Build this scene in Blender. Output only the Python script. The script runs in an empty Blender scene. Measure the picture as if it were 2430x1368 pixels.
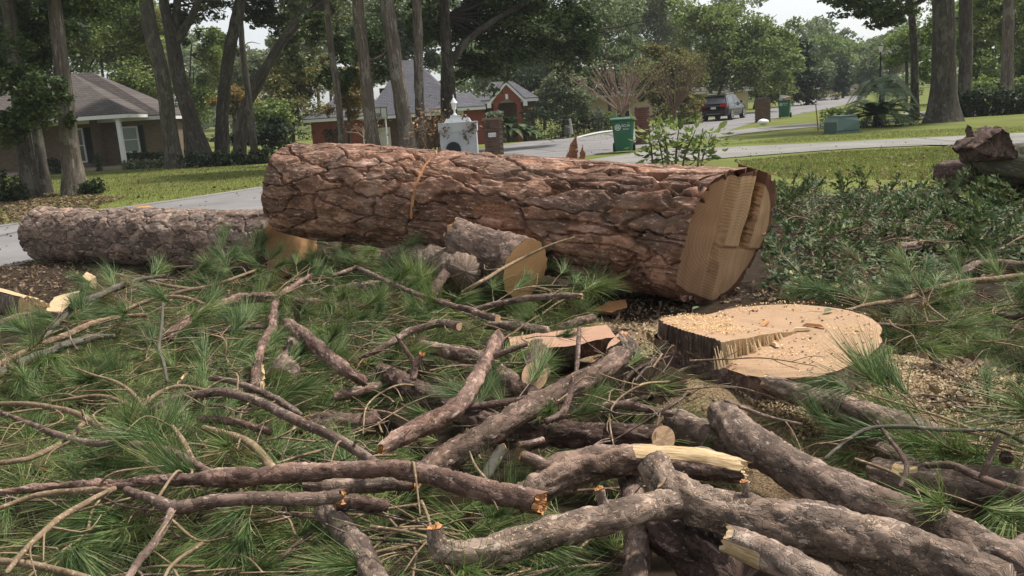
import bpy, math, random
import numpy as np
R = math.radians
SC = bpy.context.scene
COL = SC.collection
rng = np.random.default_rng(7)
random.seed(7)

# ---------------------------------------------------------------- camera
FPX, CX, CY = 2000.0, 1215.0, 684.0
PITCH, ROLL, CAMZ = R(11.8), R(3.7), 1.6
_F = np.array([0, math.cos(PITCH), -math.sin(PITCH)])
_U0 = np.array([0, math.sin(PITCH), math.cos(PITCH)])
_R0 = np.array([1.0, 0, 0])
_R = _R0 * math.cos(ROLL) - _U0 * math.sin(ROLL)
_U = _U0 * math.cos(ROLL) + _R0 * math.sin(ROLL)
CAM = np.array([0.0, 0.0, CAMZ])
from mathutils import Matrix, Vector, Euler
cd = bpy.data.cameras.new('camera')
cd.sensor_width = 36.0
cd.lens = 36.0 * FPX / 2430.0
cd.clip_start = 0.05
cd.clip_end = 3000
camo = bpy.data.objects.new('camera', cd)
COL.objects.link(camo)
camo.matrix_world = Matrix(((_R[0], _U[0], -_F[0], CAM[0]), (_R[1], _U[1], -_F[1], CAM[1]), (_R[2], _U[2], -_F[2], CAM[2]), (0, 0, 0, 1)))
SC.camera = camo

# ---------------------------------------------------------------- sky, sun, exposure
SUN_EL, SUN_AZ = R(60), R(70)        # azimuth measured from +Y towards +X
W = bpy.data.worlds.new('World')
SC.world = W
W.use_nodes = True
wn = W.node_tree
wn.nodes.clear()
sky = wn.nodes.new('ShaderNodeTexSky')
sky.sky_type = 'NISHITA'
sky.sun_disc = False
sky.sun_elevation = SUN_EL
sky.sun_rotation = SUN_AZ
sky.dust_density = 1.5
sky.air_density = 1.0
sky.ozone_density = 1.0
hs = wn.nodes.new('ShaderNodeHueSaturation')
hs.inputs['Saturation'].default_value = 0.22
bg = wn.nodes.new('ShaderNodeBackground')
bg.inputs['Strength'].default_value = 0.14
wo = wn.nodes.new('ShaderNodeOutputWorld')
wn.links.new(sky.outputs[0], hs.inputs['Color'])
wn.links.new(hs.outputs[0], bg.inputs['Color'])
wn.links.new(bg.outputs[0], wo.inputs['Surface'])
sl = bpy.data.lights.new('sun', 'SUN')
sl.energy = 3.9
sl.angle = R(6)
sl.color = (1.0, 0.95, 0.88)
so = bpy.data.objects.new('sun', sl)
COL.objects.link(so)
_sd = Vector((math.cos(SUN_EL) * math.sin(SUN_AZ), math.cos(SUN_EL) * math.cos(SUN_AZ), math.sin(SUN_EL)))
so.rotation_euler = _sd.to_track_quat('Z', 'Y').to_euler()
SC.view_settings.view_transform = 'Standard'
SC.view_settings.look = 'None'
SC.view_settings.exposure = 0.40
SC.view_settings.gamma = 1.0
SC.view_settings.use_curve_mapping = False
SC.cycles.max_bounces = 6
SC.cycles.diffuse_bounces = 3
SC.cycles.glossy_bounces = 2
SC.cycles.transmission_bounces = 3
SC.cycles.transparent_max_bounces = 6
SC.cycles.use_denoising = True

# ---------------------------------------------------------------- pixel -> place
def ray(x, y):
    return _F + ((x - CX) / FPX) * _R - ((y - CY) / FPX) * _U

def P(x, y, z=0.0):
    """the point of height z seen at photo pixel x, y"""
    d = ray(x, y)
    return CAM + d * ((z - CAMZ) / d[2])

def at(x, y, Y):
    """the point at distance Y seen at photo pixel x, y"""
    d = ray(x, y)
    return CAM + d * (Y / d[1])

def proj(p):
    """photo pixel of a point"""
    q = np.asarray(p, float) - CAM; d = q @ _F
    return CX + FPX * (q @ _R) / d, CY - FPX * (q @ _U) / d

def depth(p):
    return float(np.dot(np.asarray(p) - CAM, _F))

def sst(a, b, x):
    t = np.clip((np.asarray(x, float) - a) / (b - a), 0, 1)
    return t * t * (3 - 2 * t)

def gz(x, y):
    """height of the land"""
    x = np.asarray(x, float); y = np.asarray(y, float)
    dip = -0.9 * sst(45, 55, y) * sst(7, 1, x) * sst(-19, -13, x)
    rise = 0.011 * np.clip(y - 60, 0, 70) * sst(2, 14, x) + 2.6 * sst(125, 230, y)
    far = 6.0 * sst(220, 500, y)
    return dip + rise + far

# ---------------------------------------------------------------- noise
def _hash(ix, iy, iz, seed):
    n = (ix.astype(np.uint32) * np.uint32(374761393) + iy.astype(np.uint32) * np.uint32(668265263)
         + iz.astype(np.uint32) * np.uint32(2246822519) + np.uint32((seed * 3266489917) & 0xffffffff))
    n = (n ^ (n >> np.uint32(13))) * np.uint32(1274126177)
    n = n ^ (n >> np.uint32(16))
    n = n * np.uint32(2654435761)
    n = n ^ (n >> np.uint32(15))
    return n.astype(np.float64) / 4294967295.0

def vnoise(p, seed=0):
    p = np.asarray(p, float)
    i = np.floor(p).astype(np.int64)
    f = p - i
    f = f * f * (3 - 2 * f)
    out = 0
    for dx in (0, 1):
        for dy in (0, 1):
            for dz in (0, 1):
                w = (f[..., 0] if dx else 1 - f[..., 0]) * (f[..., 1] if dy else 1 - f[..., 1]) * (f[..., 2] if dz else 1 - f[..., 2])
                out = out + w * _hash(i[..., 0] + dx, i[..., 1] + dy, i[..., 2] + dz, seed)
    return out * 2 - 1

def fbm(p, octv=3, seed=0):
    p = np.asarray(p, float)
    a, s, t = 1.0, 0.0, 0.0
    for k in range(octv):
        s = s + a * vnoise(p * (2.03 ** k) + 17.3 * k, seed + k)
        t += a
        a *= 0.5
    return s / t

def cells(U, V, nu, seed=0, jit=0.42):
    """Voronoi cells, U periodic with nu cells: id, distance to the border, random value of the cell"""
    iu = np.floor(U).astype(np.int64); iv = np.floor(V).astype(np.int64)
    best = np.full(U.shape, 9e9); sec = np.full(U.shape, 9e9)
    bu = np.zeros(U.shape); bv = np.zeros(U.shape); su = np.zeros(U.shape); sv = np.zeros(U.shape)
    bid = np.zeros(U.shape, np.int64)
    for du in (-2, -1, 0, 1, 2):
        for dv in (-1, 0, 1):
            cu = iu + du; cv = iv + dv
            cm = np.mod(cu, nu)
            z0 = np.zeros_like(cm)
            pu = cu + 0.5 + jit * 2 * (_hash(cm, cv, z0, seed) - 0.5) + 0.5 * (np.mod(cv, 2) - 0.5)
            pv = cv + 0.5 + jit * 2 * (_hash(cm, cv, z0 + 1, seed) - 0.5)
            d = (U - pu) ** 2 + (V - pv) ** 2
            m = d < best
            m2 = (~m) & (d < sec)
            sec = np.where(m, best, np.where(m2, d, sec))
            su = np.where(m, bu, np.where(m2, pu, su)); sv = np.where(m, bv, np.where(m2, pv, sv))
            best = np.where(m, d, best); bu = np.where(m, pu, bu); bv = np.where(m, pv, bv)
            bid = np.where(m, cm * 4096 + cv + 1024, bid)
    sep = np.sqrt((su - bu) ** 2 + (sv - bv) ** 2) + 1e-6
    edge = (sec - best) / (2 * sep)
    rnd = _hash(bid, bid * 0 + 3, bid * 0, seed + 9)
    return bid, edge, rnd

# ---------------------------------------------------------------- meshes and objects
def mesh(name, V, F, attrs=None, smooth=True):
    V = np.ascontiguousarray(np.asarray(V, np.float32).reshape(-1, 3))
    me = bpy.data.meshes.new(name)
    if isinstance(F, np.ndarray):
        k = F.shape[1]; n = F.shape[0]
        me.vertices.add(len(V)); me.vertices.foreach_set('co', V.ravel())
        me.loops.add(n * k); me.loops.foreach_set('vertex_index', np.ascontiguousarray(F.astype(np.int32)).ravel())
        me.polygons.add(n); me.polygons.foreach_set('loop_start', np.arange(0, n * k, k, dtype=np.int32))
        me.update(calc_edges=True)
        me.validate()
    else:
        me.from_pydata(V.tolist(), [], [list(map(int, f)) for f in F])
        me.update()
    if attrs:
        for nm, a in attrs.items():
            a = np.asarray(a, np.float32)
            t = 'FLOAT_VECTOR' if a.ndim == 2 else 'FLOAT'
            at_ = me.attributes.new(nm, t, 'POINT')
            at_.data.foreach_set('vector' if a.ndim == 2 else 'value', a.ravel())
    if smooth:
        me.polygons.foreach_set('use_smooth', np.ones(len(me.polygons), bool))
    return me

def obj(name, me, mat=None, parent=None, loc=None, rot=None, scale=None):
    o = bpy.data.objects.new(name, me)
    COL.objects.link(o)
    if mat is not None and me is not None and not me.materials:
        me.materials.append(M[mat] if isinstance(mat, str) else mat)
    if parent is not None:
        o.parent = parent
    if loc is not None: o.location = [float(v) for v in loc]
    if rot is not None: o.rotation_euler = [float(v) for v in rot]
    if scale is not None: o.scale = (scale,) * 3 if np.isscalar(scale) else [float(v) for v in scale]
    return o

def tag(o, label=None, cat=None, group=None, kind=None):
    if label: o['label'] = label
    if cat: o['category'] = cat
    if group: o['group'] = group
    if kind: o['kind'] = kind
    return o

def thing(name, label, cat, loc=(0, 0, 0), rz=0.0, group=None):
    o = bpy.data.objects.new(name, None)
    COL.objects.link(o)
    o.empty_display_size = 0.1
    o.location = [float(v) for v in loc]
    o.rotation_euler = (0, 0, rz)
    return tag(o, label, cat, group)

def move_in(me_V, root_loc):
    return np.asarray(me_V, float) - np.asarray(root_loc, float)

def copy_tree(o, parent=None):
    c = o.copy(); COL.objects.link(c)
    if parent is not None:
        c.parent = parent
    for ch in o.children:
        copy_tree(ch, c)
    return c

class MB:
    """collects boxes, prisms, tubes into one mesh"""
    def __init__(s): s.V = []; s.F = []; s.n = 0
    def add(s, V, F):
        V = np.asarray(V, float).reshape(-1, 3)
        s.V.append(V)
        s.F += [[int(i) + s.n for i in f] for f in F]
        s.n += len(V)
        return s
    def box(s, a, b, tx=0.0, ty=0.0):
        """box from corner a to corner b; tx, ty pull the top corners in"""
        (x0, y0, z0), (x1, y1, z1) = a, b
        V = [(x0, y0, z0), (x1, y0, z0), (x1, y1, z0), (x0, y1, z0), (x0 + tx, y0 + ty, z1), (x1 - tx, y0 + ty, z1), (x1 - tx, y1 - ty, z1), (x0 + tx, y1 - ty, z1)]
        return s.add(V, [(3, 2, 1, 0), (4, 5, 6, 7), (0, 1, 5, 4), (1, 2, 6, 5), (2, 3, 7, 6), (3, 0, 4, 7)])
    def poly(s, pts, th=None):
        """flat polygon, or a slab when th (a vector) is given"""
        pts = np.asarray(pts, float); n = len(pts)
        if th is None: return s.add(pts, [list(range(n))])
        q = pts + np.asarray(th, float)
        return s.add(np.vstack([pts, q]), [list(range(n))[::-1], list(range(n, 2 * n))] + [[i, (i + 1) % n, n + (i + 1) % n, n + i] for i in range(n)])
    def cyl(s, a, b, r0, r1=None, n=12):
        a = np.asarray(a, float); b = np.asarray(b, float); r1 = r0 if r1 is None else r1
        t = b - a; t /= np.linalg.norm(t) + 1e-9
        u = np.cross(t, [0, 0, 1.0]) if abs(t[2]) < .9 else np.cross(t, [1.0, 0, 0]); u /= np.linalg.norm(u); w = np.cross(t, u)
        th = np.arange(n) * 2 * math.pi / n
        ring = np.cos(th)[:, None] * u + np.sin(th)[:, None] * w
        return s.add(np.vstack([a + ring * r0, b + ring * r1]), [[i, (i + 1) % n, n + (i + 1) % n, n + i] for i in range(n)] + [list(range(n))[::-1], list(range(n, 2 * n))])
    def lathe(s, c, prof, n=14):
        """profile of (radius, height) turned about the vertical through c"""
        c = np.asarray(c, float); th = np.arange(n) * 2 * math.pi / n
        V = np.vstack([np.stack([c[0] + r * np.cos(th), c[1] + r * np.sin(th), np.full(n, c[2] + z)], 1) for r, z in prof])
        F = [[k * n + i, k * n + (i + 1) % n, (k + 1) * n + (i + 1) % n, (k + 1) * n + i] for k in range(len(prof) - 1) for i in range(n)]
        F += [list(range(n))[::-1], list(range((len(prof) - 1) * n, len(prof) * n))]
        return s.add(V, F)
    def build(s, name, mat, parent=None, smooth=False, origin=None):
        V = np.vstack(s.V)
        if origin is not None: V = V - np.asarray(origin, float)
        return obj(name, mesh(name, V, s.F, smooth=smooth), mat, parent)

def spath(pts, step):
    """smooth path through pts, resampled at step; further columns (radius) go along"""
    p = np.asarray(pts, float)
    if len(p) == 2:
        d = p
    else:
        e = np.vstack([2 * p[0] - p[1], p, 2 * p[-1] - p[-2]])
        t = np.linspace(0, 1, 24, endpoint=False)[:, None]
        out = []
        for i in range(1, len(e) - 2):
            a, b, c, d_ = e[i - 1], e[i], e[i + 1], e[i + 2]
            out.append(0.5 * (2 * b + (c - a) * t + (2 * a - 5 * b + 4 * c - d_) * t ** 2 + (3 * b - a - 3 * c + d_) * t ** 3))
        out.append(p[-1:])
        d = np.vstack(out)
    s = np.concatenate([[0], np.cumsum(np.linalg.norm(np.diff(d[:, :3], axis=0), axis=1))])
    n = max(3, int(s[-1] / step) + 1)
    q = np.linspace(0, s[-1], n)
    return np.stack([np.interp(q, s, d[:, k]) for k in range(p.shape[1])], 1), q

def frames(path):
    T = np.gradient(path, axis=0)
    T /= np.linalg.norm(T, axis=1)[:, None] + 1e-12
    a = np.array([0, 0, 1.0]) if abs(T[0][2]) < .9 else np.array([1.0, 0, 0])
    n = a - T[0] * np.dot(a, T[0]); n /= np.linalg.norm(n)
    Ns = [n]
    for t in T[1:]:
        n = Ns[-1] - t * np.dot(Ns[-1], t); n /= np.linalg.norm(n) + 1e-12
        Ns.append(n)
    Nn = np.array(Ns)
    return T, Nn, np.cross(T, Nn)

def gridF(n, m, wrap=True):
    i = np.arange(n - 1)[:, None]; j = np.arange(m if wrap else m - 1)[None, :]
    a = i * m + j; b = i * m + (j + 1) % m
    return np.stack([a, b, b + m, a + m], -1).reshape(-1, 4)

def thin_tube(pts, r0, r1, n=5, step=0.05):
    """light tube for stems and twigs: vertices and quads"""
    q, s = spath(pts, step)
    T, Nn, B = frames(q[:, :3])
    th = np.arange(n) * 2 * math.pi / n
    r = np.linspace(r0, r1, len(q))[:, None, None]
    V = q[:, None, :3] + r * (np.cos(th)[None, :, None] * Nn[:, None] + np.sin(th)[None, :, None] * B[:, None])
    return V.reshape(-1, 3), gridF(len(q), n)

# ---------------------------------------------------------------- materials
M = {}
class NT:
    def __init__(s, name):
        s.m = bpy.data.materials.new(name); s.m.use_nodes = True
        s.t = s.m.node_tree; s.t.nodes.clear()
        s.out = s.t.nodes.new('ShaderNodeOutputMaterial')
        M[name] = s.m
    def n(s, kind, **kw):
        nd = s.t.nodes.new('ShaderNode' + kind)
        for k, v in kw.items():
            if hasattr(nd, k) and not k[0].isupper(): setattr(nd, k, v)
            else: nd.inputs[k.replace('_', ' ')].default_value = v
        return nd
    def l(s, a, b):
        s.t.links.new(a, b)
    def coord(s, attr=None, scale=(1, 1, 1)):
        if attr:
            a = s.n('Attribute', attribute_name=attr); src = a.outputs['Vector']
        else:
            a = s.n('TexCoord'); src = a.outputs['Object']
        mp = s.n('Mapping'); mp.inputs['Scale'].default_value = scale
        s.l(src, mp.inputs['Vector'])
        return mp.outputs[0]
    def noise(s, vec, scale, detail=4, rough=0.6, dist=0.0):
        nd = s.n('TexNoise', Scale=scale, Detail=detail, Roughness=rough, Distortion=dist)
        s.l(vec, nd.inputs['Vector'])
        return nd.outputs['Fac']
    def ramp(s, fac, stops):
        r = s.n('ValToRGB')
        e = r.color_ramp.elements
        e[0].position, e[0].color = stops[0][0], (*stops[0][1], 1)
        e[1].position, e[1].color = stops[-1][0], (*stops[-1][1], 1)
        for p, c in stops[1:-1]:
            x = e.new(p); x.color = (*c, 1)
        s.l(fac, r.inputs['Fac'])
        return r.outputs['Color']
    def mix(s, fac, a, b, mode='MIX'):
        nd = s.n('Mix', data_type='RGBA', blend_type=mode)
        for v, i in ((fac, 0), (a, 6), (b, 7)):
            if hasattr(v, 'is_linked') or hasattr(v, 'links'): s.l(v, nd.inputs[i])
            else: nd.inputs[i].default_value = v if np.isscalar(v) else (*v, 1)
        return nd.outputs[2]
    def math(s, op, a, b=0.0):
        nd = s.n('Math', operation=op)
        for v, i in ((a, 0), (b, 1)):
            if hasattr(v, 'links'): s.l(v, nd.inputs[i])
            else: nd.inputs[i].default_value = v
        return nd.outputs[0]
    def bump(s, h, strength=0.5, distance=0.01):
        b = s.n('Bump', Strength=strength, Distance=distance)
        s.l(h, b.inputs['Height'])
        return b.outputs['Normal']
    def bsdf(s, color, rough=0.8, normal=None, spec=0.3, transl=0.0, **kw):
        b = s.n('BsdfPrincipled')
        for v, i in ((color, 'Base Color'), (rough, 'Roughness')):
            if hasattr(v, 'links'): s.l(v, b.inputs[i])
            else: b.inputs[i].default_value = v if np.isscalar(v) else (*v, 1)
        b.inputs['Specular IOR Level'].default_value = spec
        for k, v in kw.items(): b.inputs[k.replace('_', ' ')].default_value = v
        if normal is not None: s.l(normal, b.inputs['Normal'])
        if transl > 0:
            t = s.n('BsdfTranslucent')
            if hasattr(color, 'links'): s.l(color, t.inputs['Color'])
            else: t.inputs['Color'].default_value = (*color, 1)
            x = s.n('MixShader'); x.inputs[0].default_value = transl
            s.l(b.outputs[0], x.inputs[1]); s.l(t.outputs[0], x.inputs[2])
            s.l(x.outputs[0], s.out.inputs[0])
        else:
            s.l(b.outputs[0], s.out.inputs[0])
        return s.m

def plain(name, col, rough=0.6, spec=0.3, var=0.12, scale=6.0, **kw):
    t = NT(name); c = t.coord()
    f = t.noise(c, scale, 3)
    k = t.mix(f, tuple(v * (1 - var) for v in col), tuple(min(1, v * (1 + var)) for v in col))
    t.bsdf(k, rough, spec=spec, **kw)

def bark(name, c_dark, c_mid, c_light, sawdust=0.0, grain=(1, 1, .3), fine=60.0, moss=0.0, flake=0.0, lichen=0.0):
    """bark: plates of their own tint (attribute pl), flaky scales, bare wood where the bark is torn off (attribute bare)"""
    t = NT(name)
    c = t.coord('tc', grain)
    pl = t.n('Attribute', attribute_name='pl').outputs['Fac']
    n1 = t.noise(c, 9, 5, .65, .3)
    n2 = t.noise(c, fine, 5, .72)
    k = t.ramp(n1, [(.25, c_dark), (.5, c_mid), (.78, c_light)])
    tint = t.ramp(pl, [(0, (.70, .69, .70)), (.5, (1, 1, 1)), (1, (1.30, 1.24, 1.20))])
    k = t.mix(1.0, k, tint, 'MULTIPLY')
    k = t.mix(1.0, k, t.ramp(t.n('ObjectInfo').outputs['Random'], [(0, (.86, .84, .82)), (.5, (1, 1, 1)), (1, (1.12, 1.10, 1.06))]), 'MULTIPLY')
    h = t.math('ADD', t.math('MULTIPLY', n2, .5), t.math('MULTIPLY', t.noise(c, 25, 4, .7), 1.0))
    if flake:
        wv = t.noise(t.coord('tc'), flake * .8, 2)
        vc = t.n('Mapping'); vc.inputs['Scale'].default_value = (1, 1, .55)
        mx = t.n('Mix', data_type='VECTOR'); mx.inputs[0].default_value = .09
        t.l(t.coord('tc'), mx.inputs[4]); nn = t.n('TexNoise', Scale=flake); t.l(t.coord('tc'), nn.inputs['Vector']); t.l(nn.outputs['Color'], mx.inputs[5])
        t.l(mx.outputs[1], vc.inputs['Vector'])
        vo = t.n('TexVoronoi', Scale=flake); t.l(vc.outputs[0], vo.inputs['Vector'])
        ve = t.n('TexVoronoi', Scale=flake, feature='DISTANCE_TO_EDGE'); t.l(vc.outputs[0], ve.inputs['Vector'])
        sp = t.n('SeparateColor'); t.l(vo.outputs['Color'], sp.inputs[0])
        k = t.mix(1.0, k, t.ramp(sp.outputs[0], [(0, (.65, .62, .62)), (.5, (.95, .93, .93)), (.8, (1.15, 1.10, 1.08)), (1, (1.55, 1.52, 1.52))]), 'MULTIPLY')
        h = t.math('ADD', h, t.math('ADD', t.math('MULTIPLY', t.math('MINIMUM', ve.outputs['Distance'], .08), 3.5), t.math('MULTIPLY', sp.outputs[1], .7)))
    k = t.mix(t.math('MULTIPLY', t.math('GREATER_THAN', n2, .60), .6), k, tuple(min(1, v * 1.55 + .04) for v in c_light))
    k = t.mix(t.math('MULTIPLY', t.math('LESS_THAN', n2, .39), .65), k, tuple(v * .40 for v in c_dark))
    if moss:
        g = t.noise(t.coord('tc'), 5, 3)
        k = t.mix(t.math('MULTIPLY', t.math('GREATER_THAN', g, .56), moss), k, (.10, .11, .05))
    if lichen:
        g = t.noise(t.coord('tc', (1, 1, .5)), 2.4, 4, .7)
        k = t.mix(t.math('MULTIPLY', t.math('GREATER_THAN', g, .57), lichen), k, (.24, .23, .19))
    if sawdust:
        d = t.noise(t.coord(), 120, 3, .7)
        big = t.noise(t.coord(), 3.0, 2)
        f = t.math('MULTIPLY', t.math('GREATER_THAN', d, .63), t.math('GREATER_THAN', big, 1 - sawdust))
        k = t.mix(f, k, (.62, .47, .28))
    ba = t.n('Attribute', attribute_name='bare').outputs['Fac']
    bn = t.noise(t.coord('tc', (1, 1, .07)), 170, 4)
    bw = t.ramp(bn, [(.3, (.26, .15, .07)), (.5, (.52, .37, .20)), (.72, (.66, .52, .34))])
    bmask = t.math('GREATER_THAN', t.math('ADD', ba, t.math('MULTIPLY', t.math('SUBTRACT', n1, .5), .7)), .5)
    k = t.mix(bmask, k, bw)
    h = t.math('MULTIPLY', h, t.math('SUBTRACT', 1.0, t.math('MULTIPLY', bmask, .85)))
    t.bsdf(k, .88, t.bump(h, 1.0, .006), .18)

bark('bark_log', (.060, .033, .021), (.218, .124, .084), (.440, .305, .240), fine=46, flake=15, lichen=.14)
bark('bark_second', (.070, .052, .040), (.205, .152, .120), (.375, .295, .245), fine=45, flake=18, lichen=.2)
bark('bark_red', (.075, .048, .036), (.178, .118, .093), (.325, .238, .195), flake=30)
bark('bark_brown', (.068, .048, .037), (.165, .118, .093), (.315, .240, .195), flake=30)
bark('bark_gray', (.075, .057, .045), (.172, .131, .105), (.330, .268, .222), flake=30)
bark('bark_dust', (.080, .062, .048), (.182, .138, .108), (.340, .272, .215), sawdust=.55, flake=30)
bark('bark_tan', (.110, .074, .045), (.225, .160, .100), (.370, .280, .185), grain=(1, 1, 1))
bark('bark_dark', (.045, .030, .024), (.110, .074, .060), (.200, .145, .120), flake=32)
bark('bark_trunk', (.050, .041, .032), (.115, .095, .075), (.215, .185, .150), grain=(1, 1, .12), fine=16, lichen=.5)
bark('bark_trunk_dark', (.028, .024, .020), (.060, .051, .042), (.110, .096, .080), grain=(1, 1, .12), fine=16, moss=.3, lichen=.25)
bark('bark_old', (.050, .045, .036), (.100, .092, .072), (.180, .165, .130), moss=.4)

def wood(name, c0, c1, rings=55.0, dirt=.25, rough=.75, speck=True):
    """end grain: growth rings about the pith, saw scratches, resin stains"""
    t = NT(name)
    c = t.coord('tc')
    wv = t.n('TexWave', wave_type='RINGS', rings_direction='Z', Scale=rings, Distortion=1.6, Detail=2.0)
    wv.inputs['Detail Scale'].default_value = 1.4
    t.l(c, wv.inputs['Vector'])
    n1 = t.noise(c, 6, 4)
    k = t.mix(t.math('MULTIPLY', wv.outputs['Fac'], .48), c0, c1)
    k = t.mix(t.math('MULTIPLY', n1, dirt * 2), k, tuple(v * .62 for v in c1))
    if speck:
        n2 = t.noise(c, 130, 3, .7)
        k = t.mix(t.math('MULTIPLY', t.math('GREATER_THAN', n2, .60), .5), k, tuple(min(1, v * 1.25) for v in c0))
        k = t.mix(t.math('MULTIPLY', t.math('LESS_THAN', n2, .36), .5), k, tuple(v * .6 for v in c1))
    h = t.noise(t.coord('tc', (1, .12, 1)), 90, 3)
    t.bsdf(k, rough, t.bump(h, .5, .003), .2)

wood('wood_cut', (.62, .43, .27), (.50, .30, .165))
wood('wood_stump', (.50, .335, .205), (.37, .225, .125), rings=9, dirt=.42)
wood('wood_pale', (.66, .50, .31), (.52, .35, .18), rings=40, dirt=.3)
wood('wood_orange', (.58, .30, .13), (.42, .19, .08), rings=40)
wood('wood_fresh', (.66, .40, .20), (.52, .27, .11), rings=26, dirt=.25)
wood('wood_pink', (.48, .295, .20), (.37, .205, .13), rings=18, dirt=.25)
wood('wood_dull', (.36, .26, .15), (.25, .17, .09), rings=40)

t = NT('wood_butt'); c = t.coord('tc')
ln = t.n('VectorMath', operation='LENGTH'); t.l(t.coord('tc', (1, 1, 0)), ln.inputs[0]); rad_ = ln.outputs['Value']
wv = t.n('TexWave', wave_type='RINGS', rings_direction='Z', Scale=13, Distortion=1.2, Detail=3.0); t.l(c, wv.inputs['Vector'])
k = t.mix(t.math('MULTIPLY', wv.outputs['Fac'], .75), (.62, .41, .245), (.45, .265, .135))
st = t.noise(t.coord('tc', (26, 1.6, 1)), 1.0, 4, .6)
k = t.mix(1.0, k, t.ramp(st, [(.28, (.78, .74, .70)), (.5, (1, 1, 1)), (.72, (1.12, 1.12, 1.1))]), 'MULTIPLY')
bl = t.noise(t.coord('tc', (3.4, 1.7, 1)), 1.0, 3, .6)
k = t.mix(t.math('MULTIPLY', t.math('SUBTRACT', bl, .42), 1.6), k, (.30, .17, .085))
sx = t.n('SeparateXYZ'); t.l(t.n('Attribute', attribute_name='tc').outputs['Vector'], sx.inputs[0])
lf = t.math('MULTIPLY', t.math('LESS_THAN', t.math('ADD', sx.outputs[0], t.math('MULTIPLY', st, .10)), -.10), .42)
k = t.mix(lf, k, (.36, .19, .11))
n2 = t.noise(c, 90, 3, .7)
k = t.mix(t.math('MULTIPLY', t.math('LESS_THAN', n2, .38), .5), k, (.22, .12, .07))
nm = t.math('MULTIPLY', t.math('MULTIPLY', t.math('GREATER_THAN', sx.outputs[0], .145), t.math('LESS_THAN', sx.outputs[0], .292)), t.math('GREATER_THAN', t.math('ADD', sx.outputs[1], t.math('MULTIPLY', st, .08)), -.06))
k = t.mix(nm, k, t.ramp(t.noise(t.coord('tc', (5, 60, 1)), 1.0, 4), [(.3, (.13, .062, .025)), (.5, (.30, .165, .065)), (.75, (.50, .33, .16))]))  # notch: orange torn resinous wood, painted darker to stand in for the recess shade
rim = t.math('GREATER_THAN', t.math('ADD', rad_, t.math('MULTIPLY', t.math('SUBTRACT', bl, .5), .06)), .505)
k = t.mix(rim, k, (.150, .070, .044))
t.bsdf(k, .75, t.bump(t.math('ADD', st, t.math('MULTIPLY', n2, .3)), .6, .006), .2)

def needle(name, cols, rough=.5):
    t = NT(name)
    g = t.n('NewGeometry').outputs['Random Per Island']
    k = t.ramp(g, cols)
    oi = t.n('ObjectInfo').outputs['Random']
    k = t.mix(1.0, k, t.ramp(oi, [(0, (.72, .78, .75)), (.5, (1, 1, 1)), (1, (1.28, 1.18, .95))]), 'MULTIPLY')
    t.bsdf(k, rough, spec=.35, transl=.22)
needle('needles', [(0, (.050, .104, .030)), (.45, (.112, .188, .058)), (.78, (.200, .270, .105)), (.93, (.31, .34, .17)), (1, (.36, .27, .13))])
needle('needles_old', [(0, (.075, .085, .035)), (.5, (.14, .13, .055)), (1, (.27, .19, .09))])
needle('shrub_leaf', [(0, (.030, .058, .020)), (.40, (.062, .108, .036)), (.75, (.120, .175, .062)), (.90, (.22, .25, .11)), (1, (.30, .22, .12))], .6)
needle('dry_leaf', [(0, (.075, .045, .026)), (.5, (.16, .10, .058)), (1, (.33, .23, .14))], .7)
needle('pale_leaf', [(0, (.26, .28, .15)), (.5, (.36, .34, .19)), (1, (.46, .40, .25))], .5)
needle('chips', [(0, (.42, .28, .16)), (.5, (.64, .47, .29)), (1, (.82, .67, .46))], .8)
needle('bark_crumb', [(0, (.05, .03, .02)), (.5, (.12, .075, .05)), (1, (.24, .15, .10))], .85)

def foliage(name, dark, mid, light, transl=.3):
    t = NT(name)
    g = t.n('NewGeometry').outputs['Random Per Island']
    k = t.ramp(g, [(0, dark), (.55, mid), (1, light)])
    n = t.noise(t.coord(), .45, 2)
    k = t.mix(1.0, k, t.ramp(n, [(.3, (.75, .80, .80)), (.7, (1.25, 1.18, 1.05))]), 'MULTIPLY')
    t.bsdf(k, .55, spec=.25, transl=transl)
foliage('fol_dark', (0.034, 0.061, 0.023), (0.071, 0.109, 0.038), (0.135, 0.174, 0.064))
foliage('fol_mid', (0.096, 0.144, 0.046), (0.192, 0.257, 0.079), (0.328, 0.384, 0.130))
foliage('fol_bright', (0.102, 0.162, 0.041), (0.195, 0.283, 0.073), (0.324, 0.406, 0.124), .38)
foliage('fol_gray', (0.118, 0.148, 0.081), (0.202, 0.237, 0.129), (0.330, 0.359, 0.213))
foliage('fol_olive', (0.108, 0.113, 0.038), (0.194, 0.187, 0.064), (0.316, 0.287, 0.115))
foliage('fol_gold', (0.149, 0.109, 0.034), (0.253, 0.184, 0.060), (0.380, 0.287, 0.109))
foliage('fol_pine', (0.086, 0.130, 0.064), (0.166, 0.220, 0.104), (0.274, 0.325, 0.157))
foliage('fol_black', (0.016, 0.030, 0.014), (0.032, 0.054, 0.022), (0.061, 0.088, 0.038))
foliage('fol_silver', (.14, .17, .13), (.22, .26, .20), (.34, .38, .30))
foliage('fol_sago', (0.033, 0.062, 0.023), (0.065, 0.111, 0.039), (0.137, 0.189, 0.078))
foliage('fol_palm', (.10, .15, .09), (.18, .24, .15), (.30, .36, .24))
foliage('grass', (0.106, 0.138, 0.030), (0.175, 0.206, 0.050), (0.275, 0.288, 0.094), .3)

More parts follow.
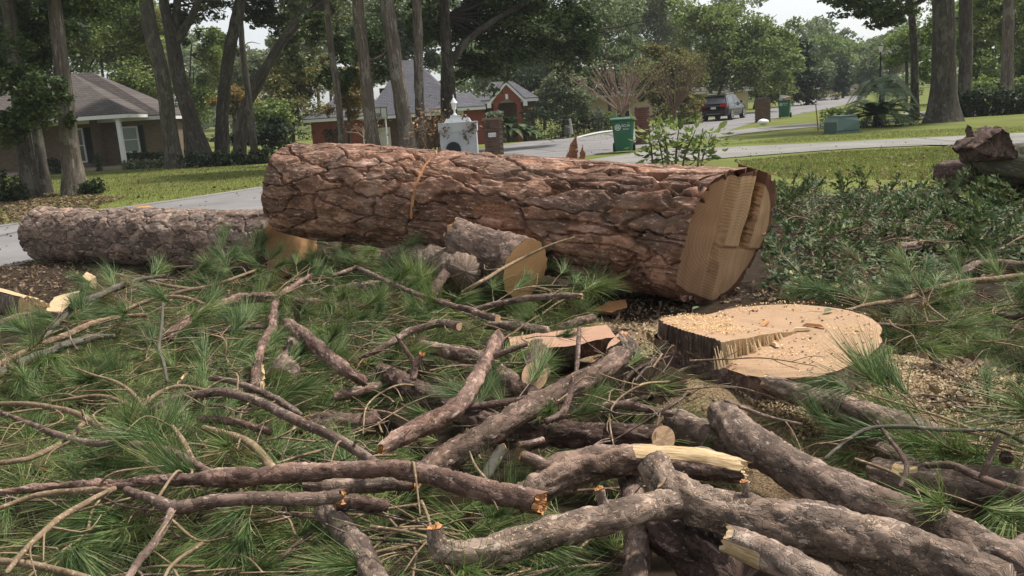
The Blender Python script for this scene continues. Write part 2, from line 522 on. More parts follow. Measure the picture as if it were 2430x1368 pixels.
def ground(name, cols, scale, fine, bumpd=.02, rough=.95):
    t = NT(name); c = t.coord()
    a = t.noise(c, scale, 4, .6); b = t.noise(c, fine, 3, .7)
    k = t.ramp(a, cols)
    k = t.mix(t.math('MULTIPLY', b, .6), k, t.mix(.5, k, (.02, .02, .01)))
    t.bsdf(k, rough, t.bump(b, .6, bumpd), .1)
    return t
ground('lawn', [(.28, (.150, .128, .048)), (.45, (.145, .165, .040)), (.62, (.175, .200, .050)), (.8, (.215, .225, .070))], .35, 14)

t = NT('soil'); c = t.coord()
saw = t.n('Attribute', attribute_name='saw').outputs['Fac']
a = t.noise(c, 7, 5, .65); b = t.noise(c, 70, 3, .75)
k = t.ramp(a, [(.3, (.030, .022, .015)), (.55, (.075, .052, .034)), (.8, (.125, .090, .060))])
b = t.noise(c, 95, 4, .85)
sd = t.ramp(b, [(.36, (.085, .052, .030)), (.45, (.25, .165, .095)), (.53, (.46, .325, .195)), (.66, (.68, .52, .33))])
k = t.mix(t.math('GREATER_THAN', t.math('ADD', saw, t.math('MULTIPLY', t.math('SUBTRACT', a, .5), .9)), .5), k, sd)
t.bsdf(k, .95, t.bump(t.math('ADD', b, a), 1.0, .03), .1)

def pavement(name, c0, c1, c2):
    t = NT(name); c = t.coord()
    a = t.noise(c, .5, 4, .6); b = t.noise(c, 35, 3, .75)
    k = t.ramp(a, [(.3, c0), (.55, c1), (.8, c2)])
    k = t.mix(t.math('MULTIPLY', b, .35), k, tuple(v * .6 for v in c0))
    w = t.n('TexVoronoi', feature='DISTANCE_TO_EDGE', Scale=.16)
    t.l(t.coord(), w.inputs['Vector'])
    k = t.mix(t.math('MULTIPLY', t.math('LESS_THAN', w.outputs['Distance'], .010), .6), k, (.06, .055, .05))
    t.bsdf(k, .9, t.bump(b, .3, .004), .2)
pavement('street', (.18, .170, .165), (.245, .234, .228), (.305, .293, .287))
pavement('concrete', (.20, .190, .168), (.265, .252, .228), (.32, .308, .282))

def brick(name, c1, c2, mort, scale=1.0):
    t = NT(name)
    tc = t.n('TexCoord'); sep = t.n('SeparateXYZ'); cmb = t.n('CombineXYZ')
    t.l(tc.outputs['Object'], sep.inputs[0])
    t.l(t.math('ADD', sep.outputs[0], sep.outputs[1]), cmb.inputs[0]); t.l(sep.outputs[2], cmb.inputs[1])
    br = t.n('TexBrick', Scale=1.0)
    br.inputs['Brick Width'].default_value = .21; br.inputs['Row Height'].default_value = .075; br.inputs['Mortar Size'].default_value = .008
    br.inputs['Color1'].default_value = (*c1, 1); br.inputs['Color2'].default_value = (*c2, 1); br.inputs['Mortar'].default_value = (*mort, 1)
    t.l(cmb.outputs[0], br.inputs['Vector'])
    n = t.noise(t.coord(), 4, 3)
    k = t.mix(t.math('MULTIPLY', n, .5), br.outputs['Color'], tuple(v * .5 for v in c1))
    t.bsdf(k, .9, t.bump(t.math('SUBTRACT', 1.0, br.outputs['Fac']), .5, .008), .15)
brick('brick_tan', (.235, .170, .110), (.160, .115, .074), (.20, .175, .14))
brick('brick_red', (.300, .075, .050), (.230, .058, .042), (.22, .13, .10))
brick('brick_dark', (.150, .075, .052), (.095, .052, .040), (.17, .14, .115))

def shingle(name, c1, c2):
    t = NT(name)
    tc = t.n('TexCoord'); sep = t.n('SeparateXYZ'); cmb = t.n('CombineXYZ')
    t.l(tc.outputs['Object'], sep.inputs[0])
    t.l(sep.outputs[0], cmb.inputs[0]); t.l(sep.outputs[2], cmb.inputs[1])
    br = t.n('TexBrick', Scale=1.0)
    br.inputs['Brick Width'].default_value = .32; br.inputs['Row Height'].default_value = .105; br.inputs['Mortar Size'].default_value = .012
    br.inputs['Color1'].default_value = (*c1, 1); br.inputs['Color2'].default_value = (*c2, 1); br.inputs['Mortar'].default_value = (*[v * .45 for v in c2], 1)
    t.l(cmb.outputs[0], br.inputs['Vector'])
    n = t.noise(t.coord(), 1.2, 4)
    k = t.mix(t.math('MULTIPLY', n, .7), br.outputs['Color'], c2)
    t.bsdf(k, .92, t.bump(t.math('SUBTRACT', 1.0, br.outputs['Fac']), .6, .02), .12)
shingle('shingle_brown', (.150, .128, .118), (.098, .084, .078))
shingle('shingle_gray', (.150, .146, .160), (.098, .096, .108))
plain('white_paint', (.72, .72, .70), .5)
plain('gray_white', (.55, .56, .56), .7, var=.08)
plain('cream_wall', (.52, .42, .28), .85)
plain('shutter', (.016, .024, .020), .5)
plain('stucco', (.41, .43, .44), .85, var=.16, scale=3)
plain('bin_green', (.012, .105, .055), .42, .5, var=.10, scale=3)
plain('bin_dark', (.010, .052, .030), .45, .5)
plain('box_green', (.075, .130, .112), .40, .4, var=.10, scale=2)
plain('rubber', (.012, .012, .013), .8)
plain('car_black', (.006, .007, .009), .22, .4, Coat_Weight=.3)
plain('car_trim', (.022, .022, .024), .5)
plain('car_white', (.75, .77, .78), .2, .5)
plain('chrome', (.62, .63, .65), .22, .5, Metallic=.9)
plain('plate_white', (.70, .72, .72), .5)
plain('iron_black', (.010, .011, .012), .5)
plain('rust_rod', (.15, .055, .03), .9)
plain('bag_white', (.80, .80, .82), .45)
plain('lamp_glass', (.70, .69, .62), .3)
plain('post_gray', (.30, .28, .25), .9)
plain('meter_gray', (.10, .11, .10), .8)
plain('card', (.34, .25, .15), .9)
plain('net_dark', (.05, .05, .05), .8)
plain('trim_gray', (.50, .49, .47), .6)
plain('window_dark', (.030, .040, .036), .12, .6)
plain('window_green', (.20, .27, .24), .15, .6)
plain('wood_step', (.30, .25, .19), .9)
plain('ink', (.02, .02, .02), .6)
t = NT('glass_rear'); t.bsdf((.22, .22, .26), .08, spec=.8)
t = NT('tail_red'); t.bsdf((.42, .012, .015), .15, spec=.6)

# ================================================================ THE LAND
def land_axis(lo, hi, fine_lo, fine_hi, fine, coarse):
    a = [lo]
    while a[-1] < hi:
        a.append(a[-1] + (fine if fine_lo <= a[-1] < fine_hi else coarse))
    return np.array(a)
xs = land_axis(-220, 260, -50, 60, 2.0, 12.0)
ys = land_axis(-30, 700, -4, 130, 2.0, 15.0)
XX, YY = np.meshgrid(xs, ys)
ZZ = gz(XX, YY)
tag(obj('lawn_ground', mesh('lawn_ground', np.stack([XX, YY, ZZ], -1).reshape(-1, 3), gridF(len(ys), len(xs), False)), 'lawn'),
    'green lawn ground reaching to the trees', kind='structure')

def strip(name, L, Rr, mat, dz, n=60, label=None):
    """ribbon between two lines on the land"""
    def res(p):
        q, s = spath(np.column_stack([np.asarray(p, float), np.zeros(len(p))]), .2)
        k = np.linspace(0, len(q) - 1, n)
        return np.stack([np.interp(k, np.arange(len(q)), q[:, i]) for i in (0, 1)], 1)
    a, b = res(L), res(Rr)
    m = 7
    G = a[:, None] * (1 - np.linspace(0, 1, m))[None, :, None] + b[:, None] * np.linspace(0, 1, m)[None, :, None]
    V = np.dstack([G, gz(G[..., 0], G[..., 1]) + dz])
    o = obj(name, mesh(name, V.reshape(-1, 3), gridF(n, m, False)), mat)
    return tag(o, label, kind='structure')

g2 = lambda x, y: P(x, y, 0)[:2]
FAR = [(-34, -18), (-17, 4), g2(0, 540), g2(213, 509), g2(369, 485), g2(627, 447), (-2.6, 33.5), g2(1258, 338), g2(1448, 316), g2(1674, 287), (24, 79), (33, 97), (43, 118), (56, 150), (70, 190)]
NEAR = [(-25, -18), (-10.2, 4), g2(0, 640), (-6.0, 14.6), (-4.2, 17.6), (-1.2, 22.5), (2.6, 28), (6.4, 33), (9.0, 37), g2(1790, 292), g2(1883, 275), (29, 75), (38.5, 93), (48, 113), (61, 145), (76, 186)]
strip('street', FAR, NEAR, 'street', .010, 120, 'grey concrete street curving behind the logs and up the hill')
strip('curb', [(p[0] - .38, p[1] + .22) for p in FAR], FAR, 'concrete', .018, 120, 'pale gutter strip along the far edge of the street')
# the drive that runs from the street to the right, and the narrow walk by the utility box
strip('driveway', [(-1.4, 22.0), (2.2, 25.5), g2(1600, 352), g2(1690, 352), g2(2000, 338), g2(2270, 325), g2(2430, 317), (26, 24.4)],
      [(.5, 18.5), (2.4, 21.5), g2(1560, 387), g2(1690, 379), g2(2000, 356), g2(2230, 346), g2(2430, 342), (26, 20.0)], 'concrete', .020, 80, 'pale concrete driveway crossing the lawn on the right')
strip('footpath', [g2(1700, 316), g2(1800, 304), g2(1957, 292), (17.5, 42.2), (30, 42.0)], [g2(1680, 332), g2(1800, 315), g2(1957, 301), (16.9, 40.6), (30, 40.2)], 'concrete', .024, 40, 'narrow pale walk leading past the utility box')
strip('side_road', [(24, 52), (40, 51), (60, 50)], [(22, 45), (40, 44.5), (60, 44)], 'concrete', .024, 40, 'pale side drive behind the palms')
# white edge of the far lawn's path
strip('kerb_line', [g2(1210, 325), g2(1320, 319), g2(1460, 310)], [g2(1210, 328), g2(1320, 321.5), g2(1460, 312.5)], 'gray_white', .030, 30, 'thin pale path edge across the lawn beyond the street')

# yard soil under the heap, with heaps of sawdust round the stump
STUMP = P(1820, 800, .36)
def soil_h(X, Y):
    p = np.stack([X, Y, X * 0], -1)
    h = .035 + .03 * fbm(p * 1.1, 3, 3) + .018 * fbm(p * 5, 3, 5) + .008 * fbm(p * 16, 2, 8)
    d = np.hypot((X - STUMP[0]) / 1.25, (Y - STUMP[1]) / 1.05)
    h = h + .12 * np.exp(-(d / .80) ** 4)
    for px, py, hh, r in ((2300, 960, .04, .42), (2420, 960, .08, .30), (2210, 905, .03, .32), (1640, 905, .06, .30), (2120, 1000, .02, .35), (1540, 800, .08, .30), (2160, 560, .10, .5)):
        c = P(px, py, .08)
        h = h + hh * np.exp(-((X - c[0]) ** 2 + (Y - c[1]) ** 2) / r ** 2)
    for ox, oy, hh, r in ((-.80, .10, .15, .26), (-.72, -.28, .19, .26), (-.45, -.58, .15, .26), (-.05, -.78, .09, .28), (.45, -.72, .03, .28), (.85, -.35, .03, .3)):
        h = h + hh * np.exp(-((X - STUMP[0] - ox) ** 2 + (Y - STUMP[1] - .05 - oy) ** 2) / r ** 2)
    # edge sinks under the lawn
    bx = 5.2 + 1.6 * vnoise(p * .35, 11) + .16 * Y
    e = sst(1.2, 0, np.maximum(np.maximum(-X - bx - .12 * Y, X - bx), np.maximum(Y - 13.2 - 1.2 * vnoise(p * .5, 12) + .30 * np.clip(-X, 0, 20), -Y - 2)))
    return h * e - .06 * (1 - e)
def saw_mask(X, Y):
    p = np.stack([X, Y, X * 0], -1)
    s = 0
    for px, py, r in ((2250, 950, .60), (2400, 1000, .55), (1640, 900, .42), (2060, 1000, .55), (1900, 1080, .5), (1560, 810, .30), (2200, 540, .55), (1420, 760, .25), (1330, 820, .3)):
        c = P(px, py, .08)
        s = np.maximum(s, np.exp(-((X - c[0]) ** 2 + (Y - c[1]) ** 2) / r ** 2))
    return np.clip(s * 1.5 + .25 * vnoise(p * 3, 15), 0, 1)
xs = np.concatenate([np.arange(-9.5, -4, .14), np.arange(-4, 5, .045), np.arange(5, 10.5, .12)])
ys = np.concatenate([np.arange(-2.5, 1.2, .2), np.arange(1.2, 7.5, .045), np.arange(7.5, 15.5, .12)])
XX, YY = np.meshgrid(xs, ys)
tag(obj('yard_soil', mesh('yard_soil', np.stack([XX, YY, soil_h(XX, YY)], -1).reshape(-1, 3), gridF(len(ys), len(xs), False), {'saw': saw_mask(XX, YY).ravel()}), 'soil'),
    'brown yard soil dusted with pale sawdust under the cut wood', kind='structure')
def top(x, y):
    """height of the ground that shows"""
    return float(max(gz(x, y), soil_h(np.array([float(x)]), np.array([float(y)]))[0]))

# ================================================================ TREES
def leaf_quads(C, size, rs, aspect=.55, up=.5):
    """one leaf-shaped quad round each centre"""
    n = len(C)
    nrm = rs.normal(size=(n, 3)); nrm[:, 2] = np.abs(nrm[:, 2]) + up
    nrm /= np.linalg.norm(nrm, axis=1)[:, None]
    a = rs.normal(size=(n, 3)); a -= nrm * np.sum(a * nrm, 1)[:, None]; a /= np.linalg.norm(a, axis=1)[:, None] + 1e-9
    b = np.cross(nrm, a)
    s = (size * rs.uniform(.65, 1.35, n))[:, None]
    bend = nrm * s * .18
    V = np.stack([C - a * s * .5 - bend, C + b * s * aspect * .5, C + a * s * .5 - bend, C - b * s * aspect * .5], 1).reshape(-1, 3)
    return V, np.arange(4 * n).reshape(n, 4)

def crown_points(c, rad, n, rs, clump=.30, k=None, hollow=.45):
    """leaf centres in clumps through an ellipsoid"""
    c = np.asarray(c, float); rad = np.asarray(rad, float)
    k = k or max(12, int(9 / clump))
    d = rs.normal(size=(k, 3)); d /= np.linalg.norm(d, axis=1)[:, None]
    rr = rs.uniform(hollow, 1.0, k) ** .6
    cc = d * rr[:, None]
    w = rs.uniform(.5, 1.5, k); w /= w.sum()
    idx = rs.choice(k, n, p=w)
    q = rs.normal(size=(n, 3)); q /= np.linalg.norm(q, axis=1)[:, None]
    q *= (rs.uniform(0, 1, n) ** .45)[:, None] * clump * rs.uniform(.6, 1.25, k)[idx][:, None]
    q[:, 2] *= .75
    p = cc[idx] + q
    return c + p * rad

def tube_disp(pts, nseg, step, rough=.08, flare=0.0, seed=0, furrow=0.0):
    """tube along (x, y, z, r) with an uneven surface; vertices, quads, attribute tc"""
    q, s = spath(pts, step)
    T, Nn, B = frames(q[:, :3])
    th = np.arange(nseg) * 2 * math.pi / nseg
    r = q[:, 3][:, None] * np.ones(nseg)
    if flare: r = r * (1 + flare * np.exp(-s / (q[0, 3] * 2.2))[:, None] * (1 + .35 * np.cos(th * 5 + seed)[None]))
    tc = np.stack([r * np.cos(th), r * np.sin(th), np.repeat(s[:, None], nseg, 1) + seed * 3.7], -1)
    k = 1.0 / max(q[0, 3], 1e-3)
    d = rough * fbm(tc * k * np.array([1.6, 1.6, .8]), 3, seed)
    if furrow: d = d + furrow * fbm(tc * k * np.array([5, 5, .9]), 2, seed + 4)
    r = r * (1 + d)
    V = q[:, None, :3] + r[..., None] * (np.cos(th)[None, :, None] * Nn[:, None] + np.sin(th)[None, :, None] * B[:, None])
    return V.reshape(-1, 3), gridF(len(q), nseg), tc.reshape(-1, 3)

TREE_N = 0
def tree(name, label, trunks, Y, crowns, fol='fol_mid', bark_='bark_trunk', leaf=10.0, cat='tree', dens=1.0, group=None, flare=.22, hollow=.15, clump=.36, aspect=.6):
    """trunks: [[(x, y, half width px), ...]] from the ground up, seen at distance Y;
    crowns: (x, y, rx, ry, dY) ellipses in photo pixels at distance Y + dY; leaf: leaf length in photo pixels"""
    global TREE_N
    TREE_N += 1
    rs = np.random.default_rng(100 + TREE_N)
    x0, y0 = trunks[0][0][:2]
    base = at(x0, y0, Y)
    base[2] = gz(base[0], base[1])
    root = thing(name, label, cat, base, group=group)
    for ti, tr in enumerate(trunks):
        pts = []
        for i, (x, y, hw) in enumerate(tr):
            p = at(x, y, Y)
            pts.append((p[0], p[1] + (0 if ti == 0 else .15 * i), p[2], .84 * hw / FPX * Y))
        pts = np.array(pts)
        if ti == 0:
            pts[0, 2] = base[2] - .12
        V, F, tc = tube_disp(pts, 14, max(.12, pts[0, 3] * .5), .10, flare if ti == 0 else 0, TREE_N * 7 + ti, .06)
        obj('trunk' if ti == 0 else 'limb', mesh('trunk', move_in(V, base), F, {'tc': tc, 'pl': np.full(len(tc), .3 + .4 * rs.random())}), bark_, root)
    Vs = []
    for cx, cy, rx, ry, dY in crowns:
        Yc = Y + dY
        c = at(cx, cy, Yc); k = Yc / FPX
        n = int(min(12000, rx * ry * math.pi / 6.5 * (10.0 / leaf) ** 2 * dens)) + 60
        rad = (rx * k, max(rx, ry) * k * .75, ry * k)
        pts = crown_points(c, rad, n, rs, clump, hollow=hollow)
        pts = pts[pts[:, 2] > gz(pts[:, 0], pts[:, 1]) + .05]
        V, _ = leaf_quads(pts, leaf * k, rs, aspect)
        Vs.append(V)
        # boughs that carry the leaves
        if rx * k > 1.2:
            mb = MB()
            tp = np.array([at(x, y, Y) for x, y, _ in trunks[0]])
            st = tp[np.argmin(np.linalg.norm(tp - c, axis=1))]
            for j in range(4):
                e = c + rs.normal(size=3) * np.array(rad) * .4
                mid = (st + e) / 2 + rs.normal(size=3) * .3
                mb.add(*thin_tube([st, mid, e], .05 + .012 * rx * k, .02, 5, .5))
            mb.build('bough', bark_, root, True, base).data.attributes.new('tc', 'FLOAT_VECTOR', 'POINT')
    V = np.vstack(Vs)
    obj('crown', mesh('crown', move_in(V, base), np.arange(len(V)).reshape(-1, 4), smooth=False), fol, root)
    return root

# --- trees whose trunks stand in the middle distance
tree('oak_tree', 'dark trunk at the left edge with leaves hanging over the house corner',
     [[(78, 472, 27), (55, 340, 19), (35, 150, 17), (15, -40, 16), (0, -260, 12)]], 25, [(45, 210, 80, 110, -1), (15, 90, 90, 120, 1), (90, 90, 80, 90, 1.5), (40, -120, 160, 110, 0), (110, 225, 55, 60, -1.5), (20, 300, 60, 50, -1), (220, -40, 120, 80, 1)], 'fol_dark', 'bark_trunk_dark', 11)
tree('oak_tree', 'second dark trunk at the far left, close behind the leafy one',
     [[(112, 462, 17), (85, 300, 12), (70, 100, 11), (60, -160, 9)]], 27, [(60, -160, 120, 90, 1), (110, 60, 60, 60, 2)], 'fol_dark', 'bark_trunk_dark', 11)
tree('sweetgum_tree', 'tall straight trunk with fluted base on the left lawn in front of the house',
     [[(182, 455, 32), (172, 400, 25), (155, 240, 21), (135, 60, 18), (120, -120, 16), (110, -330, 12)]], 25.3, [(110, -330, 190, 130, 0), (165, 290, 14, 26, -.4)], 'fol_dark', 'bark_trunk', 11, flare=.45)
tree('oak_tree', 'thick leaning trunk right of the brick house, beside the clipped hedge',
     [[(418, 402, 25), (405, 330, 21), (385, 180, 20), (355, 60, 19), (340, -60, 17), (330, -260, 13)]], 40, [(320, -220, 200, 130, 0), (310, 60, 70, 70, 4)], 'fol_mid', 'bark_trunk_dark', 10)
tree('oak_tree', 'forked trunk with two raised limbs behind the leaning trunk',
     [[(488, 362, 24), (455, 290, 21), (425, 190, 20), (410, 100, 19), (392, 20, 13), (375, -80, 12)], [(412, 105, 15), (440, 60, 11), (465, 0, 9), (475, -90, 7)], [(412, 120, 14), (415, 40, 11), (420, -60, 9)], [(450, 370, 14), (440, 260, 13), (432, 200, 13)]], 42,
     [(400, -160, 170, 110, 0), (480, 10, 60, 40, 3), (430, 60, 40, 40, 2)], 'fol_dark', 'bark_trunk_dark', 9)
tree('oak_tree', 'upright trunk left of the bowed leaning tree',
     [[(522, 352, 20), (528, 270, 17), (545, 120, 16), (572, 0, 15), (590, -140, 12)]], 43, [(620, -130, 170, 110, 0), (660, 30, 60, 46, 2), (600, 20, 46, 40, 2)], 'fol_dark', 'bark_trunk_dark', 9)
tree('oak_tree', 'thin upright trunk crossing the bowed leaning tree',
     [[(602, 352, 11), (590, 230, 9), (575, 110, 8), (566, -40, 7)]], 41, [(560, -100, 90, 60, 0), (690, 150, 40, 50, 4)], 'fol_gray', 'bark_trunk_dark', 9)
tree('oak_tree', 'bowed trunk curving up to the right over the thicket',
     [[(560, 345, 19), (578, 270, 15), (610, 205, 14), (650, 130, 13), (700, 60, 12), (775, 5, 10), (850, -60, 8)]], 42, [(760, 10, 90, 55, 2), (850, -80, 140, 90, 0), (700, 110, 50, 50, 4)], 'fol_gray', 'bark_trunk_dark', 9)
tree('pine_tree', 'slender straight trunk before the golden shrub',
     [[(812, 352, 11), (802, 230, 9), (785, 110, 9), (772, -40, 8), (765, -240, 6)]], 34, [(765, -240, 120, 90, 0), (760, 70, 50, 40, 3)], 'fol_dark', 'bark_trunk', 9)
tree('oak_tree', 'pale trunk at the left of the basketball hoop',
     [[(888, 352, 21), (878, 280, 17), (865, 150, 16), (848, 0, 15), (840, -220, 12)]], 32, [(830, -200, 170, 110, 0), (870, 140, 70, 75, 5), (800, 180, 46, 50, 6)], 'fol_dark', 'bark_trunk', 10)
tree('oak_tree', 'stout leaning trunk in front of the grey roof',
     [[(972, 352, 25), (952, 240, 20), (930, 90, 19), (915, -20, 18), (900, -240, 14)]], 32, [(900, -230, 170, 110, 0)], 'fol_dark', 'bark_trunk', 10)
tree('oak_tree', 'slim trunk right of the stout one, before the red house',
     [[(1006, 352, 17), (996, 250, 13), (992, 100, 13), (988, -20, 12), (985, -200, 9)]], 33, [(990, -200, 150, 100, 0), (1010, 60, 50, 60, 4)], 'fol_dark', 'bark_trunk', 10)
tree('oak_tree', 'dark spreading oak with a limb reaching right over the lantern column',
     [[(1078, 345, 20), (1070, 250, 17), (1062, 150, 16), (1055, 40, 15), (1050, -140, 12)], [(1068, 150, 12), (1110, 95, 10), (1170, 50, 9), (1250, 0, 8), (1340, -60, 6)], [(1058, 330, 11), (1052, 240, 9), (1052, 160, 8)]], 36,
     [(1130, 90, 100, 85, 2), (1230, 60, 120, 90, 1), (1330, 70, 90, 85, 2), (1060, 30, 90, 70, 3), (1140, 175, 70, 45, 3), (1290, 0, 130, 70, 2), (1150, -120, 240, 110, 0), (1385, 95, 46, 75, 3)], 'fol_dark', 'bark_trunk_dark', 9.5)
# right-hand side
tree('oak_tree', 'massive dark trunk with flared base on the right lawn by the hedge',
     [[(2238, 292, 40), (2238, 240, 30), (2240, 100, 28), (2238, -30, 27), (2238, -260, 22)]], 36.5, [(2200, -230, 240, 130, 0), (2020, 10, 75, 34, -1), (2110, 20, 70, 40, -1)], 'fol_dark', 'bark_trunk_dark', 10, flare=.5)
tree('pine_tree', 'dark trunk just right of the massive one',
     [[(2290, 230, 18), (2292, 120, 17), (2292, -20, 16), (2292, -240, 12)]], 43, [(2300, -220, 160, 100, 0)], 'fol_mid', 'bark_trunk_dark', 10)
tree('pine_tree', 'slim trunk left of the massive one, behind the sago palm',
     [[(2172, 250, 12), (2170, 150, 10), (2163, 30, 9), (2150, -60, 8), (2140, -200, 6)]], 44, [(2130, -150, 110, 80, 0), (2130, 15, 60, 34, 1)], 'fol_mid', 'bark_trunk_dark', 9)
tree('oak_tree', 'pale mossy trunk near the right edge behind the hedge',
     [[(2392, 200, 17), (2392, 100, 15), (2395, -20, 14), (2398, -200, 11)]], 48, [(2400, -160, 130, 90, 0), (2340, 40, 60, 60, 2), (2420, 60, 60, 70, 1)], 'fol_mid', 'bark_trunk', 9)

# --- trees and thickets behind
BG = [
 # name, label, base x, base y, Y, crowns, foliage, leaf
 ('broadleaf_tree', 'mid green tree rising behind the brick house roof', 250, 330, 62, [(240, 120, 120, 130, 0), (180, 40, 110, 80, 2), (300, 60, 80, 90, 1)], 'fol_mid', 9),
 ('broadleaf_tree', 'yellowish tree between the brick house and the forked trunk', 340, 330, 66, [(340, 150, 75, 120, 0), (350, 60, 50, 60, 1)], 'fol_olive', 9),
 ('broadleaf_tree', 'dark tree filling the top left corner behind the trunks', 30, 340, 58, [(20, 130, 130, 160, 0), (110, 20, 120, 70, 1)], 'fol_black', 10),
 ('broadleaf_tree', 'dim green tree standing low behind the forked trunk', 455, 330, 62, [(450, 220, 70, 90, 0), (500, 130, 50, 70, 1)], 'fol_mid', 8),
 ('broadleaf_tree', 'hazy grey green tree below the sky gap on the left', 550, 320, 85, [(560, 190, 80, 70, 0), (520, 130, 50, 40, 1), (620, 150, 60, 60, 1)], 'fol_gray', 8),
 ('broadleaf_tree', 'golden tan shrub tree seen between the bowed trunks', 570, 330, 56, [(560, 240, 60, 50, 0)], 'fol_gold', 8),
 ('broadleaf_tree', 'round grey green tree in the thicket left of the red house', 690, 330, 58, [(700, 215, 90, 85, 0), (660, 270, 70, 60, -1), (740, 160, 50, 50, 1)], 'fol_olive', 8),
 ('shrub_thicket', 'dark low thicket at the left end of the red house', 660, 335, 50, [(660, 315, 75, 36, 0), (560, 330, 60, 26, 0)], 'fol_black', 8),
 ('broadleaf_tree', 'deep green shrub tree against the left wing of the red house', 640, 330, 54, [(640, 285, 60, 48, 0)], 'fol_mid', 8),
 ('broadleaf_tree', 'orange gold tree leaning over the roof of the red house', 825, 315, 49, [(825, 230, 55, 62, 0), (850, 180, 35, 36, 0)], 'fol_gold', 7.5),
 ('broadleaf_tree', 'grey tall tree behind the slender straight trunk', 760, 310, 95, [(740, 60, 80, 90, 0), (820, 40, 90, 80, 2), (690, 120, 60, 60, 2)], 'fol_gray', 8),
 ('broadleaf_tree', 'dark tree behind the stout leaning trunk', 930, 300, 75, [(910, 60, 100, 90, 0), (1000, 90, 70, 90, 1), (860, 120, 50, 60, 0)], 'fol_dark', 9),
 ('broadleaf_tree', 'shadowy grey tree behind the gabled house', 1160, 270, 92, [(1170, 160, 100, 60, 0), (1260, 150, 80, 90, 1)], 'fol_pine', 8),
 ('broadleaf_tree', 'soft grey tree right of the dark oak canopy', 1290, 270, 84, [(1300, 110, 70, 80, 0), (1270, 190, 50, 50, -1)], 'fol_gray', 7.5),
 ('broadleaf_tree', 'near black tree behind the weeping one', 1245, 265, 80, [(1240, 195, 45, 50, 0)], 'fol_black', 8),
 ('weeping_tree', 'rounded weeping tree with drooping grey green boughs', 1335, 285, 62, [(1335, 195, 50, 50, 0), (1320, 240, 62, 40, 0), (1365, 245, 45, 40, -.5), (1345, 170, 34, 26, 0), (1300, 265, 30, 22, 0), (1385, 265, 26, 22, 0)], 'fol_gray', 6),
 ('broadleaf_tree', 'dusky tree above the bare crape myrtle', 1450, 270, 67, [(1420, 70, 110, 90, 4), (1470, 150, 80, 60, 1), (1420, 185, 60, 36, 0), (1520, 195, 50, 40, 0)], 'fol_pine', 8),
 ('broadleaf_tree', 'pale grey green tree at the top centre', 1560, 250, 110, [(1560, 40, 110, 90, 0), (1600, 130, 80, 70, 0), (1500, 10, 90, 60, 2)], 'fol_gray', 7.5),
 ('broadleaf_tree', 'light twiggy tree rising behind the brick pillar', 1580, 275, 60, [(1570, 190, 60, 50, 0), (1620, 170, 60, 55, 0), (1610, 230, 60, 40, -1), (1550, 130, 40, 30, 0)], 'fol_olive', 7),
 ('broadleaf_tree', 'tall green tree spreading above the parked car', 1690, 265, 76, [(1740, 110, 110, 90, 0), (1800, 160, 90, 60, -1), (1700, 40, 90, 70, 1), (1840, 90, 60, 60, 1), (1680, 190, 40, 34, 0)], 'fol_mid', 8),
 ('broadleaf_tree', 'leafy green tree right of the parked car', 1790, 250, 88, [(1800, 200, 60, 44, 0), (1850, 185, 50, 50, 0), (1840, 225, 50, 26, 0)], 'fol_mid', 8),
 ('magnolia_tree', 'dark conical magnolia beside the far street', 1915, 240, 90, [(1915, 185, 46, 40, 0), (1910, 130, 30, 34, 0), (1912, 225, 56, 24, 0), (1908, 105, 16, 18, 0)], 'fol_black', 9),
 ('broadleaf_tree', 'domed bright green tree behind the magnolia', 1960, 215, 150, [(1930, 120, 80, 44, 0), (2000, 150, 60, 44, 0), (1880, 110, 46, 36, 0), (1990, 190, 60, 40, 0)], 'fol_bright', 7),
 ('broadleaf_tree', 'second bright green tree lower down the far street', 2040, 205, 158, [(2040, 160, 46, 36, 0), (2060, 190, 40, 30, 0)], 'fol_bright', 7),
 ('small_evergreen', 'small dark cone shaped evergreen by the far green bin', 2000, 225, 112, [(1998, 175, 22, 36, 0), (2000, 205, 26, 24, 0)], 'fol_black', 7),
 ('broadleaf_tree', 'grey green tree left of the street lamp', 2060, 215, 125, [(2055, 170, 40, 44, 0), (2075, 195, 36, 28, 0)], 'fol_pine', 7),
 ('broadleaf_tree', 'olive tree behind the street lamp', 2110, 210, 140, [(2110, 120, 46, 44, 0), (2100, 160, 40, 34, 0)], 'fol_olive', 7),
 ('broadleaf_tree', 'bright layered tree between the slim trunk and the lamp', 2150, 240, 62, [(2150, 112, 46, 40, 0), (2125, 145, 36, 20, 0), (2205, 150, 30, 44, 1), (2200, 80, 40, 50, 0)], 'fol_bright', 8),
 ('broadleaf_tree', 'bright green tree glowing behind the massive trunk', 2330, 250, 66, [(2330, 130, 66, 80, 0), (2360, 50, 80, 70, 1), (2280, 60, 60, 70, 2), (2320, 200, 60, 40, 0)], 'fol_bright', 8.5),
 ('broadleaf_tree', 'green tree filling the upper right corner', 2440, 250, 58, [(2430, 120, 70, 100, 0), (2460, 30, 70, 90, 0), (2430, 220, 60, 50, 0)], 'fol_mid', 9),
]
for nm, lab, bx, by, Y, cr, fol, lf in BG:
    top_y = min(c[1] for c in cr); cx = cr[0][0]
    hw = 4 if Y > 100 else 5
    tree(nm, lab, [[(bx, by, hw), ((bx + cx) / 2 + 2, (by + cr[0][1]) / 2, hw * .8), (cx, cr[0][1], hw * .6), (cx + 3, top_y, hw * .3)]], Y, cr, fol, 'bark_trunk_dark', lf, 'shrub' if 'shrub' in nm else 'tree', 1.15, flare=.2, hollow=.05, clump=.40)
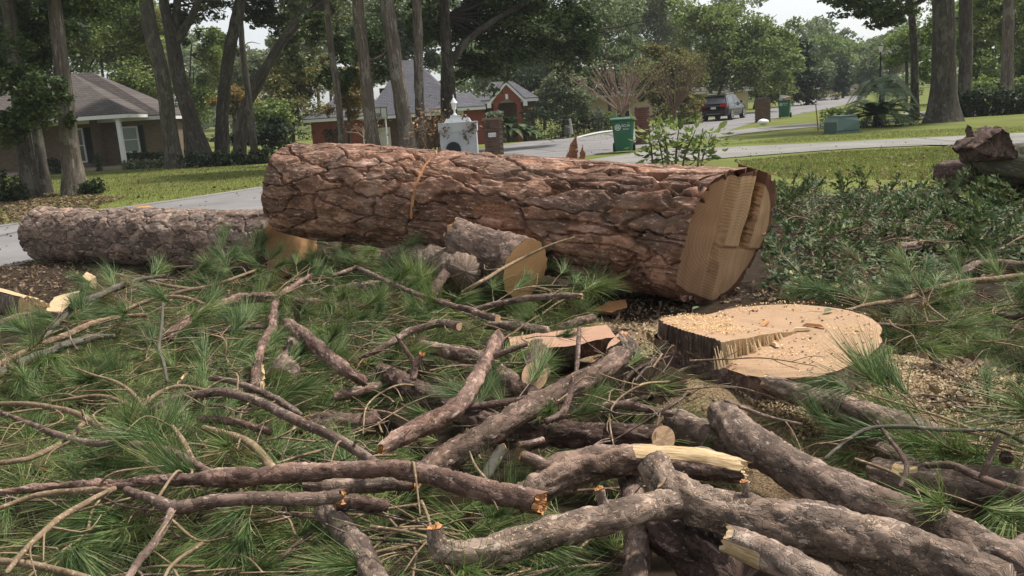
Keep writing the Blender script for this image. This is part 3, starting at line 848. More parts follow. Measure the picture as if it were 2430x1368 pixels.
# tall pines of the far wood, each its own tree
rs = np.random.default_rng(5)
fx = [(1700, 40), (1790, 55), (1835, 95), (1905, 62), (1935, 40), (1975, 92), (2020, 100), (2060, 92), (2095, 88), (2130, 75), (2170, 60), (1880, 100), (2230, 50), (1600, 20), (1500, 10), (1250, 60), (1100, 40), (640, 150), (570, 135), (480, 120), (420, 60), (700, 80), (780, 60), (860, 50), (960, 30), (2300, 20), (2390, 10), (1650, 70), (2000, 70), (300, 40), (200, 20), (80, 30)]
for i, (x, yt) in enumerate(fx):
    Y = float(rs.uniform(185, 240)); b = 215
    cr = [(x, yt + (b - yt) * t, 22 + 26 * t + rs.uniform(-4, 6), 20, rs.uniform(-3, 3)) for t in (.12, .30, .48, .68, .88)]
    tree('forest_pine', 'tall grey green pine in the far wood on the skyline', [[(x, b, 4), (x + 1, (b + yt) / 2, 3), (x + 2, yt, 1.5)]], Y, cr, 'fol_pine', 'bark_trunk_dark', 7, 'tree', .9, 'pines of the far wood', flare=.1, hollow=.2)

# the wood beyond, a mass in which no single tree can be told
rs = np.random.default_rng(6); Cs = []
sk_x = [-200, 0, 430, 470, 560, 620, 660, 720, 800, 1780, 1835, 1880, 1900, 1945, 1965, 2040, 2110, 2150, 2180, 2700]
sk_y = [-40, -40, -20, 105, 115, 105, 60, -10, -60, -60, 30, 75, 60, 40, 62, 70, 60, 40, -40, -60]
for i in range(560):
    x = rs.uniform(-200, 2650); Yc = rs.uniform(125, 205); yt = np.interp(x, sk_x, sk_y)
    y = rs.uniform(yt + 14, 300); c = at(x, y, Yc)
    if c[2] < .5: continue
    n = 130; q = rs.normal(size=(n, 3)); q /= np.linalg.norm(q, axis=1)[:, None]
    Cs.append(c + q * (rs.uniform(0, 1, n) ** .4)[:, None] * np.array([2.4, 2.4, 1.7]))
C = np.vstack(Cs)
V, F = leaf_quads(C, .80, rs, .6)
tag(obj('far_wood', mesh('far_wood', V, F, smooth=False), 'fol_pine'), 'far wood of grey green trees closing the view', kind='stuff')

# ================================================================ SHRUBS, HEDGES, PALMS
def shrub(name, label, blobs, Y, fol, leaf=9, cat='shrub', dens=1.3, group=None):
    """low bush of leaf clumps with stems rising from the ground"""
    global TREE_N
    TREE_N += 1
    rs = np.random.default_rng(300 + TREE_N)
    cx = np.mean([b[0] for b in blobs])
    p = at(cx, blobs[0][1], Y); base = np.array([p[0], p[1], gz(p[0], p[1])])
    root = thing(name, label, cat, base, group=group)
    Vs = []; mb = MB()
    for bx, by, rx, ry in blobs:
        c = at(bx, by, Y); k = Y / FPX
        n = int(rx * ry * math.pi / 11 * (10 / leaf) ** 2 * dens) + 60
        pts = crown_points(c, (rx * k, min(rx * k, 1.6), ry * k), n, rs, .34, hollow=.2)
        g_ = gz(pts[:, 0], pts[:, 1]) + .03
        low = rs.random(len(pts)) < .42
        pts[:, 2] = np.where(low, g_ + (pts[:, 2] - g_) * rs.random(len(pts)), np.maximum(pts[:, 2], g_))
        Vs.append(leaf_quads(pts, leaf * k, rs)[0])
        for j in range(5):
            e = c + rs.normal(size=3) * np.array([rx * k, .5, ry * k]) * .45
            s0 = np.array([c[0] + (e[0] - c[0]) * .4, c[1] + rs.normal() * .2, 0]); s0[2] = gz(s0[0], s0[1]) - .02
            mb.add(*thin_tube([s0, (s0 + e) / 2 + rs.normal(size=3) * .05, e], .02, .008, 5, .3))
    V = np.vstack(Vs)
    o = mb.build('stem', 'bark_trunk_dark', root, True, base)
    obj('leaves', mesh('leaves', move_in(V, base), np.arange(len(V)).reshape(-1, 4), smooth=False), fol, root)
    return root
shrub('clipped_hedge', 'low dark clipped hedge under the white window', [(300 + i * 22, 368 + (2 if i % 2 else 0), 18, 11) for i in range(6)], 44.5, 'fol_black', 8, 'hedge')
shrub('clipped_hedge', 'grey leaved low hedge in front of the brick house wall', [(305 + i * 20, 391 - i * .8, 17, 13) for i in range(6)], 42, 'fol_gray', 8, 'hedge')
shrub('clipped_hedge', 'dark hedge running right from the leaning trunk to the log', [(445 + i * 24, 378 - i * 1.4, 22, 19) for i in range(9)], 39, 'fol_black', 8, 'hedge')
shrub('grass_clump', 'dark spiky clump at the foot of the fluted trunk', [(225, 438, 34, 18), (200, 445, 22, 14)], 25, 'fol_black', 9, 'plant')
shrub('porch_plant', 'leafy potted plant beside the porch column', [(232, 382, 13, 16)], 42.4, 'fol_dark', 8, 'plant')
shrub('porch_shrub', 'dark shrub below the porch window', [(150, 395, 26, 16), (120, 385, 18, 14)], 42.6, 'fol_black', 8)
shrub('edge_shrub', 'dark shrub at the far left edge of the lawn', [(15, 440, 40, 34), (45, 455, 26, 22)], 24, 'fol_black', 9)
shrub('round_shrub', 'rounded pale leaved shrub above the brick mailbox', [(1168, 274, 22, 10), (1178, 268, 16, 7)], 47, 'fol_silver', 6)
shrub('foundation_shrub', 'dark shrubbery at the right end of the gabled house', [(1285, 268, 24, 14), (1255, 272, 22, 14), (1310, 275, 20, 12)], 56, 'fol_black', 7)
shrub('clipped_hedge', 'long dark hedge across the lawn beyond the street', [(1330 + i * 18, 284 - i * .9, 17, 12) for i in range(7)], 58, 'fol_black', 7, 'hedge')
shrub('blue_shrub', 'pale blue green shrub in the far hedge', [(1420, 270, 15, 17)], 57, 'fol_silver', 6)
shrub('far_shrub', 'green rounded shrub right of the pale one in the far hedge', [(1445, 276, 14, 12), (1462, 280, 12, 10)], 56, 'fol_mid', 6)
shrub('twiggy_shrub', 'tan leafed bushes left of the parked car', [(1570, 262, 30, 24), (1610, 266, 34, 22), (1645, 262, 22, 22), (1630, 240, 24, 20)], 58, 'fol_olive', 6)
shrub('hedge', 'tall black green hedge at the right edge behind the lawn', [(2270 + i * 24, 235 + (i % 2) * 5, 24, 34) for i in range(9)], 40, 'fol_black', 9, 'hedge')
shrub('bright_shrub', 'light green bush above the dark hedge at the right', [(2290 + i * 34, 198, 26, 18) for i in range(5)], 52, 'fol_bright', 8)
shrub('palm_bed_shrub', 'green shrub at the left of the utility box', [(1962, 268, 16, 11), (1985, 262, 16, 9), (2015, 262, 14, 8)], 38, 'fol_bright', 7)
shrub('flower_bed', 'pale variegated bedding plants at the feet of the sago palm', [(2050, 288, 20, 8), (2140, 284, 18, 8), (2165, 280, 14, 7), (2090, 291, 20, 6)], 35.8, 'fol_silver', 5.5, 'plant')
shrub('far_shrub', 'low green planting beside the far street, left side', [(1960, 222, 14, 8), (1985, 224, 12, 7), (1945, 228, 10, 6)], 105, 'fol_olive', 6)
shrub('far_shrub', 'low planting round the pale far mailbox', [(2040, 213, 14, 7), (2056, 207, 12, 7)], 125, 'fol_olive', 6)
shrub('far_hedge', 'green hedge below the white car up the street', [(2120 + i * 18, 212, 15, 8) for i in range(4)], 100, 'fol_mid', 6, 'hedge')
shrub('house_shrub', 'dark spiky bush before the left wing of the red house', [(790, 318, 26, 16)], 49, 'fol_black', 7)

def palm(name, label, bx, by, Y, L, n, fol, droop, trunk_px, stem=.3, seed=1, up=.9, leaf_w=.05):
    rs = np.random.default_rng(seed)
    p = at(bx, by, Y); base = np.array([p[0], p[1], gz(p[0], p[1])])
    root = thing(name, label, 'palm', base)
    V, F, tc = tube_disp(np.array([(0, 0, -.05, stem), (0, 0, trunk_px * .5, stem * .9), (0, 0, trunk_px, stem * .8)]), 12, .08, .25, 0, seed, .12)
    obj('trunk', mesh('trunk', V, F, {'tc': tc, 'pl': np.full(len(tc), .4)}), 'bark_trunk_dark', root)
    for i in range(n):
        az = i * 2.399 + rs.uniform(-.2, .2); el = rs.uniform(.12, up * 1.25)
        Lf = L * rs.uniform(.8, 1.1)
        t = np.linspace(0, 1, 15)
        rr = Lf * t * math.cos(el)
        z = trunk_px + Lf * t * math.sin(el) - droop * Lf * t ** 2.2
        mid = np.stack([rr * math.cos(az), rr * math.sin(az), z], 1)
        mid[:, 2] = np.maximum(mid[:, 2], .03)
        T = np.gradient(mid, axis=0); T /= np.linalg.norm(T, axis=1)[:, None]
        side = np.cross(T, [0, 0, 1.0]); side /= np.linalg.norm(side, axis=1)[:, None] + 1e-9
        upv = np.cross(side, T)
        Vv = []; Fv = []
        for k in range(1, 15):
            w = Lf * .17 * math.sin(math.pi * (.12 + .86 * t[k]) ** .8) + .01
            for sg in (-1, 1):
                for h in (0, .5):
                    c = mid[k] * (1 - h) + mid[max(k - 1, 0)] * h
                    tip = c + side[k] * sg * w + T[k] * w * .55 + upv[k] * w * .25 - np.array([0, 0, w * .2])
                    b = len(Vv); lw = T[k] * leaf_w
                    Vv += [c - lw, c + lw, tip]; Fv.append((b, b + 1, b + 2))
        tv, tf = thin_tube(mid, .012, .004, 4, .2)
        b = len(Vv); Vv = np.vstack([np.array(Vv), tv]); Fv = [list(f) for f in Fv] + [[int(q) + b for q in f] for f in tf]
        obj('frond', mesh('frond', Vv, Fv, smooth=False), fol, root)
    return root
palm('sago_palm', 'dark sago palm with arching fronds beside the utility box', 2085, 292, 36.2, 2.35, 44, 'fol_sago', .50, .45, .3, 3, .75)
palm('pindo_palm', 'pale green palm with drooping fronds behind the sago', 2092, 275, 43, 2.2, 30, 'fol_palm', .95, 1.5, .16, 4, 1.0)
palm('sago_palm', 'dark sago palm before the gabled red brick entrance', 1208, 300, 50, 1.6, 30, 'fol_sago', .5, 1.1, .2, 5, 1.0)
palm('sago_palm', 'second dark sago palm right of the gabled entrance', 1248, 300, 51, 1.5, 26, 'fol_sago', .5, .9, .2, 6, .8)

# bare crape myrtle and the tan one beside it
def bare_shrub(name, label, bx, by, Y, stems, mat, seed, leaves=None, n_leaf=0, spread=.9, h=3.4):
    rs = np.random.default_rng(seed)
    p = at(bx, by, Y); base = np.array([p[0], p[1], gz(p[0], p[1])])
    root = thing(name, label, 'shrub', base)
    tips = []
    for i in range(stems):
        az = rs.uniform(0, 6.28); out = rs.uniform(.15, spread)
        hh = h * rs.uniform(.75, 1.05)
        top_ = np.array([math.cos(az) * out * hh * .75, math.sin(az) * out * hh * .6, hh * (1 - .25 * out)])
        mb = MB()
        fork = np.array([math.cos(az) * .12, math.sin(az) * .12, h * .2])
        mb.add(*thin_tube([(rs.uniform(-.05, .05), rs.uniform(-.05, .05), -.03), fork, fork * .5 + top_ * .5 + rs.normal(size=3) * .06, top_], .045, .012, 5, .25))
        for j in range(3):
            s0 = fork + (top_ - fork) * rs.uniform(.45, .85)
            e = s0 + (top_ - fork) * .3 + rs.normal(size=3) * .28
            mb.add(*thin_tube([s0, (s0 + e) / 2 + rs.normal(size=3) * .04, e], .018, .007, 4, .25))
            tips.append(e)
        tips.append(top_)
        mb.build('stem', mat, root, True)
    if leaves:
        tips = np.array(tips)
        c = tips[rs.integers(0, len(tips), n_leaf)] + rs.normal(size=(n_leaf, 3)) * .22
        V, F = leaf_quads(c, .12, rs)
        obj('leaves', mesh('leaves', V, F, smooth=False), leaves, root)
    return root
plain('stem_pale', (.30, .20, .155), .8)
plain('stem_brown', (.13, .085, .055), .85)
bare_shrub('crape_myrtle', 'bare crape myrtle with fanned pale stems across the street', 1478, 284, 58, 34, 'stem_pale', 21, 'fol_olive', 420, 1.15, 4.9)
bare_shrub('crape_myrtle', 'twiggy tan crape myrtle behind the brick pillar', 1600, 278, 56, 26, 'stem_brown', 22, 'fol_olive', 1100, .85, 4.9)
bare_shrub('crape_myrtle', 'small bare multi stemmed shrub before the red house wall', 880, 335, 46, 10, 'stem_pale', 23, 'fol_gold', 60, .8, 1.9)
bare_shrub('dry_vine', 'dry brown vine bush left of the white mailbox column', 1030, 345, 25, 12, 'stem_brown', 24, 'dry_leaf', 260, .6, 1.6)

# ================================================================ HOUSES
def wall_box(mb, x0, x1, y0, y1, z0, z1): mb.box((x0, y0, z0), (x1, y1, z1))
def window(root, base, x0, x1, z0, z1, y, glass='window_green', bars=1):
    """framed window proud of a wall that faces the street (towards -Y)"""
    f = MB(); w = .09
    f.box((x0, y - .06, z0), (x0 + w, y, z1)); f.box((x1 - w, y - .06, z0), (x1, y, z1))
    f.box((x0 + w, y - .058, z1 - w), (x1 - w, y, z1)); f.box((x0 + w, y - .058, z0), (x1 - w, y, z0 + w))
    zm = (z0 + z1) / 2
    fo = f.build('window', 'white_paint', root, origin=base)
    b = MB(); b.box((x0 + w, y - .05, zm - .03), (x1 - w, y - .012, zm + .03))
    if bars > 1:
        for q in range(1, 4):
            zz = z0 + (z1 - z0) * q / 4
            if q != 2: b.box((x0 + w, y - .045, zz - .015), (x1 - w, y - .012, zz + .015))
        b.box(((x0 + x1) / 2 - .015, y - .048, z0 + w), ((x0 + x1) / 2 + .015, y - .012, zm - .03)); b.box(((x0 + x1) / 2 - .015, y - .048, zm + .03), ((x0 + x1) / 2 + .015, y - .012, z1 - w))
    b.build('glazing_bar', 'white_paint', fo, origin=base)
    for za, zb in ((z0 + w, zm - .03), (zm + .03, z1 - w)):
        g = MB(); g.box((x0 + w, y - .02, za), (x1 - w, y - .008, zb)); g.build('pane', glass, fo, origin=base)
def shutter(root, base, x0, x1, z0, z1, y):
    s = MB(); s.box((x0, y - .05, z0), (x0 + .07, y - .002, z1)); s.box((x1 - .07, y - .05, z0), (x1, y - .002, z1))
    n = int((z1 - z0) / .09)
    for i in range(n):
        z = z0 + (z1 - z0) * i / n
        s.add(np.array([(x0 + .07, y - .045, z), (x1 - .07, y - .045, z), (x1 - .07, y - .005, z + .085), (x0 + .07, y - .005, z + .085), (x0 + .07, y - .03, z), (x1 - .07, y - .03, z), (x1 - .07, y - .003, z + .085), (x0 + .07, y - .003, z + .085)]), [(0, 1, 2, 3), (7, 6, 5, 4), (0, 4, 5, 1)])
    s.build('shutter', 'shutter', root, origin=base)
def hip_roof(root, base, x0, x1, y0, y1, ze, rx0, rx1, ry, zr, mat, name='roof'):
    """hip roof: eave rectangle at ze, ridge from rx0 to rx1 at (ry, zr); thick at the eave"""
    V = [(x0, y0, ze), (x1, y0, ze), (x1, y1, ze), (x0, y1, ze), (rx0, ry, zr), (rx1, ry, zr), (x0, y0, ze - .05), (x1, y0, ze - .05), (x1, y1, ze - .05), (x0, y1, ze - .05)]
    mb = MB(); mb.add(V, [(0, 1, 5, 4), (1, 2, 5), (2, 3, 4, 5), (3, 0, 4), (6, 7, 1, 0), (7, 8, 2, 1), (8, 9, 3, 2), (9, 6, 0, 3), (9, 8, 7, 6)])
    ro = mb.build(name, mat, root, origin=base)
    f = MB()
    f.box((x0 + .02, y0 + .01, ze - .24), (x1 - .02, y0 + .07, ze - .05)); f.box((x1 - .08, y0 + .07, ze - .24), (x1 - .02, y1 - .05, ze - .05)); f.box((x0 + .02, y0 + .07, ze - .24), (x0 + .08, y1 - .05, ze - .05))
    f.build('fascia', 'white_paint', ro, origin=base)
    g = MB(); g.box((x0 + .08, y0 + .07, ze - .13), (x1 - .08, y1 - .05, ze - .07)); g.build('soffit', 'trim_gray', ro, origin=base)
    return ro
X = lambda x, y, Y: float(at(x, y, Y)[0])
Z = lambda x, y, Y: float(at(x, y, Y)[2])

# brick house on the left
YF = 46.0
hb = np.array([-21.0, YF, 0.0])
house = thing('brick_house', 'tan brick house with brown hip roof and white porch column behind the left trunks', 'house', hb)
xw0, xw1 = X(232, 330, YF), X(388, 330, YF)
w = MB(); w.box((xw0, YF, -.2), (xw1, YF + 3.4, 2.45)); w.build('wall', 'brick_tan', house, origin=hb)
w = MB(); w.box((-32, YF + 1.0, -.2), (xw0 - .01, YF + 8.8, 2.75)); w.build('porch_wall', 'brick_tan', house, origin=hb)
w = MB(); w.box((X(218, 330, 44.6), 44.6, -.2), (xw0 + .35, YF + 1.0, 2.7)); w.build('brick_pier', 'brick_tan', house, origin=hb)
hip_roof(house, hb, xw0 - 6.0, xw1 + .35, YF - .5, YF + 3.7, 2.62, X(150, 172, 47.7), X(219, 172, 47.7), 47.7, Z(219, 172, 47.7), 'shingle_brown')
hip_roof(house, hb, -34, X(305, 266, 43.2), 43.2, YF + 6, Z(300, 268, 43.2), -30, X(168, 174, 47.5), 47.5, Z(168, 174, 47.5), 'shingle_brown', 'porch_roof')
w = MB(); xc = X(287, 330, 43.6); zt = Z(287, 268, 43.2) - .25
w.box((xc - .10, 43.5, .12), (xc + .10, 43.7, zt)); w.box((xc - .16, 43.44, 0), (xc + .16, 43.76, .12)); w.box((xc - .14, 43.46, zt - .1), (xc + .14, 43.74, zt + .003))
w.build('porch_column', 'white_paint', house, origin=hb)
w = MB(); w.box((-32, 43.3, -.1), (xc + .3, YF + 1.0, .14)); w.build('porch_slab', 'wood_step', house, origin=hb)
window(house, hb, X(289, 330, YF), X(331, 330, YF), .72, 2.12, YF)
shutter(house, hb, X(280, 330, YF), X(288.3, 330, YF), .70, 2.14, YF)
shutter(house, hb, X(331.7, 330, YF), X(344, 330, YF), .70, 2.14, YF)
window(house, hb, X(176, 345, YF + 1), X(203, 345, YF + 1), .35, 2.2, YF + 1, 'window_dark')
shutter(house, hb, X(203.8, 345, YF + 1), X(222, 345, YF + 1), .30, 2.22, YF + 1)
window(house, hb, X(80, 350, YF + 1), X(108, 350, YF + 1), .15, 2.35, YF + 1, 'window_dark', 2)
w = MB(); w.box((X(40, 350, YF + 1), YF + .95, .14), (X(76, 350, YF + 1), YF + .998, 2.3)); w.build('door', 'shutter', house, origin=hb)

# red brick house in the middle
YR = 57.0; zg = -1.0
hr = np.array([-6.0, YR, zg])
house = thing('red_house', 'red brick house with steep grey roofs and white gabled entrance behind the trunks', 'house', hr)
xa, xb, xc_, xd = X(738, 300, YR), X(885, 300, YR), X(1150, 270, YR), X(1270, 250, YR)
ze1 = Z(800, 282, YR - .5)
w = MB(); w.box((xa, YR, zg - .1), (xb, YR + 9, ze1 - .1)); w.build('wall', 'brick_red', house, origin=hr)
w = MB(); w.box((xb + .01, YR + .8, zg - .1), (xc_, YR + 9, Z(1000, 268, YR) - .05)); w.build('wall', 'brick_dark', house, origin=hr)
hip_roof(house, hr, X(718, 288, YR - .5), xb + .6, YR - .5, YR + 9.5, ze1 + .1, X(790, 240, YR + 4), xb - .5, YR + 4, Z(800, 236, YR + 4), 'shingle_gray')
hip_roof(house, hr, X(868, 283, YR - .2), X(1100, 262, YR - .2), YR - .2, YR + 11, Z(960, 275, YR - .2) + .12, X(955, 145, YR + 5), X(985, 145, YR + 5), YR + 5, Z(970, 143, YR + 5), 'shingle_gray', 'main_roof')
hip_roof(house, hr, X(1030, 262, YR - .6), X(1152, 255, YR - .6), YR - .6, YR + 9, Z(1100, 254, YR - .6), X(1060, 222, YR + 4.2), X(1118, 222, YR + 4.2), YR + 4.2, Z(1090, 222, YR + 4.2), 'shingle_gray', 'side_roof')
w = MB(); w.box((X(1060, 262, YR - .1), YR - .1, zg), (X(1148, 262, YR - .1), YR + .79, Z(1100, 262, YR - .1))); w.build('bay_wall', 'brick_red', house, origin=hr)
hip_roof(house, hr, X(1130, 238, YR + 1.2), X(1278, 238, YR + 1.2), YR + 1.2, YR + 11, Z(1150, 239, YR + 1.2), X(1165, 196, YR + 6), X(1215, 196, YR + 6), YR + 6, Z(1190, 194, YR + 6), 'shingle_gray', 'rear_roof')
w = MB(); w.box((X(1150, 255, YR + 1.8), YR + 1.8, zg - .1), (X(1268, 255, YR + 1.8), YR + 10, Z(1200, 240, YR + 1.8))); w.build('rear_wall', 'brick_dark', house, origin=hr)
# gabled entrance with an arch
gx0, gx1, gy = X(1170, 240, YR), X(1236, 240, YR), YR
gm = (gx0 + gx1) / 2; gze = Z(1203, 234, YR); gzp = Z(1203, 199, YR)
th = np.linspace(0, math.pi, 13); ar = (gx1 - gx0) * .34; az = gze - .55
arch = [(gm + ar * math.cos(t), gy, az + ar * .75 * math.sin(t)) for t in th]
outer = [(gx1, gy, zg - .1), (gx1, gy, gze), (gm, gy, gzp), (gx0, gy, gze), (gx0, gy, zg - .1), (gm - ar, gy, zg - .1)] + arch[::-1] + [(gm + ar, gy, zg - .1)]
w = MB(); w.poly(outer, (0, .35, 0)); w.build('gable_wall', 'brick_red', house, origin=hr)
for sg in (-1, 1):
    ex = gm + sg * ((gx1 - gx0) / 2 + .28)
    w = MB(); w.poly([(gm, gy - .12, gzp + .16), (ex, gy - .12, gze - .14), (ex, gy - .12, gze - .38), (gm, gy - .12, gzp - .06)][::sg], (0, .1, 0)); w.build('bargeboard', 'white_paint', house, origin=hr)
    w = MB(); w.poly([(gm, gy - .14, gzp + .18), (ex, gy - .14, gze - .12), (ex, gy + 5, gze - .12), (gm, gy + 5, gzp + .18)][::sg], (0, 0, .06)); w.build('gable_roof', 'shingle_gray', house, origin=hr)
    w = MB(); w.box((ex - .14, gy - .13, gze - .55), (ex + .14, gy - .01, gze - .16)); w.build('eave_return', 'white_paint', house, origin=hr)
w = MB(); w.box((gm - .09, gy - .04, az + ar * .75 + .02), (gm + .09, gy - .002, az + ar * .75 + .36), 0); w.build('keystone', 'white_paint', house, origin=hr)
window(house, hr, X(860, 310, YR), X(882, 310, YR), zg + .7, zg + 2.0, YR, 'window_dark', 2)
w = MB(); xg = X(1040, 290, YR + .8); w.box((xg, YR + .74, zg), (xg + .35, YR + .795, zg + 2.3)); w.build('downpipe_panel', 'white_paint', house, origin=hr)
w = MB(); w.box((X(895, 300, YR + .8), YR + .73, zg), (X(925, 300, YR + .8), YR + .795, zg + 2.1)); w.build('door', 'white_paint', house, origin=hr)
w = MB(); xv = X(910, 213, YR + 3); w.box((xv - .18, YR + 2.2, Z(910, 222, YR + 2.4)), (xv + .18, YR + 3.2, Z(910, 210, YR + 2.4))); w.build('roof_vent', 'iron_black', house, origin=hr)

# cream house beyond the hedge and the one behind the car
for lab, xl, xr, Yc, yt, zb in (('cream walled house with pale eaves behind the bare crape myrtle', 1395, 1560, 72, 222, -.3), ('cream house half hidden by leaves behind the parked car', 1650, 1775, 84, 214, 0)):
    x0, x1 = X(xl, 240, Yc), X(xr, 240, Yc); b0 = np.array([(x0 + x1) / 2, Yc, zb])
    h = thing('cream_house', lab, 'house', b0)
    zt = Z((xl + xr) / 2, yt, Yc)
    w = MB(); w.box((x0, Yc, zb - .2), (x1, Yc + 8, zt - .2)); w.build('wall', 'cream_wall', h, origin=b0)
    hip_roof(h, b0, x0 - .5, x1 + .5, Yc - .5, Yc + 8.5, zt, x0 + 3, x1 - 3, Yc + 4, zt + 1.1, 'shingle_brown')
    window(h, b0, (x0 + x1) / 2 - .6, (x0 + x1) / 2 + .6, zb + .8, zb + 2.0, Yc, 'window_dark')

# ================================================================ STREET FURNITURE
def text_mesh(s, size):
    cu = bpy.data.curves.new('lettering', 'FONT'); cu.body = s; cu.size = size; cu.extrude = .002; cu.align_x = 'CENTER'
    o = bpy.data.objects.new('lettering', cu); COL.objects.link(o)
    me = bpy.data.meshes.new_from_object(o.evaluated_get(bpy.context.evaluated_depsgraph_get()))
    bpy.data.objects.remove(o)
    return me

def wheelie_bin(label, px, py, Y, rz, h=1.12, lid=True, s=1.0):
    b = at(px, py, Y); b[2] = gz(b[0], b[1]) + .024
    root = thing('wheelie_bin', label, 'bin', b, rz, 'green wheeled bins along the street')
    root.scale = (s,) * 3
    hw, hd, bw, bd = .37, .42, .29, .33
    mb = MB(); nz = 6
    prof = []
    for k in range(nz):
        t = k / (nz - 1); z = .04 + (h - .12) * t
        a, d = bw + (hw - bw) * t, bd + (hd - bd) * t; c = .07
        prof.append([(-a + c, -d, z), (a - c, -d, z), (a, -d + c, z), (a, d - c, z), (a - c, d, z), (-a + c, d, z), (-a, d - c, z), (-a, -d + c, z)])
    V = np.array(prof).reshape(-1, 3)
    F = [[k * 8 + i, k * 8 + (i + 1) % 8, (k + 1) * 8 + (i + 1) % 8, (k + 1) * 8 + i] for k in range(nz - 1) for i in range(8)] + [list(range(8))[::-1]]
    if lid: F.append(list(range((nz - 1) * 8, nz * 8)))
    mb.add(V, F); mb.build('body', 'bin_green', root)
    rim = MB(); z1 = h - .10
    rim.box((-hw - .035, -hd - .035, z1), (hw + .035, hd + .05, z1 + .05)); rim.build('rim', 'bin_dark', root)
    if lid:
        l = MB(); n = 7
        sec = [(-hd - .07 + (2 * hd + .16) * k / (n - 1), z1 + .055 + .07 * math.sin(math.pi * (.15 + .75 * k / (n - 1)))) for k in range(n)]
        top_ = [(x * (hw + .05), y, z) for y, z in sec for x in (-1, 1)]
        V = np.array(top_ + [(x, y, z1 + .051) for x, y, z in top_])
        F = [(2 * k, 2 * k + 1, 2 * k + 3, 2 * k + 2) for k in range(n - 1)] + [(2 * n + 2 * k, 2 * k, 2 * k + 2, 2 * n + 2 * k + 2) for k in range(n - 1)] + [(2 * k + 1, 2 * n + 2 * k + 1, 2 * n + 2 * k + 3, 2 * k + 3) for k in range(n - 1)] + [(0, 2 * n, 2 * n + 1, 1), (2 * n - 2, 2 * n - 1, 4 * n - 1, 4 * n - 2)]
        l.add(V, F); l.build('lid', 'bin_green', root)
    hd_ = MB(); hd_.cyl((-hw, hd + .10, z1 + .02), (hw, hd + .10, z1 + .02), .022); hd_.box((-hw, hd + .05, z1), (-hw + .06, hd + .10, z1 + .04)); hd_.box((hw - .06, hd + .05, z1), (hw, hd + .10, z1 + .04)); hd_.build('handle', 'bin_dark', root)
    for sx in (-1, 1):
        wv = MB(); wv.cyl((sx * (bw - .01), bd - .02, .15), (sx * (bw + .09), bd - .02, .15), .15, n=20); wo_ = wv.build('wheel', 'rubber', root)
        hc = MB(); hc.cyl((sx * (bw + .09), bd - .02, .15), (sx * (bw + .098), bd - .02, .15), .035, n=12); hc.build('hub', 'chrome', wo_)
    # white emblem: ring with bands, and two lines of lettering, on the side that faces the camera (local -X)
    return root, (hw, hd, h)
def bin_mark(root, h, side):
    """ring emblem and lettering on the face at local -Y (side 0) or +X... built on a slightly sloping panel"""
    z = h * .74
    em = MB(); th = np.linspace(0, 2 * math.pi, 25)[:-1]
    yy = -.402
    def pt(u, v): return (u, yy - .006 + (-.09 / (h - .12)) * (v - (h - .08)) * -1 * 0 - .024 * (v - z) , v)
    o = [pt(-.17 + .10 * math.cos(t), z + .10 * math.sin(t)) for t in th]; i_ = [pt(-.17 + .078 * math.cos(t), z + .078 * math.sin(t)) for t in th]
    em.add(o + i_, [(k, (k + 1) % 24, 24 + (k + 1) % 24, 24 + k) for k in range(24)])
    for dz in (-.03, 0.0, .03): em.add([pt(-.225, z + dz - .008), pt(-.115, z + dz - .008), pt(-.115, z + dz + .008), pt(-.225, z + dz + .008)], [(0, 1, 2, 3)])
    em.build('emblem', 'plate_white', root)
    for s_, dz, sz in (('ECUA', .015, .11), ('ECUA', -.085, .07)):
        me = text_mesh(s_, sz)
        obj('lettering', me, 'plate_white', root, (.10, yy - .012 + .002, z + dz), (R(90), 0, 0))
r, (hw_, hd_, h_) = wheelie_bin('green wheeled bin with white emblem standing at the driveway mouth behind the log', 1481, 361, 29.0, R(-18), s=1.0)
bin_mark(r, h_, 0)
r.rotation_euler.z = R(-10)
r, _ = wheelie_bin('green wheeled bin overfilled with cartons beside the far brick post', 1862, 280, 58.5, R(-25), lid=False, s=1.08)
bin_mark(r, h_, 0)
bb = r.location
for lab, dx, dy, sz, tilt, mt in (('flat grey carton standing up out of the overfilled green bin', -.12, 0, (.30, .05, .55), R(8), 'trim_gray'), ('brown box jammed in the top of the overfilled green bin', .16, .05, (.26, .2, .42), R(-12), 'card')):
    w = MB(); a, b_, c_ = sz; w.box((-a, -b_, 0), (a, b_, c_)); w.box((-a - .01, -b_ - .01, c_ * .55), (a + .01, b_ + .01, c_ * .60))
    o = w.build('carton', mt); o.location = (bb[0] + dx, bb[1] + dy, bb[2] + .95); o.rotation_euler = (0, tilt, .3); tag(o, lab, 'carton')
r, _ = wheelie_bin('small looking green bin far up the street on the left verge', 2006, 233, 122, R(-25), s=1.05)
bin_mark(r, h_, 0)

# stucco mailbox column with stepped top and a lantern
YM = 25.0; b = at(1095, 400, YM); b[2] = 0
root = thing('mailbox_column', 'broad white stucco mailbox column with stepped top behind the log', 'mailbox', b)
k = YM / FPX; w2 = 42 * k
zt = Z(1095, 284, YM)
def pz(y): return Z(1095, y, YM)
w = MB(); w.box((-w2, -.45, 0), (w2, .45, pz(312))); w.build('base', 'stucco', root)
w = MB(); w.box((-w2 - .03, -.48, pz(312)), (w2 + .03, .48, pz(290))); w.build('band', 'stucco', root)
w = MB(); w.box((-w2 + .14, -.34, pz(290)), (w2 - .14, .34, pz(280.5)), .06, .06); w.build('step', 'stucco', root)
w = MB(); w.box((-w2 + .30, -.24, pz(280.5)), (w2 - .26, .24, pz(273)), .03, .03); w.build('step', 'stucco', root)
dw = MB(); th = np.linspace(0, math.pi, 11); zc = pz(334)
zc -= .22
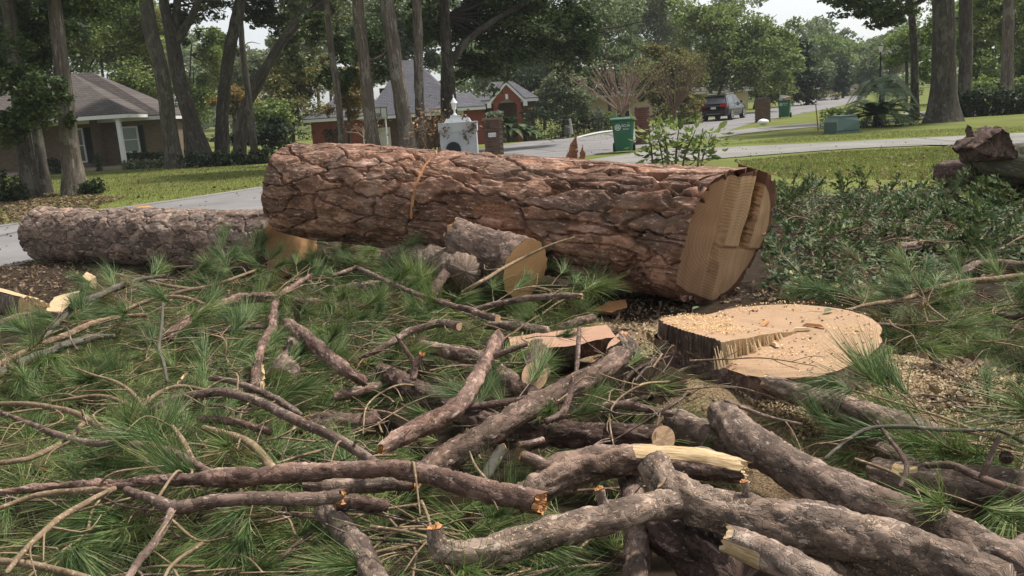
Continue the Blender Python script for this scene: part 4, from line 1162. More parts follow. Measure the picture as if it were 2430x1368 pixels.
dw.poly([(-.16 + .21 * math.cos(t), -.455, zc + .21 * math.sin(t)) for t in th] + [(-.37, -.455, zc - .25), (.05, -.455, zc - .25)], (0, -.04, 0)); dw.build('mailbox_door', 'iron_black', root)
LTS = .85
lt = thing('post_lantern', 'white metal lantern with pointed cap on top of the stucco column', 'lantern', (b[0] - .08, b[1], pz(273)))
lz = .0
lt.scale = (.72, .72, .95)
w = MB(); w.lathe((0, 0, 0), [(.10, 0), (.10, .03), (.04, .05), (.035, .16), (.07, .18)], 10); w.build('base', 'white_paint', lt)
w = MB(); w.lathe((0, 0, .18), [(.075, 0), (.105, .18)], 6); w.build('glass', 'lamp_glass', lt)
for i in range(6):
    a = i * math.pi / 3; w = MB(); w.cyl((.078 * math.cos(a), .078 * math.sin(a), .18), (.108 * math.cos(a), .108 * math.sin(a), .37), .010, n=6); w.build('bar', 'white_paint', lt)
w = MB(); w.lathe((0, 0, .36), [(.15, 0), (.14, .02), (.06, .12), (.025, .16), (.02, .22), (.004, .27)], 10); w.build('cap', 'white_paint', lt)
# vine leaves on the column: real leaves fixed to its face
rs = np.random.default_rng(33)
for cx_, cy_ in ((1100, 320), (1108, 328), (1118, 304), (1115, 310), (1126, 300), (1054, 320), (1058, 305), (1105, 281), (1100, 274)):
    p = at(cx_, cy_, YM - .56)
    pts = p + rs.normal(size=(14, 3)) * np.array([.05, .02, .07])
    V, F = leaf_quads(pts, .10, rs)
    o = tag(obj('ivy_sprig', mesh('ivy_sprig', V - p, F, smooth=False), 'dry_leaf', loc=p), 'withered brown ivy sprig clinging to the white stucco column', 'ivy', 'ivy on the stucco column')

# brick mailbox built of separate bricks
def brick_post(name, label, px, py, Y, w, d, h, mat='brick_solid', cap=True, number=None, rz=0.0, cat='mailbox'):
    b = at(px, py, Y); b[2] = gz(b[0], b[1])
    root = thing(name, label, cat, b, rz)
    core = MB(); core.box((-w / 2 + .012, -d / 2 + .012, 0), (w / 2 - .012, d / 2 - .012, h - .01)); co = core.build('mortar_core', 'mortar', root)
    ch = .075; nb = max(2, round(w / .2)); lb = w / nb
    long_ = MB(); long_.box((.004, 0, .004), (lb - .004, .09, ch - .006)); long_me = mesh('brick', np.vstack(long_.V), long_.F, smooth=False); long_me.materials.append(M[mat])
    nd = max(2, round(d / .2)); ld = d / nd
    side_ = MB(); side_.box((0, .004, .004), (.09, ld - .004, ch - .006)); side_me = mesh('brick', np.vstack(side_.V), side_.F, smooth=False); side_me.materials.append(M[mat])
    for c in range(int(h / ch)):
        off = (c % 2) * .5
        out = .0 if c < int(h / ch) - 4 or not cap else (.03 if c % 2 == 0 else .045)
        for i in range(nb):
            x0 = -w / 2 + (i + off) * lb
            if x0 + lb > w / 2 + .01: x0 = -w / 2 - .0; 
            obj('brick', long_me, None, root, (x0, -d / 2 - out - .002 * (i % 2), c * ch))
        for i in range(nd - (c % 2)):
            for sx in (-1, 1):
                obj('brick', side_me, None, root, (sx * (w / 2 + out) - (.09 if sx > 0 else 0), -d / 2 + .092 + i * ld * .9 + (c % 2) * .05, c * ch))
    if cap:
        m = MB(); m.box((-w / 2 - .05, -d / 2 - .06, h - .01), (w / 2 + .05, d / 2 + .05, h + .05), .02, .02); m.build('cap', mat, root)
    if number:
        m = MB(); m.box((-.16, -d / 2 - .022, h * .62), (.08, -d / 2 - .006, h * .62 + .13)); pl = m.build('number_plate', 'plate_white', root)
        obj('lettering', text_mesh(number, .12), 'ink', pl, (-.04, -d / 2 - .025, h * .62 + .02), (R(90), 0, 0))
    return root
t = NT('brick_solid'); oi = t.n('ObjectInfo').outputs['Random']
t.bsdf(t.mix(t.noise(t.coord(), 30, 3), t.ramp(oi, [(0, (.085, .050, .038)), (.5, (.15, .080, .055)), (1, (.21, .115, .080))]), (.09, .07, .055)), .9, spec=.15)
t = NT('brick_solid_red'); oi = t.n('ObjectInfo').outputs['Random']
t.bsdf(t.mix(t.noise(t.coord(), 30, 3), t.ramp(oi, [(0, (.11, .045, .035)), (.5, (.16, .062, .045)), (1, (.20, .085, .06))]), (.10, .05, .04)), .9, spec=.15)
plain('mortar', (.19, .165, .14), .95)
brick_post('brick_mailbox', 'brick mailbox with a white number plate beside the stucco column', 1176, 395, 27, .58, .5, Z(1176, 284, 27), number='1111')
brick_post('brick_pillar', 'tall dark red brick pillar behind the green bin', 1526, 345, 34, .52, .5, Z(1526, 252, 34) , 'brick_solid_red', cap=False)
brick_post('brick_pillar', 'weathered brick post beside the driveway with a white bag at its foot', 1810, 290, 52, .78, .6, 1.45, cap=False)

# white rubbish bag
b = P(1811, 298, .02); rs = np.random.default_rng(8)
u = np.linspace(0, math.pi, 14)[:, None]; v = np.linspace(0, 2 * math.pi, 22)[:-1][None]
pp = np.stack([np.sin(u) * np.cos(v), np.sin(u) * np.sin(v), np.cos(u) * np.ones_like(v)], -1)
rr = 1 + .25 * fbm(pp * 2.2, 3, 4)[..., None]
pp = pp * rr * np.array([.30, .22, .15]); pp[..., 2] = np.maximum(pp[..., 2] + .18, 0) + .12 * np.clip(.25 - np.hypot(pp[..., 0], pp[..., 1]), 0, 1) * (pp[..., 2] > .1)
tag(obj('rubbish_bag', mesh('rubbish_bag', pp.reshape(-1, 3), gridF(14, 21)), 'bag_white', loc=(b[0], b[1], .02)), 'small white plastic bag lying at the foot of the brick post', 'bag')

# transformer box
YB = 36.0; b = P(1996, 317, 0); kb = b[1] / FPX
root = thing('utility_box', 'sage green utility box on the lawn before the sago palm', 'utility box', b, R(14))
wb, hb_ = 30 * kb, 38 * kb
w = MB(); w.poly([(-wb, -.42, .05), (wb, -.42, .05), (wb, -.42, hb_ * .72), (wb * .80, -.34, hb_), (-wb * .72, -.34, hb_), (-wb, -.42, hb_ * .72)], (0, .80, 0)); w.build('housing', 'box_green', root)
w = MB(); w.box((-wb - .05, -.5, 0), (wb + .05, .45, .05)); w.build('pad', 'box_green', root)
w = MB(); w.box((-wb * .7, -.36, hb_ + .002), (wb * .9, .40, hb_ + .05)); w.build('lid', 'box_green', root)
w = MB(); w.box((-wb * .98, -.445, hb_ * .16), (wb * .98, -.425, hb_ * .20)); w.build('seam', 'bin_dark', root)

# marker rod, gate valve, grey post on the far lawn
b = P(1942, 311, 0); o = MB(); o.cyl((0, 0, -.05), (-.12, 0, 60 * b[1] / FPX), .025, .018, 8); o.cyl((-.12, 0, 60 * b[1] / FPX), (-.12, 0, 60 * b[1] / FPX + .04), .03, .03, 8)
q = o.build('marker_rod', 'rust_rod'); q.location = b; tag(q, 'thin rusty marker rod standing left of the utility box', 'rod')
b = P(1347, 320, 0); o = MB(); o.lathe((0, 0, 0), [(.20, 0), (.20, .42), (.17, .46), (.17, .52), (.05, .54)], 14); q = o.build('valve_post', 'meter_gray'); q.location = b; tag(q, 'short dark grey service post on the lawn across the street', 'post')
b = P(1358, 317, 0); o = MB(); o.cyl((0, 0, -.05), (-.12, 0, .88), .08, .08, 10); o.cyl((-.12, 0, .88), (-.125, 0, .92), .085, .05, 10); q = o.build('white_post', 'post_gray'); q.location = b; tag(q, 'pale leaning post beside the short service post', 'post')

# basketball hoop
b = at(907, 345, 44); b[2] = gz(b[0], b[1]); kh = 44 / FPX
root = thing('basketball_hoop', 'basketball hoop with white backboard in the red house drive', 'basketball hoop', b)
zb0, zb1 = Z(905, 281, 44) - b[2], Z(905, 256, 44) - b[2]
xo = X(904, 268, 44) - b[0]
w = MB(); w.cyl((.25, .1, 0), (xo + .2, .02, zb0 + .1), .045, .04, 10); w.build('pole', 'white_paint', root)
w = MB(); w.box((xo - .29, 0, zb0), (xo + .29, .03, zb1)); bo = w.build('backboard', 'white_paint', root)
w = MB()
for a, c in (((xo - .31, -.012, zb0 - .02), (xo - .28, .04, zb1 + .02)), ((xo + .28, -.012, zb0 - .02), (xo + .31, .04, zb1 + .02)), ((xo - .28, -.012, zb0 - .02), (xo + .28, .04, zb0 + .01)), ((xo - .28, -.012, zb1 - .01), (xo + .28, .04, zb1 + .02)), ((xo - .02, -.01, zb0 + .01), (xo + .005, -.002, zb1 - .01))): w.box(a, c)
w.build('board_frame', 'iron_black', bo)
w = MB(); th = np.linspace(0, 2 * math.pi, 17)
rg = [(xo - .12 + .12 * math.cos(t), -.16 + .12 * math.sin(t), zb0 + .24) for t in th]
for i in range(16): w.cyl(rg[i], rg[i + 1], .012, n=6)
w.build('rim', 'iron_black', root)
w = MB()
for i in range(0, 16, 2):
    c = (xo - .12 + .07 * math.cos(th[i] + .3), -.16 + .07 * math.sin(th[i] + .3), zb0 + .04); w.cyl(rg[i], c, .006, n=4)
    c = (xo - .12 + .07 * math.cos(th[i] - .3), -.16 + .07 * math.sin(th[i] - .3), zb0 + .04); w.cyl(rg[i], c, .006, n=4)
w.build('net', 'net_dark', root)

# street lamp up the road
b = at(2087, 250, 62); b[2] = gz(b[0], b[1])
zl = Z(2089, 124, 62) - b[2]
root = thing('street_lamp', 'black street lamp post with pale lantern head behind the palms', 'street lamp', b)
w = MB(); w.lathe((0, 0, 0), [(.16, 0), (.16, .3), (.09, .4), (.07, 1.2), (.055, zl)], 12); w.build('post', 'iron_black', root)
w = MB(); w.lathe((0, 0, zl), [(.09, 0), (.12, .06), (.20, .42)], 8); w.build('lamp_glass', 'lamp_glass', root)
w = MB(); w.lathe((0, 0, zl + .42), [(.24, 0), (.22, .05), (.10, .14), (.02, .20)], 8); w.build('lamp_cap', 'iron_black', root)
# pale far mailbox
b = at(2027, 222, 125); b[2] = gz(b[0], b[1])
root = thing('stone_mailbox', 'pale stone mailbox pillar far up the street', 'mailbox', b)
w = MB(); w.box((-.4, -.4, 0), (.4, .4, 1.45)); w.build('pillar', 'cream_wall', root)
w = MB(); w.box((-.46, -.46, 1.45), (.46, .46, 1.6), .06, .06); w.build('cap', 'cream_wall', root)
w = MB(); w.box((-.16, -.43, .9), (.16, -.402, 1.12)); w.build('letter_slot', 'iron_black', root)
b = at(1920, 238, 95); b[2] = gz(b[0], b[1])
w = MB(); w.cyl((0, 0, 0), (0, 0, .85), .12, .10, 8); w.cyl((0, 0, .85), (0, 0, .95), .14, .05, 8); q = w.build('verge_post', 'cream_wall'); q.location = b; tag(q, 'short cream post on the far verge right of the overfilled bin', 'post')

# ================================================================ CARS
def suv(label, loc, rz, paint, s=1.0, glass='glass_rear'):
    root = thing('parked_car', label, 'car', loc, rz)
    root.scale = (s,) * 3
    L, Wd = 4.75, 1.93
    # sections along the length (front is +y): y, half width at sill / belt, sill z, belt z
    ys_ = [-2.36, -2.30, -2.0, -1.3, -.2, .9, 1.6, 2.1, 2.33, 2.38]
    hw = [.80, .90, .95, .965, .965, .965, .95, .90, .80, .70]
    zb = [.46, .36, .30, .27, .26, .27, .30, .34, .40, .50]
    zt = [.92, 1.06, 1.12, 1.12, 1.08, 1.04, 1.00, .94, .82, .68]
    prof = []
    for y, a, b0, b1 in zip(ys_, hw, zb, zt):
        prof.append([(-a * .93, y, b0), (-a, y, b0 + .12), (-a * 1.0, y, b0 + (b1 - b0) * .6), (-a * .95, y, b1 - .03), (-a * .88, y, b1), (a * .88, y, b1), (a * .95, y, b1 - .03), (a * 1.0, y, b0 + (b1 - b0) * .6), (a, y, b0 + .12), (a * .93, y, b0)])
    V = np.array(prof).reshape(-1, 3); n = 10; k = len(ys_)
    F = [[i * n + j, i * n + (j + 1) % n, (i + 1) * n + (j + 1) % n, (i + 1) * n + j] for i in range(k - 1) for j in range(n)] + [list(range(n)), list(range((k - 1) * n, k * n))[::-1]]
    obj('body', mesh('body', V, F), paint, root)
    # cabin
    yc = [-2.24, -1.98, -1.2, -.1, .45, 1.25]
    zc = [1.06, 1.56, 1.69, 1.70, 1.62, 1.06]
    hc = [.84, .72, .70, .70, .70, .84]
    low = [.86, .88, .89, .89, .89, .86]
    prof = [[(-l, y, 1.04), (-h, y, z - .03), (-h * .9, y, z), (h * .9, y, z), (h, y, z - .03), (l, y, 1.04)] for y, z, h, l in zip(yc, zc, hc, low)]
    V = np.array(prof).reshape(-1, 3); n = 6
    F = [[i * n + j, i * n + j + 1, (i + 1) * n + j + 1, (i + 1) * n + j] for i in range(5) for j in range(5)] + [list(range(n)), list(range(5 * n, 6 * n))[::-1]]
    obj('cabin', mesh('cabin', V, F, smooth=False), paint, root)
    # rear window
    def lerp(a, b, t): return np.asarray(a) * (1 - t) + np.asarray(b) * t
    a0, a1 = np.array([-.80, -2.256, 1.10]), np.array([.80, -2.256, 1.10]); b0, b1 = np.array([-.66, -2.035, 1.50]), np.array([.66, -2.035, 1.50])
    w = MB(); w.poly([a0, a1, b1, b0], (0, -.012, .004)); w.build('rear_window', glass, root)
    w = MB(); w.box((-.70, -2.22, 1.55), (.70, -1.95, 1.60)); w.build('spoiler', paint, root)
    for sg in (-1, 1):
        def sd(y, t):
            z = np.interp(y, yc, zc); h = np.interp(y, yc, hc); l = np.interp(y, yc, low)
            q = lerp((l, y, 1.04), (h, y, z - .03), t); return (sg * (q[0] + .008), q[1], q[2])
        w = MB(); w.poly([sd(-1.92, .12), sd(-.62, .12), sd(-.62, .9), sd(-1.75, .84)][::sg]); w.poly([sd(-.55, .12), sd(.98, .12), sd(.35, .86), sd(-.55, .9)][::sg])
        w.build('side_window', 'window_dark', root)
        w = MB(); w.box((sg * .70 - .25, -2.40, .88) if sg > 0 else (sg * .70 - .22, -2.40, .88), (sg * .70 + .22, -2.31, 1.06) if sg > 0 else (sg * .70 + .25, -2.31, 1.06), .02, 0); w.build('tail_light', 'tail_red', root)
        w = MB(); w.box((sg * .62 - .16, -2.41, .50), (sg * .62 + .16, -2.37, .57)); w.build('reflector', 'chrome', root)
        w = MB(); w.cyl((sg * .60, -1.7, 1.74), (sg * .60, .2, 1.74), .02, n=6); w.build('roof_rail', 'chrome', root)
        w = MB(); w.box((sg * 1.0 - .09, .70, 1.08), (sg * 1.0 + .09, .86, 1.22), .02, .02); w.build('mirror', paint, root)
        w = MB(); w.box((min(sg * .958, sg * .975), -1.2, .42), (max(sg * .958, sg * .975), .85, .50)); w.build('side_trim', 'car_trim', root)
        for hy in (-.75, .25):
            w = MB(); w.box((min(sg * .955, sg * .985), hy, .92), (max(sg * .955, sg * .985), hy + .22, .955)); w.build('door_handle', 'chrome', root)
        for y in (-1.42, 1.42):
            w = MB(); w.cyl((sg * .74, y, .36), (sg * .985, y, .36), .36, n=26); wl = w.build('wheel', 'rubber', root, True)
            w = MB(); w.cyl((sg * .985, y, .36), (sg * .992, y, .36), .24, n=20)
            w.build('rim', 'chrome', wl)
            w = MB()
            for q in range(5):
                t0 = q * 1.2566 + .3; c1 = np.array([sg * .993, y + .13 * math.cos(t0), .36 + .13 * math.sin(t0)])
                w.cyl(c1, c1 + np.array([sg * .003, 0, 0]), .055, n=8)
            w.build('spoke_gap', 'rubber', wl)
    w = MB(); w.box((-.86, -2.44, .40), (.86, -2.32, .66), .03, 0); w.build('bumper', 'car_trim', root)
    w = MB(); w.box((-.50, -2.455, .42), (.50, -2.43, .48)); w.build('skid_plate', 'chrome', root)
    w = MB(); w.box((-.62, -2.40, .94), (.46, -2.36, .985)); w.build('tailgate_trim', 'chrome', root)
    w = MB(); w.box((-.17, -2.40, .76), (.17, -2.365, .90)); w.build('number_plate', 'plate_white', root)
    return root
b = at(1722, 286, 61.5); suv('black parked sport utility vehicle seen from behind on the street', (b[0] + .3, b[1] + 1.6, gz(b[0], b[1]) + .012), -R(31), 'car_black', 1.08)
b = at(2138, 200, 165); suv('white car parked far up the hill behind the slim trunk', (b[0], b[1], gz(b[0], b[1]) + .02), R(70), 'car_white', 1.15)

# ================================================================ HAZE
hz_ = MB(); hz_.box((-230, -34, -3.0), (280, 420, 46)); ho = hz_.build('haze', None); tag(ho, 'thin pale haze in the air over the whole place', kind='stuff')
hm = bpy.data.materials.new('haze'); hm.use_nodes = True; ht = hm.node_tree; ht.nodes.clear()
hv = ht.nodes.new('ShaderNodeVolumePrincipled'); hv.inputs['Density'].default_value = .0004; hv.inputs['Color'].default_value = (.92, .96, 1, 1)
hou = ht.nodes.new('ShaderNodeOutputMaterial'); ht.links.new(hv.outputs[0], hou.inputs['Volume']); ho.data.materials.append(hm); M['haze'] = hm

# ================================================================ BIG LOGS
def cap_disc(c, ring, mat, name, parent, origin, T, rings=6, rough=.003, seed=0, spike=0.0, dome=0.0, height=None, tcs=1.0, tcA=None):
    """wooden end closing a ring of points; spike > 0 makes it splintered"""
    ring = np.asarray(ring, float); m = len(ring)
    c = np.asarray(c, float); T = np.asarray(T, float)
    t = np.linspace(1, 0, rings + 1)[:-1]
    V = c + (ring - c)[None] * t[:, None, None]
    R_ = np.linalg.norm(ring - c, axis=1).mean()
    u = ring[0] - c; u = u - T * np.dot(u, T); u /= np.linalg.norm(u); w = np.cross(T, u)
    rel = (V - c)
    uv = np.stack([rel @ u, rel @ w], -1)
    V = V - ((rel @ T) * (t < .999)[:, None])[..., None] * T          # flat inside the rim
    p3 = np.concatenate([uv / R_ * 3.0, np.zeros(uv.shape[:2] + (1,))], -1)
    h = rough * vnoise(p3 * 2 + seed * 5.1, seed)
    if spike:
        q = np.concatenate([uv / R_ * np.array([2.2, 5.0]), np.zeros(uv.shape[:2] + (1,))], -1)
        h = h + spike * R_ * (.55 * vnoise(q + seed * 3.3, seed + 2) + .45 * vnoise(q * 2.7 + seed, seed + 3)) * np.where(t[:, None] > .95, .2, 1.0)
    if height is not None: h = h + height(uv / R_)
    h = h + dome * (1 - t[:, None] ** 2)
    V = V + T * (h + .002)[..., None]
    ce = c + T * (.002 + (spike * R_ * .1) + (height(np.zeros((1, 1, 2)))[0, 0] if height is not None else 0))
    VV = np.vstack([V.reshape(-1, 3), ce])
    F = [[i * m + j, (i + 1) * m + j, (i + 1) * m + (j + 1) % m, i * m + (j + 1) % m] for i in range(rings - 1) for j in range(m)]
    F = [f[::-1] for f in F]
    k = (rings - 1) * m
    F += [[k + j, k + (j + 1) % m, rings * m] for j in range(m)]
    if tcA is not None: uv = uv @ tcA.T
    tc = np.vstack([np.concatenate([uv, np.full(uv.shape[:2] + (1,), 0.0)], -1).reshape(-1, 3), [[0, 0, 0]]])
    tc = tc * tcs + np.array([0, 0, seed * .7])
    return obj(name, mesh(name, VV - origin, F, {'tc': tc}, smooth=not spike), mat, parent)

def bark_log(name, label, pts, nseg, step, vsize, nu, depth_, mat, seed, plates=290, shear=None, kerf=None, scars=(), flare=None, rim_drop=.0, warp=.45, furrow=0.0):
    """log whose bark is cut into plates by Voronoi cracks; the plates that show are objects of their own"""
    q, s = spath(pts, step)
    path = q[:, :3]; T, Nn, B = frames(path)
    n = len(q); th = np.arange(nseg) * 2 * math.pi / nseg
    r0 = q[:, 3]
    base = path[0].copy(); base = path[len(path) // 2].copy(); base[2] = 0
    root = thing(name, label, 'log', base)
    S = np.repeat(s[:, None], nseg, 1); TH = np.repeat(th[None], n, 0)
    dirs = np.cos(TH)[..., None] * Nn[:, None] + np.sin(TH)[..., None] * B[:, None]
    rr = r0[:, None] * np.ones(nseg)
    tc = np.stack([rr * np.cos(TH), rr * np.sin(TH), S + seed * 2.1], -1)
    rr = rr * (1 + .035 * fbm(tc * np.array([1.5, 1.5, .8]), 2, seed + 20))
    if shear is not None:                           # the butt is a little squared
        rr = rr * (1 - .055 * np.cos(4 * TH) * sst(s[-1] - 1.4, s[-1], s)[:, None])
    vs = np.interp(s, [0, s[-1]], vsize)
    Vc = np.concatenate([[0], np.cumsum(np.diff(s) / ((vs[1:] + vs[:-1]) / 2))])
    w1 = fbm(tc * np.array([5, 5, 3.5]), 3, seed + 1); w2 = fbm(tc * np.array([5, 5, 3.5]) + 31, 3, seed + 2)
    U = TH / (2 * math.pi) * nu + warp * w1 + .25 * fbm(tc * np.array([14, 14, 9]), 2, seed + 5)
    V_ = Vc[:, None] + warp * .8 * w2
    bid, edge, rnd = cells(U, V_, nu, seed)
    fine = fbm(tc * np.array([45, 45, 22]), 2, seed + 3)
    D = np.interp(s, [0, s[-1]], depth_)[:, None]
    e2 = edge + .030 * fine + .02 * fbm(tc * np.array([22, 22, 14]), 2, seed + 13)
    h = D * (sst(.005, .060, e2) - 1) + .011 * (rnd - .5)
    terr = fbm(tc * np.array([9, 9, 5]), 3, seed + 7) * 5
    if furrow:                                      # long furrows that deepen toward the butt
        fr = np.abs(fbm(tc * np.array([7, 7, 1.1]) + 2.2 * w1[..., None] * np.array([.12, .12, .05]), 2, seed + 30))
        h = h - furrow * sst(.075, .0, fr) * sst(.25, .9, S / s[-1])
    h = h + .0062 * (np.floor(terr) + sst(.42, .58, terr - np.floor(terr))) * .8 + .004 * fine
    scar = np.zeros_like(h)
    for ss, tt, ls, lt in scars:
        dth = np.abs((TH - tt + math.pi) % (2 * math.pi) - math.pi)
        m = ((S - ss) / ls) ** 2 + (dth / lt) ** 2 + .8 * w1
        k = sst(1.0, .55, m); scar = np.maximum(scar, k)
    h = h * (1 - .75 * scar) - .018 * scar
    if kerf:
        ks, t0, t1, kw, kd, bow = kerf
        dth = (TH - t0) / (t1 - t0)
        sk = ks + bow * (dth - .5) ** 2
        on = ((dth > 0) & (dth < 1))
        h = np.where(on & (np.abs(S - sk) < kw * (1 - .5 * dth)), -kd * (1 - .6 * dth), h)
    Vw = path[:, None] + (rr + h)[..., None] * dirs
    if shear is not None:
        (vec, L0) = shear                          # points slide along the axis in the last stretch: an oblique cut
        rel = (rr[..., None] * dirs) @ np.asarray(vec, float)
        k = sst(s[-1] - L0, s[-1], s)[:, None]
        Vw = Vw + T[:, None] * (rel * k)[..., None]
    Vf = Vw.reshape(-1, 3)
    F = gridF(n, nseg)
    fid = bid.reshape(-1)[F[:, 0]]
    attr = {'tc': tc.reshape(-1, 3), 'pl': rnd.reshape(-1), 'scar': scar.reshape(-1)}
    # which plates face the camera and show largest
    fc = Vf[F].mean(1); e1 = Vf[F[:, 1]] - Vf[F[:, 0]]; e2_ = Vf[F[:, 3]] - Vf[F[:, 0]]
    nr = np.cross(e1, e2_); out = np.sum(nr * (fc - path.mean(0)), 1)
    vd = CAM - fc
    face = np.abs(np.sum(nr * vd, 1)) * (np.sum(dirs.reshape(-1, 3)[F[:, 0]] * vd, 1) > 0) / np.sum(vd * vd, 1) ** 1.5
    ids, inv = np.unique(fid, return_inverse=True)
    sc_ = np.bincount(inv, face)
    best = np.argsort(-sc_)[:plates]; best = [b for b in best if sc_[b] > 0]
    keep = np.zeros(len(ids), bool); keep[best] = True
    # the bark that is not shown piece by piece
    rest = F[~keep[inv]]
    def sub(Fs, nm):
        used, iv = np.unique(Fs, return_inverse=True)
        return mesh(nm, Vf[used] - base, iv.reshape(-1, 4), {k_: a[used] for k_, a in attr.items()})
    bk = obj('bark', sub(rest, 'bark'), mat, root); tag(bk, kind='stuff')
    order = np.argsort(inv, kind='stable'); cuts = np.searchsorted(inv[order], np.arange(len(ids) + 1))
    for b in best:
        obj('bark_plate', sub(F[order[cuts[b]:cuts[b + 1]]], 'bark_plate'), mat, root)
    return root, base, Vw, path, T, Nn, B, s, rr, dirs

def scar_mat():
    m = M['bark_log']; t = m.node_tree
    b = [n for n in t.nodes if n.type == 'BSDF_PRINCIPLED'][0]
    src = b.inputs['Base Color'].links[0].from_socket
    a = t.nodes.new('ShaderNodeAttribute'); a.attribute_name = 'scar'
    x = t.nodes.new('ShaderNodeMix'); x.data_type = 'RGBA'
    n = t.nodes.new('ShaderNodeTexNoise'); n.inputs['Scale'].default_value = 22
    r = t.nodes.new('ShaderNodeValToRGB'); r.color_ramp.elements[0].color = (.11, .055, .036, 1); r.color_ramp.elements[1].color = (.40, .21, .12, 1); r.color_ramp.elements[0].position = .3; r.color_ramp.elements[1].position = .75
    t.links.new(n.outputs['Fac'], r.inputs['Fac'])
    t.links.new(a.outputs['Fac'], x.inputs[0]); t.links.new(src, x.inputs[6]); t.links.new(r.outputs['Color'], x.inputs[7]); t.links.new(x.outputs[2], b.inputs['Base Color'])
scar_mat()

# --- the great trunk
YL, YB_ = 8.75, 6.45
cl = at(708, 450, YL); cb = at(1716, 560, YB_)
rl, rb = 108 / FPX * depth(cl), 168 / FPX * depth(cb)
mid1 = cl * .62 + cb * .38; mid1[2] += .02
ax = (cb - cl) / np.linalg.norm(cb - cl)
pts = [(*cl, rl * .93), (*(cl + ax * .10), rl), (*mid1, rl * 1.03), (*(cl * .25 + cb * .75), rl * 1.12 * .5 + rb * .45), (*(cl * .08 + cb * .92), rb * .97), (*cb, rb * 1.0)]
hz = np.cross(ax, [0, 0, 1.0]); hz /= np.linalg.norm(hz)
if hz[1] < 0: hz = -hz
LOG, lbase, LV, lpath, lT, lN, lB, ls_, lrr, ldirs = bark_log(
    'felled_pine', 'huge felled pine trunk with plated pink brown bark resting on the smaller log', pts, 450, .0092, (.36, .90), 18, (.038, .054), 'bark_log', 3, furrow=.05,
    shear=(hz * .27 + np.array([0, 0, .20]), 1.1), kerf=(1.92, -.05, 1.75, .030, .050, -.10), scars=((2.78, 1.42, .22, .17), (3.0, 1.80, .26, .16), (2.45, 1.70, .22, .10), (3.9, 1.2, .10, .08)))
# saw kerf strip: fresh wood in the bottom of the partial cut
ks = np.linspace(0, 1, 60); tk = -.05 + 1.80 * ks; sk = 1.92 - .10 * (ks - .5) ** 2
ii = np.array([np.argmin(np.abs(ls_ - x)) for x in sk])
kd_ = np.cos(tk)[:, None] * lN[ii] + np.sin(tk)[:, None] * lB[ii]
kw = .031 * (1 - .5 * ks)
kr = (np.interp(sk, ls_, lrr.mean(1)) - .043 * (1 - .6 * ks))
cen = np.stack([np.interp(sk, ls_, lpath[:, a]) for a in range(3)], 1) + kr[:, None] * kd_
V = np.concatenate([cen - lT[ii] * kw[:, None], cen + kd_ * .004, cen + lT[ii] * kw[:, None]])
n_ = 60; F = np.concatenate([np.stack([np.arange(n_ - 1), np.arange(1, n_), n_ + np.arange(1, n_), n_ + np.arange(n_ - 1)], 1), np.stack([n_ + np.arange(n_ - 1), n_ + np.arange(1, n_), 2 * n_ + np.arange(1, n_), 2 * n_ + np.arange(n_ - 1)], 1)])
o = obj('saw_kerf', mesh('saw_kerf', V - lbase, F, {'tc': np.concatenate([cen] * 3)}), 'wood_orange', LOG); o['label'] = 'fresh orange saw kerf part way round the trunk'
# butt face: planes of the felling cut, a ridge and a torn-out notch
ring = LV[-1]; c_ = ring.mean(0)
u_ = ring[0] - c_; Tn = np.cross(ring[10] - c_, ring[80] - c_); Tn /= np.linalg.norm(Tn)
if np.dot(Tn, ax) < 0: Tn = -Tn
uu = ring[0] - c_; uu -= Tn * np.dot(uu, Tn); uu /= np.linalg.norm(uu); ww = np.cross(Tn, uu)
rr_ = np.linalg.norm(ring - c_, axis=1).mean()
right = np.cross([0, 0, 1.0], Tn); right /= np.linalg.norm(right)
if np.dot(right, _R) < 0: right = -right
upv = np.cross(Tn, right)
if upv[2] < 0: upv = -upv
A = np.array([[np.dot(uu, right), np.dot(ww, right)], [np.dot(uu, upv), np.dot(ww, upv)]])
def butt_h(uv):
    a = uv @ A.T
    x, y = a[..., 0], a[..., 1]
    p = np.concatenate([a * 3, np.zeros(a.shape[:-1] + (1,))], -1)
    wob = .06 * vnoise(p * 1.3, 41)
    e = .075 * sst(-.18, -.15, x + wob * .4) + .012 * vnoise(p, 42) - .17 * sst(-.15, -1.0, x)
    notch = sst(.27, .29, x) * sst(.53, .51, x) * sst(-.22, -.17, y + wob) * sst(1.2, .98, y)
    e = e - .20 * notch + .03 * notch * vnoise(p * np.array([9, 1.5, 1]), 43)
    tear = sst(.0, .04, x + .35 * y + wob * 2.2 + .28) * sst(-.10, -.16, y + .2 * x) 
    return e - .025 * tear
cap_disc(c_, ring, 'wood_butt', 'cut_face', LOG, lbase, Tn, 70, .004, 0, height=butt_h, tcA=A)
cap_disc(LV[0].mean(0), LV[0][::-1], 'wood_dull', 'cut_face', LOG, lbase, -lT[0], 8, .006, 6)

